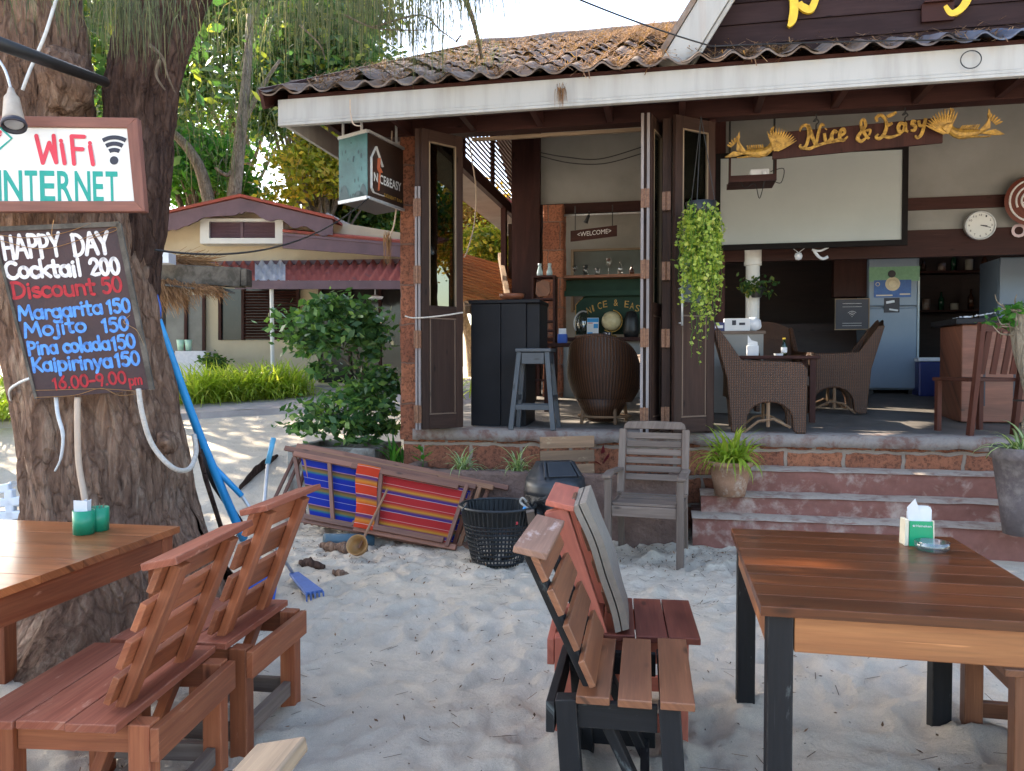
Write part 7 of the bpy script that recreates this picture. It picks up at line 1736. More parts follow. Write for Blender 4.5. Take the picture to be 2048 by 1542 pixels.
# ------------------------------------------------------------------ things in the right half of the cafe
def bobj(name, label, cat, c, group=None):          # thing whose parts are built in cafe coordinates
    p = BW(*c); o = thing(name, label, cat, tuple(p), BYAW, group); return o, Vector(c)
def rel(m, c): m.v = [p - c for p in m.v]; return m
sb = 1.9
s0 = BU(1440, 490, sb); s1 = BU(1803, 468, sb); sz1 = BU(1440, 318, sb).z; sz0 = s0.z
t, c = bobj("projection_screen", "large white projection screen with dark border under the carved sign", "screen", ((s0.x + s1.x) / 2, sb, sz0))
m = MB(); m.box((s0.x, sb, sz0), (s1.x, sb + .012, sz1)); rel(m, c).build("screen", screen_m, t)
m = MB(); w_ = .055; m.box((s0.x - w_, sb - .015, sz0 - .06), (s0.x, sb + .02, sz1 + w_)); m.box((s1.x, sb - .015, sz0 - .06), (s1.x + w_, sb + .02, sz1 + w_)); m.box((s0.x + .001, sb - .014, sz0 - .06), (s1.x - .001, sb + .02, sz0 - .001)); m.box((s0.x + .001, sb - .014, sz1 + .001), (s1.x - .001, sb + .02, sz1 + w_)); rel(m, c).build("border", screen_edge, t)
pj = BU(1502, 370, .55)
t, c = bobj("projector_shelf", "small white projector in a hung wooden tray under the left golden bird", "projector", (pj.x, .55, pj.z))
m = MB(); m.box((pj.x - .20, .40, pj.z), (pj.x + .20, .72, pj.z + .02)); m.box((pj.x - .20, .40, pj.z + .02), (pj.x - .185, .42, pj.z + .24)); m.box((pj.x + .185, .40, pj.z + .02), (pj.x + .20, .42, pj.z + .24)); m.box((pj.x - .2, .70, pj.z + .02), (pj.x + .2, .72, pj.z + .05)); m.box((pj.x - .2, .398, pj.z - .002), (pj.x + .2, .404, pj.z + .055)); rel(m, c).build("tray", dark_wood, t)
m = MB(); m.box((pj.x - .02, .42, pj.z + .03), (pj.x + .14, .62, pj.z + .11)); m.lathe([(.001, 0), (.02, 0), (.02, .02)], 12, (pj.x + .10, .42, pj.z + .07), None, None, Matrix.Rotation(R(90), 3, 'X')); rel(m, c).build("projector", plastw, t, bevel=.008)
m = MB()
for x in (-.19, .19): m.tube([(pj.x + x, .5, pj.z), (pj.x + x, .5, 3.75)], .010, 6)
m.tube(cr([(pj.x + .15, .42, pj.z + .08), (pj.x + .26, .42, pj.z + .10), (pj.x + .24, .42, pj.z - .02), (pj.x + .17, .42, pj.z)], 5), .004, 5); m.tube(cr([(pj.x - .1, .42, pj.z), (pj.x - .06, .42, pj.z - .05), (pj.x + .02, .42, pj.z - .02), (pj.x + .06, .42, pj.z - .15), (pj.x + .10, .42, pj.z)], 5), .004, 5)
rel(m, c).build("hanger", wire_m, t)
ck = BU(1960, 451, RBK - .08)
t, c = bobj("wall_clock", "round white wall clock with chrome rim on the dark rail right of the screen", "clock", (ck.x, ck.y, ck.z))
Mx_ = Matrix.Rotation(R(90), 3, 'X')
m = MB(); m.lathe([(.001, 0), (.135, 0), (.135, .01)], 40, (0, 0, 0), None, None, Mx_); fc_ = m.build("face", white, t, smooth=False)
m = MB(); m.lathe([(.132, -.03), (.150, -.03), (.152, .01), (.146, .025), (.134, .022), (.132, .0)], 40, (0, 0, 0), None, None, Mx_); m.build("rim", alu, t, smooth=True)
m = MB()
for hnum in range(1, 13):
    a = math.pi / 2 - hnum * math.pi / 6; x, z = .108 * math.cos(a), .108 * math.sin(a); s_ = str(hnum); w2 = .014 * len(s_)
    put_text(m, s_, (x - w2 / 2, -.0125, z - .010), (x + w2 / 2, -.0125, z - .010), (0, 0, .021), (0, 0, 0), .01)
m.build("numerals", signblack, fc_)
m = MB()
for ang, L, w2 in ((90 - 98, .065, .010), (90 - 105, .10, .007)): a = R(ang); m.beam((0, -.016, 0), (L * math.cos(a), -.016, L * math.sin(a)), w2, .003, (0, 1, 0))
m.build("hands", signblack, t)
rs = BU(2062, 402, RBK - .12)
t, c = bobj("round_bar_sign", "round dark red sign with pale curved emblem cut by the right edge", "sign", (rs.x, rs.y, rs.z))
m = MB(); m.lathe([(.001, 0), (.245, 0), (.255, .02), (.22, .03), (.001, .03)], 44, (0, 0, 0), None, None, Mx_); m.build("disc", maroon_wood, t, smooth=False)
m = MB()
for r_, a0, a1 in ((.21, 0, 6.283), (.10, 2.2, 5.2), (.15, 2.0, 3.6)): m.tube([Vector((r_ * math.cos(a), -.034, r_ * math.sin(a))) for a in np.linspace(a0, a1, 40)], .010, 6)
m.tube([(-.10, -.034, -.02), (-.02, -.034, -.02), (-.02, -.034, .06)], .010, 6); m.build("emblem", chalkw, t)
op = BU(2022, 474, RBK - .05); t, c = bobj("open_sign", "pink white OPEN lettering on the dark rail at the right edge", "sign", (op.x, op.y, op.z))
m = MB(); put_text(m, "OPEN", (0, -.0, 0), (.46, 0, .0), (0, 0, .13), (0, -.004, 0), .03); m.build("lettering", plain("pinkish_white", (.62, .48, .50), None, 9, .6), t)
# fridges
def fridge(name, label, u0, u1, b, v0, v1, poster):
    p = BU(u0, v1, b); q = BU(u1, v1, b); zt = BU(u0, v0, b).z; t, c = bobj(name, label, "fridge", ((p.x + q.x) / 2, b, p.z)); w_ = (q.x - p.x) / 2; H = zt - p.z
    m = MB(); m.box((-w_, .05, .0), (w_, .62, H)); m.build("cabinet", fridge_m, t, bevel=.012)
    m = MB(); m.box((-w_, 0, 0.02), (w_ - .03, .045, H * .62)); m.box((-w_, 0, H * .635), (w_ - .03, .045, H)); m.build("door", fridge_m, t, bevel=.012)
    m = MB(); m.box((w_ - .028, .0, .1), (w_ - .004, .045, H * .85)); m.build("handle", fridge_e, t, bevel=.006)
    for x in (-w_ + .06, w_ - .06): m = MB(); m.box((x - .03, .1, -.08), (x + .03, .5, -.001)); m.build("foot", black_pl, t)
    if poster:
        fx = lambda f: -w_ + 2 * w_ * f
        m = MB(); m.box((fx(.0), -.004, H * .82), (fx(.98), -.001, H * .93)); pg = m.build("green_poster", postgreen, t)
        m = MB(); m.box((fx(.10), -.008, H * .70), (fx(.82), -.0045, H * .83)); m.build("blue_poster", postblue, t)
        m = MB(); m.lathe([(.001, 0), (.075, 0), (.085, .004), (.001, .006)], 24, (fx(.46), -.009, H * .80), None, None, Mx_); m.tube([(fx(.46) + .055 * math.cos(a), -.012, H * .80 + .055 * math.sin(a)) for a in np.linspace(0, 6.283, 24)], .012, 6); m.beam((fx(.14), -.010, H * .715), (fx(.46), -.010, H * .715), .003, .016); m.beam((fx(.60), -.010, H * .722), (fx(.80), -.010, H * .722), .003, .016); m.tube([(fx(.17) + .022 * math.cos(a), -.010, H * .80 + .022 * math.sin(a)) for a in np.linspace(0, 6.283, 16)], .004, 5); m.build("poster_print", creambox, t)
        m = MB(); m.lathe([(.001, 0), (.045, 0), (.040, .008)], 20, (fx(.44), -.016, H * .875), None, None, Mx_); m.box((fx(.30), -.010, H * .585), (fx(.60), -.004, H * .695)); m.build("dark_print", signblack, t)
        m = MB(); m.beam((fx(.34), -.012, H * .66), (fx(.5), -.012, H * .67), .002, .03); m.beam((fx(.4), -.012, H * .61), (fx(.57), -.012, H * .60), .002, .02); m.build("photo_print", plastw, t)
    return t
FB = 3.55
fridge("fridge", "tall pale blue grey fridge with green and blue posters in the dark kitchen", 1735, 1838, FB, 516, 780, True)
fridge("fridge", "second pale blue grey fridge behind the counter at the right edge", 1996, 2100, FB - .1, 515, 775, False)
cc = BU(1873, 792, FB - .15); t, c = bobj("cool_box", "dark blue cool box with pale lid right of the tall fridge", "cooler", (cc.x, cc.y, fz(cc.y)))
m = MB(); m.box((-.20, 0, 0), (.20, .4, .42)); m.build("box", coolblue, t, bevel=.02)
m = MB(); m.box((-.21, -.01, .423), (.21, .41, .47)); m.build("lid", plastw, t, bevel=.01)
wb = BU(1704, 630, FB - .15); t, c = bobj("wifi_board", "dark framed board with a wifi symbol left of the tall fridge", "sign", (wb.x, wb.y, wb.z - .17))
m = MB(); m.box((-.19, 0, 0), (.19, .02, .36)); bd_ = m.build("board", signblack, t)
m = MB(); m.box((-.20, -.008, -.012), (.20, .0, .0)); m.box((-.20, -.008, .36), (.20, .0, .372)); m.box((-.20, -.0075, .0005), (-.188, .0, .3595)); m.box((.188, -.0075, .0005), (.2, .0, .3595)); m.build("frame", pale_wood, t)
m = MB()
for r_ in (.025, .045, .065): m.tube([(r_ * math.sin(a), -.004, .15 + r_ * math.cos(a)) for a in np.linspace(-.8, .8, 10)], .0035, 5)
m.tube([(0, -.004, .148), (0, -.004, .153)], .007, 6)
for z in (.31, .27, .07, .04): m.beam((-.11, -.003, z), (.11, -.003, z), .003, .004)
m.build("symbol", chalkw, bd_)
# white column with a potted plant, small counter with boxes
wc = BU(1505, 600, 2.3)
t, c = bobj("white_column", "slim white round column behind the wicker chairs carrying a potted plant", "column", (wc.x, 2.3, fz(2.3)))
m = MB(); m.lathe([(.001, 0), (.075, 0), (.075, BU(1505, 532, 2.3).z - fz(2.3)), (.095, BU(1505, 531, 2.3).z - fz(2.3)), (.095, 3.2 - fz(2.3)), (.001, 3.2 - fz(2.3))], 20); m.build("shaft", white, t, smooth=False)
hpb = BU(1513, 580, 2.12); t, c = bobj("hanging_pot", "small hanging pot with trailing reddish leaves tied to the white column", "plant", tuple(hpb))
m = MB(); m.lathe([(.001, -.08), (.05, -.08), (.09, .03), (.08, .03), (.001, .0)], 16); m.build("pot", black_pl, t)
m = MB(); Pp, _ = crown_points((0, 0, .03), (.16, .12, .10), 330, 14, .3, 5); m.quads(leaf_quads(Pp, .055, .5, .5)); m.build("foliage", lf_mid, t)
sc_ = BU(1478, 668, 1.6); t, c = bobj("side_counter", "small pale counter cabinet behind the round table", "counter", (sc_.x, 1.7, fz(1.7)))
m = MB(); m.box((-.30, -.12, 0), (.24, .12, sc_.z - fz(1.7))); m.build("cabinet", greywall, t); m = MB(); m.box((-.32, -.14, sc_.z - fz(1.7) + .001), (.26, .14, sc_.z - fz(1.7) + .03)); m.build("top", grey_wood, t)
zt = sc_.z + .032
for i, (du, mt, w_, h_, lab) in enumerate(((-.02, paper, .13, .13, "white carton with dark print on the small pale counter"), (-.20, coolblue, .06, .09, "small dark blue box at the left end of the small pale counter"), (.15, plastw, .07, .10, "pale plastic bag lump at the right end of the small pale counter"))):
    t, c = bobj("carton" if i < 2 else "plastic_bag", lab, "box" if i < 2 else "bag", (sc_.x + du, 1.66, zt))
    if i < 2:
        m = MB(); m.box((-w_, -.06, 0), (w_, .06, h_)); m.build("box", mt, t, bevel=.004)
        if i == 0: m = MB(); m.box((-.05, -.063, .06), (-.01, -.0605, .11)); m.box((.02, -.063, .06), (.08, -.0605, .085)); m.build("print", signblack, t)
        else: m = MB(); m.box((-.04, -.063, .03), (.04, -.0605, .06)); m.build("print", paper, t)
    else:
        m = MB()
        def bagf(u, v):
            th, ph = u * 6.2832, (v - .5) * math.pi; d = Vector((math.cos(ph) * math.cos(th), math.cos(ph) * math.sin(th), math.sin(ph))); k = 1 + .3 * mnoise.noise(d * 3); return Vector((d.x * .075 * k, d.y * .06, .07 + d.z * .072 * k))
        m.grid(bagf, 18, 12); m.build("bag", mt, t, smooth=True)
# wicker armchairs facing each other, table between
def wicker_box(name, label, c, rz, group):
    t = thing(name, label, "chair", tuple(c), rz, group); D, W2, hs = .58, .30, .60
    def side(y):
        pts = [(0, 0), (.07, 0)]
        for k in range(11): a = math.pi - math.pi * k / 10; pts.append((D / 2 + .02 + .19 * math.cos(a), .02 + .24 * math.sin(a) ** .6 if 0 < k < 10 else .02))
        pts += [(D - .05, 0), (D + .02, 0), (D + .03, hs - .06), (D - .02, hs), (.08, hs + .02), (-.10, .88), (-.16, .88), (-.04, .45)]
        return [Vector((x, y, z)) for x, z in pts]
    for s in (-1, 1): m = MB(); m.prism(side(s * W2), (0, -s * .05, 0)); m.build("side_panel", wicker, t, bevel=.012)
    m = MB(); m.grid(lambda u, v: (-.155 + .20 * (1 - v) ** 1.0 * .6 + .05 * math.sin(v * 3.1) - .03 * math.sin(u * math.pi), -W2 + .05 + u * (2 * W2 - .1), .30 + v * (.58 + .07 * math.sin(u * math.pi))), 12, 12); m.grid(lambda u, v: (-.11 + .20 * (1 - v) * .6 + .05 * math.sin(v * 3.1) - .03 * math.sin(u * math.pi), W2 - .05 - u * (2 * W2 - .1), .30 + v * (.58 + .07 * math.sin(u * math.pi))), 12, 12); m.build("back", wicker, t, smooth=True)
    m = MB(); m.box((-.02, -W2 + .052, .26), (D + .02, W2 - .052, .36)); m.build("seat", wicker2, t, bevel=.012)
    for s in (-1, 1):
        m = MB(); m.tube([(.10, s * (W2 - .02), 0), (.22, s * (W2 - .02), .10), (.34, s * (W2 - .02), .12), (.48, s * (W2 - .02), .05)], .012, 6); m.tube([(.30, s * (W2 - .03), .05), (.30, s * (W2 - .03), .26)], .016, 6); m.build("cane_brace", old_wood, t)
    return t
wf = BW(1.0, 1.0, 0); gW = "wicker armchairs round the inside table"
wpa = BU(1470, 862, .10); wicker_box("wicker_armchair", "brown woven armchair with arched side nearest the steps, back to the hanging plant", BW(wpa.x - .02, .40, fz(.40)), BYAW + R(-2), gW)
wpb = BU(1735, 815, 1.7); wicker_box("wicker_armchair", "brown woven armchair facing left beside the tall fridge", BW(wpb.x - .02, 1.85, fz(1.85)), BYAW + R(176), gW)
wpc = BU(1470, 700, 2.0); wicker_box("wicker_armchair", "dark rounded wicker chair behind the inside table near the white column", BW(wpc.x + .35, 2.05, fz(2.05)), BYAW + R(-80), gW)
tb = BU(1555, 712, 1.15); t, c = bobj("cafe_table", "small dark table between the woven armchairs", "table", (tb.x, 1.15, fz(1.15)))
hz = tb.z - fz(1.15) + .0
m = MB(); m.box((-.42, -.30, hz - .03), (.34, .30, hz)); m.build("tabletop", dark_wood, t, bevel=.005)
for x in (-.36, .28):
    for y in (-.25, .25): m = MB(); m.beam((x, y, 0), (x, y, hz - .032), .05, .05, (0, 1, 0)); m.build("leg", dark_wood, t)
zt = tb.z + .002
nx = BU(1505, 712, 1.1).x; t, c = bobj("napkin_holder", "white napkin stand with a pointed napkin on the inside table", "napkin holder", (nx, 1.1, zt))
m = MB(); m.box((-.055, -.03, 0), (.055, .03, .10)); m.build("stand", paper, t, bevel=.008); m = MB(); m.prism([(-.045, 0, .09), (.05, 0, .09), (.045, .0, .135), (-.01, 0, .15), (-.045, 0, .20)], (0, .004, 0)); m.build("napkin", paper, t)
bx = BU(1568, 710, 1.1).x; t, c = bobj("glass_bottle", "green glass bottle with yellow cap on the inside table", "bottle", (bx, 1.1, zt))
m = MB(); m.lathe([(.001, 0), (.026, 0), (.028, .02), (.028, .09), (.012, .125), (.011, .155)], 16); m.build("glass", bottleg, t, smooth=True); m = MB(); m.lathe([(.001, .158), (.014, .158), (.014, .172), (.001, .172)], 12); m.build("cap", yellow, t)
m = MB(); m.lathe([(.0285, .03), (.0285, .08)], 16); m.build("label", paper, t)
ax_ = BU(1557, 706, 1.0).x; t, c = bobj("ashtray", "small white ashtray beside the green bottle on the inside table", "ashtray", (ax_, 1.0, zt)); m = MB(); m.lathe([(.001, 0), (.04, 0), (.045, .02), (.035, .02), (.03, .006), (.001, .006)], 16); m.build("dish", paper, t)
# right hand bar counter with a wooden chair
kc = BU(1912, 650, 1.2); t, c = bobj("bar_counter", "brick red bar counter with dark top at the right end of the terrace", "counter", (kc.x + .9, 1.4, fz(1.3)))
hh = kc.z - fz(1.3)
m = MB(); m.box((-.88, -.3, 0), (2.2, .3, hh)); m.build("body", wood("counter_boards", (.16, .06, .035), (.26, .10, .06), .55, 14, .2), t, bevel=.01); m = MB(); m.box((-.95, -.36, hh + .001), (2.2, .36, hh + .055)); m.build("top", blackbox, t, bevel=.006)
m = MB(); q_ = MB()
for x in (-.7, -.45): m.box((x, -.302, .15), (x + .02, -.3005, hh - .1))
m.build("panel_groove", signblack, t)
t, c = bobj("paper_pile", "crumpled white paper at the left end of the bar counter top", "paper", (kc.x + .12, 1.2, kc.z + .056)); m = MB(); m.grid(lambda u, v: (-.12 + .30 * u, -.1 + .2 * v, .006 + .05 * max(0, u - .3) + .03 * abs(mnoise.noise(Vector((u * 7, v * 7, 2))))), 14, 12); m.build("sheet", paper, t)
wc2 = BU(1960, 862, .30); t = thing("wooden_chair", "dark red wooden chair with upright back slats before the bar counter at the right", "chair", tuple(BW(wc2.x + .02, .45, fz(.45))), BYAW + R(20)); 
for x in (-.2, .2):
    m = MB(); m.beam((x, .2, 0), (x, .2, .44), .04, .04, (0, 1, 0)); m.build("leg", red_chair_wood, t); m = MB(); m.beam((x, -.18, 0), (x + .03, -.26, .92), .04, .045, (0, 1, 0)); m.build("leg", red_chair_wood, t)
m = MB(); m.box((-.23, -.2, .44), (.23, .24, .47)); m.build("seat", red_chair_wood, t, bevel=.004)
for x in (-.12, -.02, .08, .16): m = MB(); m.beam((x, -.20, .5), (x + .02, -.255, .86), .05, .014, (0, 1, 0)); m.build("back_slat", red_chair_wood, t)
m = MB(); m.beam((-.2, -.255, .88), (.24, -.262, .88), .025, .07); m.build("top_rail", red_chair_wood, t)
# wall mirror frame, gas lamp, pendant lights
cabn = BU(1705, 560, FB); t, c = bobj("wall_cabinet", "dark carved wall cabinet with arched crest left of the tall fridge", "cabinet", (cabn.x, FB + .1, cabn.z - .2))
m = MB(); m.box((-.2, 0, 0), (.2, .15, .5)); m.build("case", dark_wood, t, bevel=.006); m = MB(); m.prism([(-.24, -.01, .5), (.24, -.01, .5), (.16, -.01, .58), (.05, -.01, .62), (0, -.01, .68), (-.05, -.01, .62), (-.16, -.01, .58)], (0, .15, 0)); m.build("crest", dark_wood, t)
for i, (u, v, lab) in enumerate(((1597, 512, "round white pendant lamp with two cable ties under the dark rail"), (1640, 512, "white curly energy lamp under the dark rail right of the round one"))):
    p = BU(u, v, 2.0); t, c = bobj("pendant_lamp", lab, "lamp", (p.x, 2.0, p.z))
    if i == 0: m = MB(); m.lathe([(.001, -.045), (.03, -.035), (.042, 0), (.03, .03), (.001, .04)], 16); m.build("globe", plastw, t, smooth=True); m = MB(); m.tube([(0, 0, .035), (-.09, 0, .11)], .004, 5); m.tube([(0, 0, .035), (.1, 0, .11)], .004, 5); m.build("wire", cable_m, t)
    else: m = MB(); m.tube(cr([(-.06, 0, .06), (-.02, 0, .0), (.03, .0, -.03), (.08, 0, -.01)], 6), .016, 8); m.tube(cr([(-.08, 0, .07), (0, 0, .055), (.08, 0, .09)], 5), .012, 8); m.build("tube", plastw, t, smooth=True)

# ------------------------------------------------------------------ things in the bar (left half)
kb0 = BU(942, 857, .40); kb1 = BU(1078, 857, .40); zc = BU(1000, 607, .40).z
t, c = bobj("black_cabinet", "tall plain black cabinet standing at the front edge behind the left door leaf", "cabinet", ((kb0.x + kb1.x) / 2, .40, FL)); w_ = (kb1.x - kb0.x) / 2; hh = zc - FL
m = MB(); m.box((-w_, 0, 0), (-.002 - w_ * .12, .50, hh)); m.box((.002 - w_ * .12, 0, 0), (w_ * .62, .5, hh)); m.box((w_ * .62, 0.03, hh * .60), (w_, .5, hh)); m.build("case", blackbox, t, bevel=.006)
m = MB(); m.box((-w_ - .02, -.02, hh + .001), (w_ + .01, .52, hh + .035)); m.build("top", blackbox, t, bevel=.006)
bwl = BU(1027, 606, .60); t, c = bobj("wooden_bowl", "shallow reddish wooden bowl on the black cabinet", "bowl", (bwl.x - .02, .62, zc + .036)); m = MB(); m.lathe([(.001, 0), (.05, 0), (.115, .035), (.125, .07), (.115, .07), (.05, .015), (.001, .012)], 24); m.build("bowl", wood("bowl_wood", (.18, .06, .03), (.28, .10, .05), .5, 10, .1), t, smooth=True)
# grey stool
sb_ = BU(1070, 857, .16); zs = BU(1072, 700, .16).z; t, c = bobj("bar_stool", "grey painted tall bar stool beside the black cabinet", "stool", (sb_.x, .17, FL)); hh = zs - FL
for x in (-1, 1):
    for y in (-1, 1): m = MB(); m.beam((x * .19, y * .17, 0), (x * .125, y * .11, hh - .02), .042, .042, (0, 1, 0)); m.build("leg", stool_m, t, bevel=.003)
m = MB(); m.box((-.155, -.15, hh - .018), (.165, .15, hh + .012)); m.build("seat", stool_m, t, bevel=.006)
def srail(p, q, w, h): m = MB(); m.beam(p, q, w, h); m.build("rail", stool_m, t, bevel=.003)
for y in (-.125, .125): srail((-.10, y, hh - .075), (.10, y, hh - .075), .02, .10)
for x in (-.14, .14): srail((x, -.1, hh - .075), (x, .1, hh - .075), .02, .10)
for y in (-.155, .155): srail((-.15, y, .20), (.15, y, .20), .025, .045)
for x in (-.17, .17): srail((x, -.14, .28), (x, .14, .28), .025, .045)
# round wicker tub chair seen from behind
wt = BU(1200, 850, .55)
def tub(name, label, c, rz, group, s=1.0):
    t = thing(name, label, "chair", tuple(c), rz, group)
    def shell(u, v, o=0):
        th = R(-128) + u * R(256); w2 = math.cos(th / 2) ** 1.0; zt_ = .60 + .28 * max(0, math.cos(th)) ** .7 * (1 if abs(th) < 1.57 else 0); z = .22 + (zt_ - .22) * v
        r = .25 + .07 * v ** .8 + .045 * math.sin(v * 3.1) + o; return Vector((-math.cos(th) * r * 1.0 - .02 * v, math.sin(th) * r * 1.12, z)) * s
    m = MB(); m.grid(lambda u, v: shell(u, v), 44, 16); m.grid(lambda u, v: shell(1 - u, v, -.03), 44, 16); m.tube([shell(k / 44, 1, -.015) for k in range(45)], .022 * s, 8); m.build("shell", wicker, t, smooth=True)
    m = MB(); m.lathe([(.001, .40), (.28, .40), (.29, .37), (.27, .33), (.001, .33)], 24); m.build("seat", wicker2, t, smooth=True)
    m = MB()
    m.lathe([(.10, .02), (.14, .04), (.20, .14), (.25, .24)], 20, (-.08, 0, 0)); m.build("skirt", wicker, t, smooth=True)
    for a in (40, 140, 220, 320): m = MB(); m.tube([(.26 * math.cos(R(a)), .26 * math.sin(R(a)), 0), (.22 * math.cos(R(a)), .22 * math.sin(R(a)), .34)], .018, 7); m.build("leg", old_wood, t)
    m = MB(); m.tube([(.25 * math.cos(a), .25 * math.sin(a), .07) for a in np.linspace(0, 6.2832, 30)], .012, 6, False); m.build("stretcher", old_wood, t)
    return t
gT = "wicker tub chairs before the bar"
tub("wicker_tub_chair", "rounded brown wicker tub chair seen from behind beside the grey stool", BW(wt.x + .02, .80, fz(.80)), BYAW + R(78), gT, .95)
tub("wicker_tub_chair", "second wicker tub chair half hidden behind the folded door stack", BW(wt.x + .62, 1.5, fz(1.5)), BYAW + R(140), gT)
# low bar table with napkins and blue cap
bt_ = BU(1125, 700, 1.6); t, c = bobj("cafe_table", "small dark table hidden between the stool and the rounded wicker chair", "table", (bt_.x + .1, 1.7, fz(1.7)))
m = MB(); m.box((-.3, -.3, .70), (.4, .3, .73)); m.build("tabletop", dark_wood, t)
for x in (-.25, .35):
    for y in (-.25, .25): m = MB(); m.beam((x, y, 0), (x, y, .699), .045, .045, (0, 1, 0)); m.build("leg", dark_wood, t)
t, c = bobj("napkin_holder", "blue napkin holder with white napkins behind the grey stool", "napkin holder", (bt_.x + .0, 1.6, fz(1.7) + .732)); m = MB(); m.box((-.05, -.03, 0), (.05, .03, .10)); m.build("holder", dblue_pl, t, bevel=.006); m = MB(); m.box((-.04, -.01, .1), (.04, .01, .16)); m.build("napkin", paper, t)
# shelf with bottles, green panel, welcome sign
t, c = bobj("bar_shelf", "brown wooden bar shelf above the green lettered panel", "shelf", (1.8, 3.15, BU(1200, 552, 3.1).z - .02)); zsf = BU(1200, 552, 3.1).z
m = MB(); m.box((-.78, -.08, 0), (.95, .20, .035)); m.build("board", tan_wood, t, bevel=.003); m = MB(); m.box((-.78, .16, -.16), (.95, .19, -.002)); m.box((-.78, -.06, -.23), (.95, -.03, -.16)); m.build("valance", panel_g, t)
t, c = bobj("back_mirror", "large dim mirror on the back of the bar above the bottles", "mirror", (1.75, 4.55, 2.2)); m = MB(); m.box((-.75, 0, 0), (.9, .02, .85)); m.build("glass", plain("dim_mirror", (.10, .12, .115), (.07, .085, .08), 1.5, .25), t); m = MB(); m.box((-.79, -.02, -.03), (-.751, .02, .88)); m.box((-.75, -.02, .851), (.9, .02, .88)); m.build("frame", pale_wood, t)
rr = random.Random(21)
kinds = ["squat clear tumbler", "tall clear cocktail glass", "small dark liquor bottle", "thin clear carafe", "stemmed red wine glass", "short wide whisky glass"]
side_lab = ["left of all", "second", "third", "fourth", "fifth", "sixth", "seventh", "eighth", "ninth", "tenth"]
for i in range(10):
    x = -.62 + i * .145; h = rr.uniform(.11, .24); k = (i * 5 + 1) % 6; t, c = bobj("glass_bottle" if k in (2, 3) else "drinking_glass", "%s on the bar shelf, %s counted from the column" % (kinds[k], side_lab[i]), "bottle" if k in (2, 3) else "glass", (1.8 + x, 3.15 + rr.uniform(-.02, .08), zsf + .016), "glassware on the bar shelf")
    m = MB()
    if k in (2, 3): m.lathe([(.001, 0), (.032, 0), (.034, h * .55), (.013, h * .75), (.012, h)], 14)
    elif k in (1, 4): m.lathe([(.001, 0), (.030, .002), (.006, .01), (.006, h * .45), (.034, h * .62), (.036, h), (.033, h), (.001, h * .5)], 14)
    else: m.lathe([(.001, 0), (.034, 0), (.038, h * .7), (.034, h * .7), (.030, .01), (.001, .01)], 14)
    m.build("glass", {2: wood("bottle_brown", (.04, .015, .01), (.06, .02, .015), .2, 5, 0), 4: clear}.get(k, clear), t, smooth=True)
gpz0 = BU(1200, 668, 3.05).z; gpz1 = BU(1200, 588, 3.05).z
t, c = bobj("green_bar_panel", "dark green bar panel with gold border and curved NICE & EASY lettering", "sign", (1.85, 3.20, gpz0))
H = gpz1 - gpz0; m = MB(); m.prism([(-.66, 0, 0), (.9, 0, 0), (.9, 0, H), (-.54, 0, H), (-.66, 0, H - .12)], (0, .03, 0)); pnl = m.build("panel", panel_g, t)
m = MB()
for a_, b_ in (((-.655, 0), (-.655, H - .12)), ((-.655, H - .12), (-.54, H - .006)), ((-.54, H - .006), (.9, H - .006))): m.beam((a_[0], -.006, a_[1]), (b_[0], -.006, b_[1]), .006, .014, (0, 1, 0))
m.build("gold_border", gold, t)
m = MB(); s_ = "NICE & EASY"; n = len(s_)
for i, chx in enumerate(s_):
    if chx == ' ': continue
    u = i / (n - 1); x = -.50 + u * .66; z = H - .24 + .10 * math.sin(u * math.pi); a = R(16) * (1 - 2 * u); d = Vector((math.cos(a), 0, math.sin(a))); up = Vector((-math.sin(a), 0, math.cos(a))); w_ = .02 if chx == 'I' else .052
    put_text(m, chx, Vector((x, -.004, z)), Vector((x, -.004, z)) + d * w_, up * .085, (0, 0, 0), .0)
m.build("lettering", gold, pnl)
wl0 = BU(1141, 480, 2.7); wl1 = BU(1234, 470, 2.7); t, c = bobj("welcome_sign", "small dark hanging board carved WELCOME above the bar shelf", "sign", ((wl0.x + wl1.x) / 2, 2.7, wl0.z)); w_ = (wl1.x - wl0.x) / 2
m = MB(); m.prism([(-w_, 0, -.02), (w_, 0, .03), (w_, 0, .16), (-w_, 0, .11)], (0, .02, 0)); m.build("board", dark_wood, t)
m = MB(); put_text(m, "<WELCOME>", (-w_ * .7, -.002, .035), (w_ * .75, -.002, .068), (0, 0, .055), (0, -.002, 0), .0); m.build("lettering", chalkw, t)
m = MB()
for x in (-.8, .8): m.tube([(x * w_, .01, .12), (x * w_, .01, 3.33 - wl0.z)], .006, 5)
m.build("hanger", wire_m, t)
sp2 = BU(1178, 437, 2.9); t, c = bobj("spot_light", "small black spotlight clipped on the curtain rail over the bar", "lamp", tuple(sp2)); m = MB(); Mt = Matrix.Rotation(R(205), 3, 'Y') ; m.lathe([(.001, 0), (.018, 0), (.022, .06), (.03, .10), (.001, .09)], 14, (0, 0, .04), None, None, Mt); m.tube([(0, 0, .03), (0, 0, .09)], .008, 6); m.build("housing", black_pl, t, smooth=True)
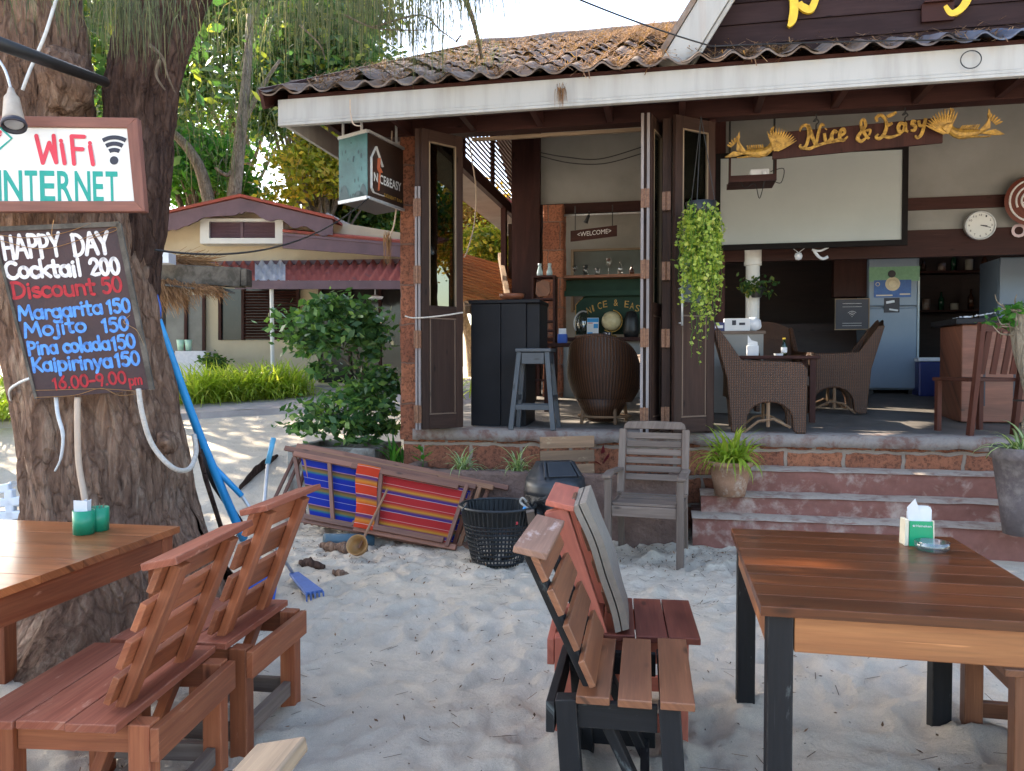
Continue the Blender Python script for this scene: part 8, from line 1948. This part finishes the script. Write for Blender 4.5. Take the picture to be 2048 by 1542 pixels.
# things on the bar counter
zk = 1.747
def kx(u): return BU(u, 660, 2.95).x
t, c = bobj("globe", "old yellowed globe on a stand at the bar counter", "globe", (kx(1222), 2.98, zk)); m = MB(); m.lathe([(.12 * math.sin(a) + .0005, .20 - .12 * math.cos(a)) for a in np.linspace(0, math.pi, 18)], 28); m.build("ball", globe_m, t, smooth=True)
m = MB(); m.lathe([(.001, 0), (.07, 0), (.06, .02), (.012, .03), (.012, .08)], 18); m.tube([Vector((.135 * math.cos(a), 0, .20 + .135 * math.sin(a))) for a in np.linspace(-2.2, 1.4, 24)], .008, 6); m.build("stand", gold, t, smooth=True)
t, c = bobj("round_fan", "pale round glass dome standing left of the leaflets on the bar counter", "dome", (kx(1165), 3.05, zk)); m = MB(); m.lathe([(.10 * math.sin(a) + .0005, .17 - .16 * math.cos(a)) for a in np.linspace(.2, math.pi, 18)], 24); m.build("dome", clear, t, smooth=True); m = MB(); m.lathe([(.001, 0), (.11, 0), (.11, .02), (.001, .03)], 20); m.build("base", tan_wood, t)
m = MB(); m.tube([Vector((.115 * math.cos(a), -.02, .18 + .15 * math.sin(a))) for a in np.linspace(1.2, 3.8, 24)], .010, 6); m.build("rim", alu, t)
t, c = bobj("leaflet_stand", "white and blue travel leaflet standing on the bar counter before the globe", "leaflet", (kx(1186), 2.90, zk)); m = MB(); m.prism([(-.072, 0, 0), (.072, 0, 0), (.072, .04, .24), (-.072, .04, .24)], (0, .004, 0)); lf_ = m.build("sheet", paper, t)
m = MB()
for (x0, x1, z0, z1) in ((-.07, .07, .185, .235), (.01, .066, .11, .165), (-.066, .0, .02, .06)): m.prism([(x0, z0 / 6 - .002, z0), (x1, z0 / 6 - .002, z0), (x1, z1 / 6 - .002, z1), (x0, z1 / 6 - .002, z1)], (0, .001, 0))
m.build("photo_print", blue_pl, lf_)
m = MB(); m.prism([(-.06, .17 / 6 - .002, .17), (.0, .17 / 6 - .002, .17), (.0, .178 / 6 - .002, .178), (-.06, .178 / 6 - .002, .178)], (0, .001, 0)); m.build("headline", signred, lf_)
t, c = bobj("desk_calendar", "small black calendar block showing 31 on the bar counter", "calendar", (kx(1215), 2.88, zk)); m = MB(); m.box((-.05, 0, 0), (.05, .04, .06)); bk2 = m.build("block", signblack, t); m = MB(); put_text(m, "31", (-.03, -.001, .015), (.03, -.001, .015), (0, 0, .035), (0, -.001, 0), .01); m.build("digits", chalkw, bk2)
t, c = bobj("drum", "dark tall drum shape right of the globe on the bar counter", "drum", (kx(1262), 3.0, zk)); m = MB(); m.lathe([(.001, 0), (.085, 0), (.10, .08), (.09, .22), (.06, .31), (.001, .33)], 24); m.build("body", black_pl, t, smooth=True)
# spice rack tower with ceramic bottles beside the laterite bar column
zr_ = BU(1085, 552, 2.55).z; xr = BU(1088, 552, 2.55).x; t, c = bobj("side_rack", "narrow dark wooden rack beside the bar's laterite column", "rack", (xr, 2.6, fz(2.6))); hr = zr_ - fz(2.6)
m = MB()
for x in (-.13, .13): m.box((x - .012, -.12, 0), (x + .012, .12, hr - .024))
for z in (.25, .55, .85, hr - .55, hr - .28, hr - .012): m.box((-.115, -.118, z - .011), (.115, .118, z + .011)) if z < hr - .1 else m.box((-.145, -.12, z - .011), (.145, .12, z + .012))
m.build("frame", dark_wood, t)
m = MB(); m.prism([(-.09, -.13, hr - .22), (-.05, -.13, hr - .26), (.06, -.13, hr - .25), (.09, -.13, hr - .20), (.08, -.13, hr - .08), (.0, -.13, hr - .05), (-.08, -.13, hr - .09)], (0, .03, 0)); m.build("plaque", tan_wood, t, bevel=.006)
for i, (dx, lab) in enumerate(((-.06, "pale blue ceramic bottle on the narrow rack, left of two"), (.06, "pale blue ceramic bottle on the narrow rack, right of two"))):
    t, c = bobj("ceramic_bottle", lab, "bottle", (xr + dx, 2.6, zr_ + .002), "ceramic bottles on the rack"); m = MB(); m.lathe([(.001, 0), (.035, 0), (.036, .05), (.022, .10), (.018, .125), (.024, .13), (.022, .155), (.001, .158)], 16); m.build("body", plain("pale_blue_glaze", (.42, .52, .55), (.25, .36, .40), 25, .3), t, smooth=True)

# dim shelves with bottles in the kitchen
t, c = bobj("kitchen_shelf", "dim wooden shelf with bottles on the dark kitchen wall right of the tall fridge", "shelf", (BU(1915, 600, 5.3).x, 5.35, BU(1915, 620, 5.3).z))
m = MB(); m.box((-.75, -.15, -.03), (.75, .15, 0)); m.build("board", dark_wood, t)
m = MB(); m.box((-.75, -.15, .52), (.75, .15, .55)); m.build("board", dark_wood, t)
rr = random.Random(5); cols = [wood("brown_bottle_glass", (.05, .02, .01), (.08, .03, .015), .2, 5, 0), plain("cream_tub", (.45, .42, .36), None, 9, .5), plain("dark_green_glass", (.01, .05, .025), None, 9, .15), plain("tin_can", (.30, .28, .26), (.22, .10, .08), 14, .4)]
pl_ = ["first", "second", "third", "fourth", "fifth", "sixth", "seventh"]
for row, z in ((0, .001), (1, .551)):
    for i in range(7):
        k = (i * 3 + row) % 4; h = rr.uniform(.16, .30); nm = ("glass_bottle", "food_tub", "glass_bottle", "food_can")[k]; x = -.62 + i * .2 + rr.uniform(-.03, .03)
        t2, c2_ = bobj(nm, "%s %s from the left on the %s dim kitchen shelf" % (("brown bottle", "cream tub", "green bottle", "printed can")[k], pl_[i], ("lower", "upper")[row]), ("bottle", "tub", "bottle", "can")[k], (c.x + x, c.y, c.z + z), "things on the kitchen shelves")
        m = MB()
        if k in (0, 2): m.lathe([(.001, 0), (.038, 0), (.040, h * .6), (.015, h * .78), (.014, h), (.001, h)], 12)
        else: m.lathe([(.001, 0), (.05, 0), (.052, h * .6), (.001, h * .6)], 14)
        m.build("container", cols[k], t2, smooth=True)
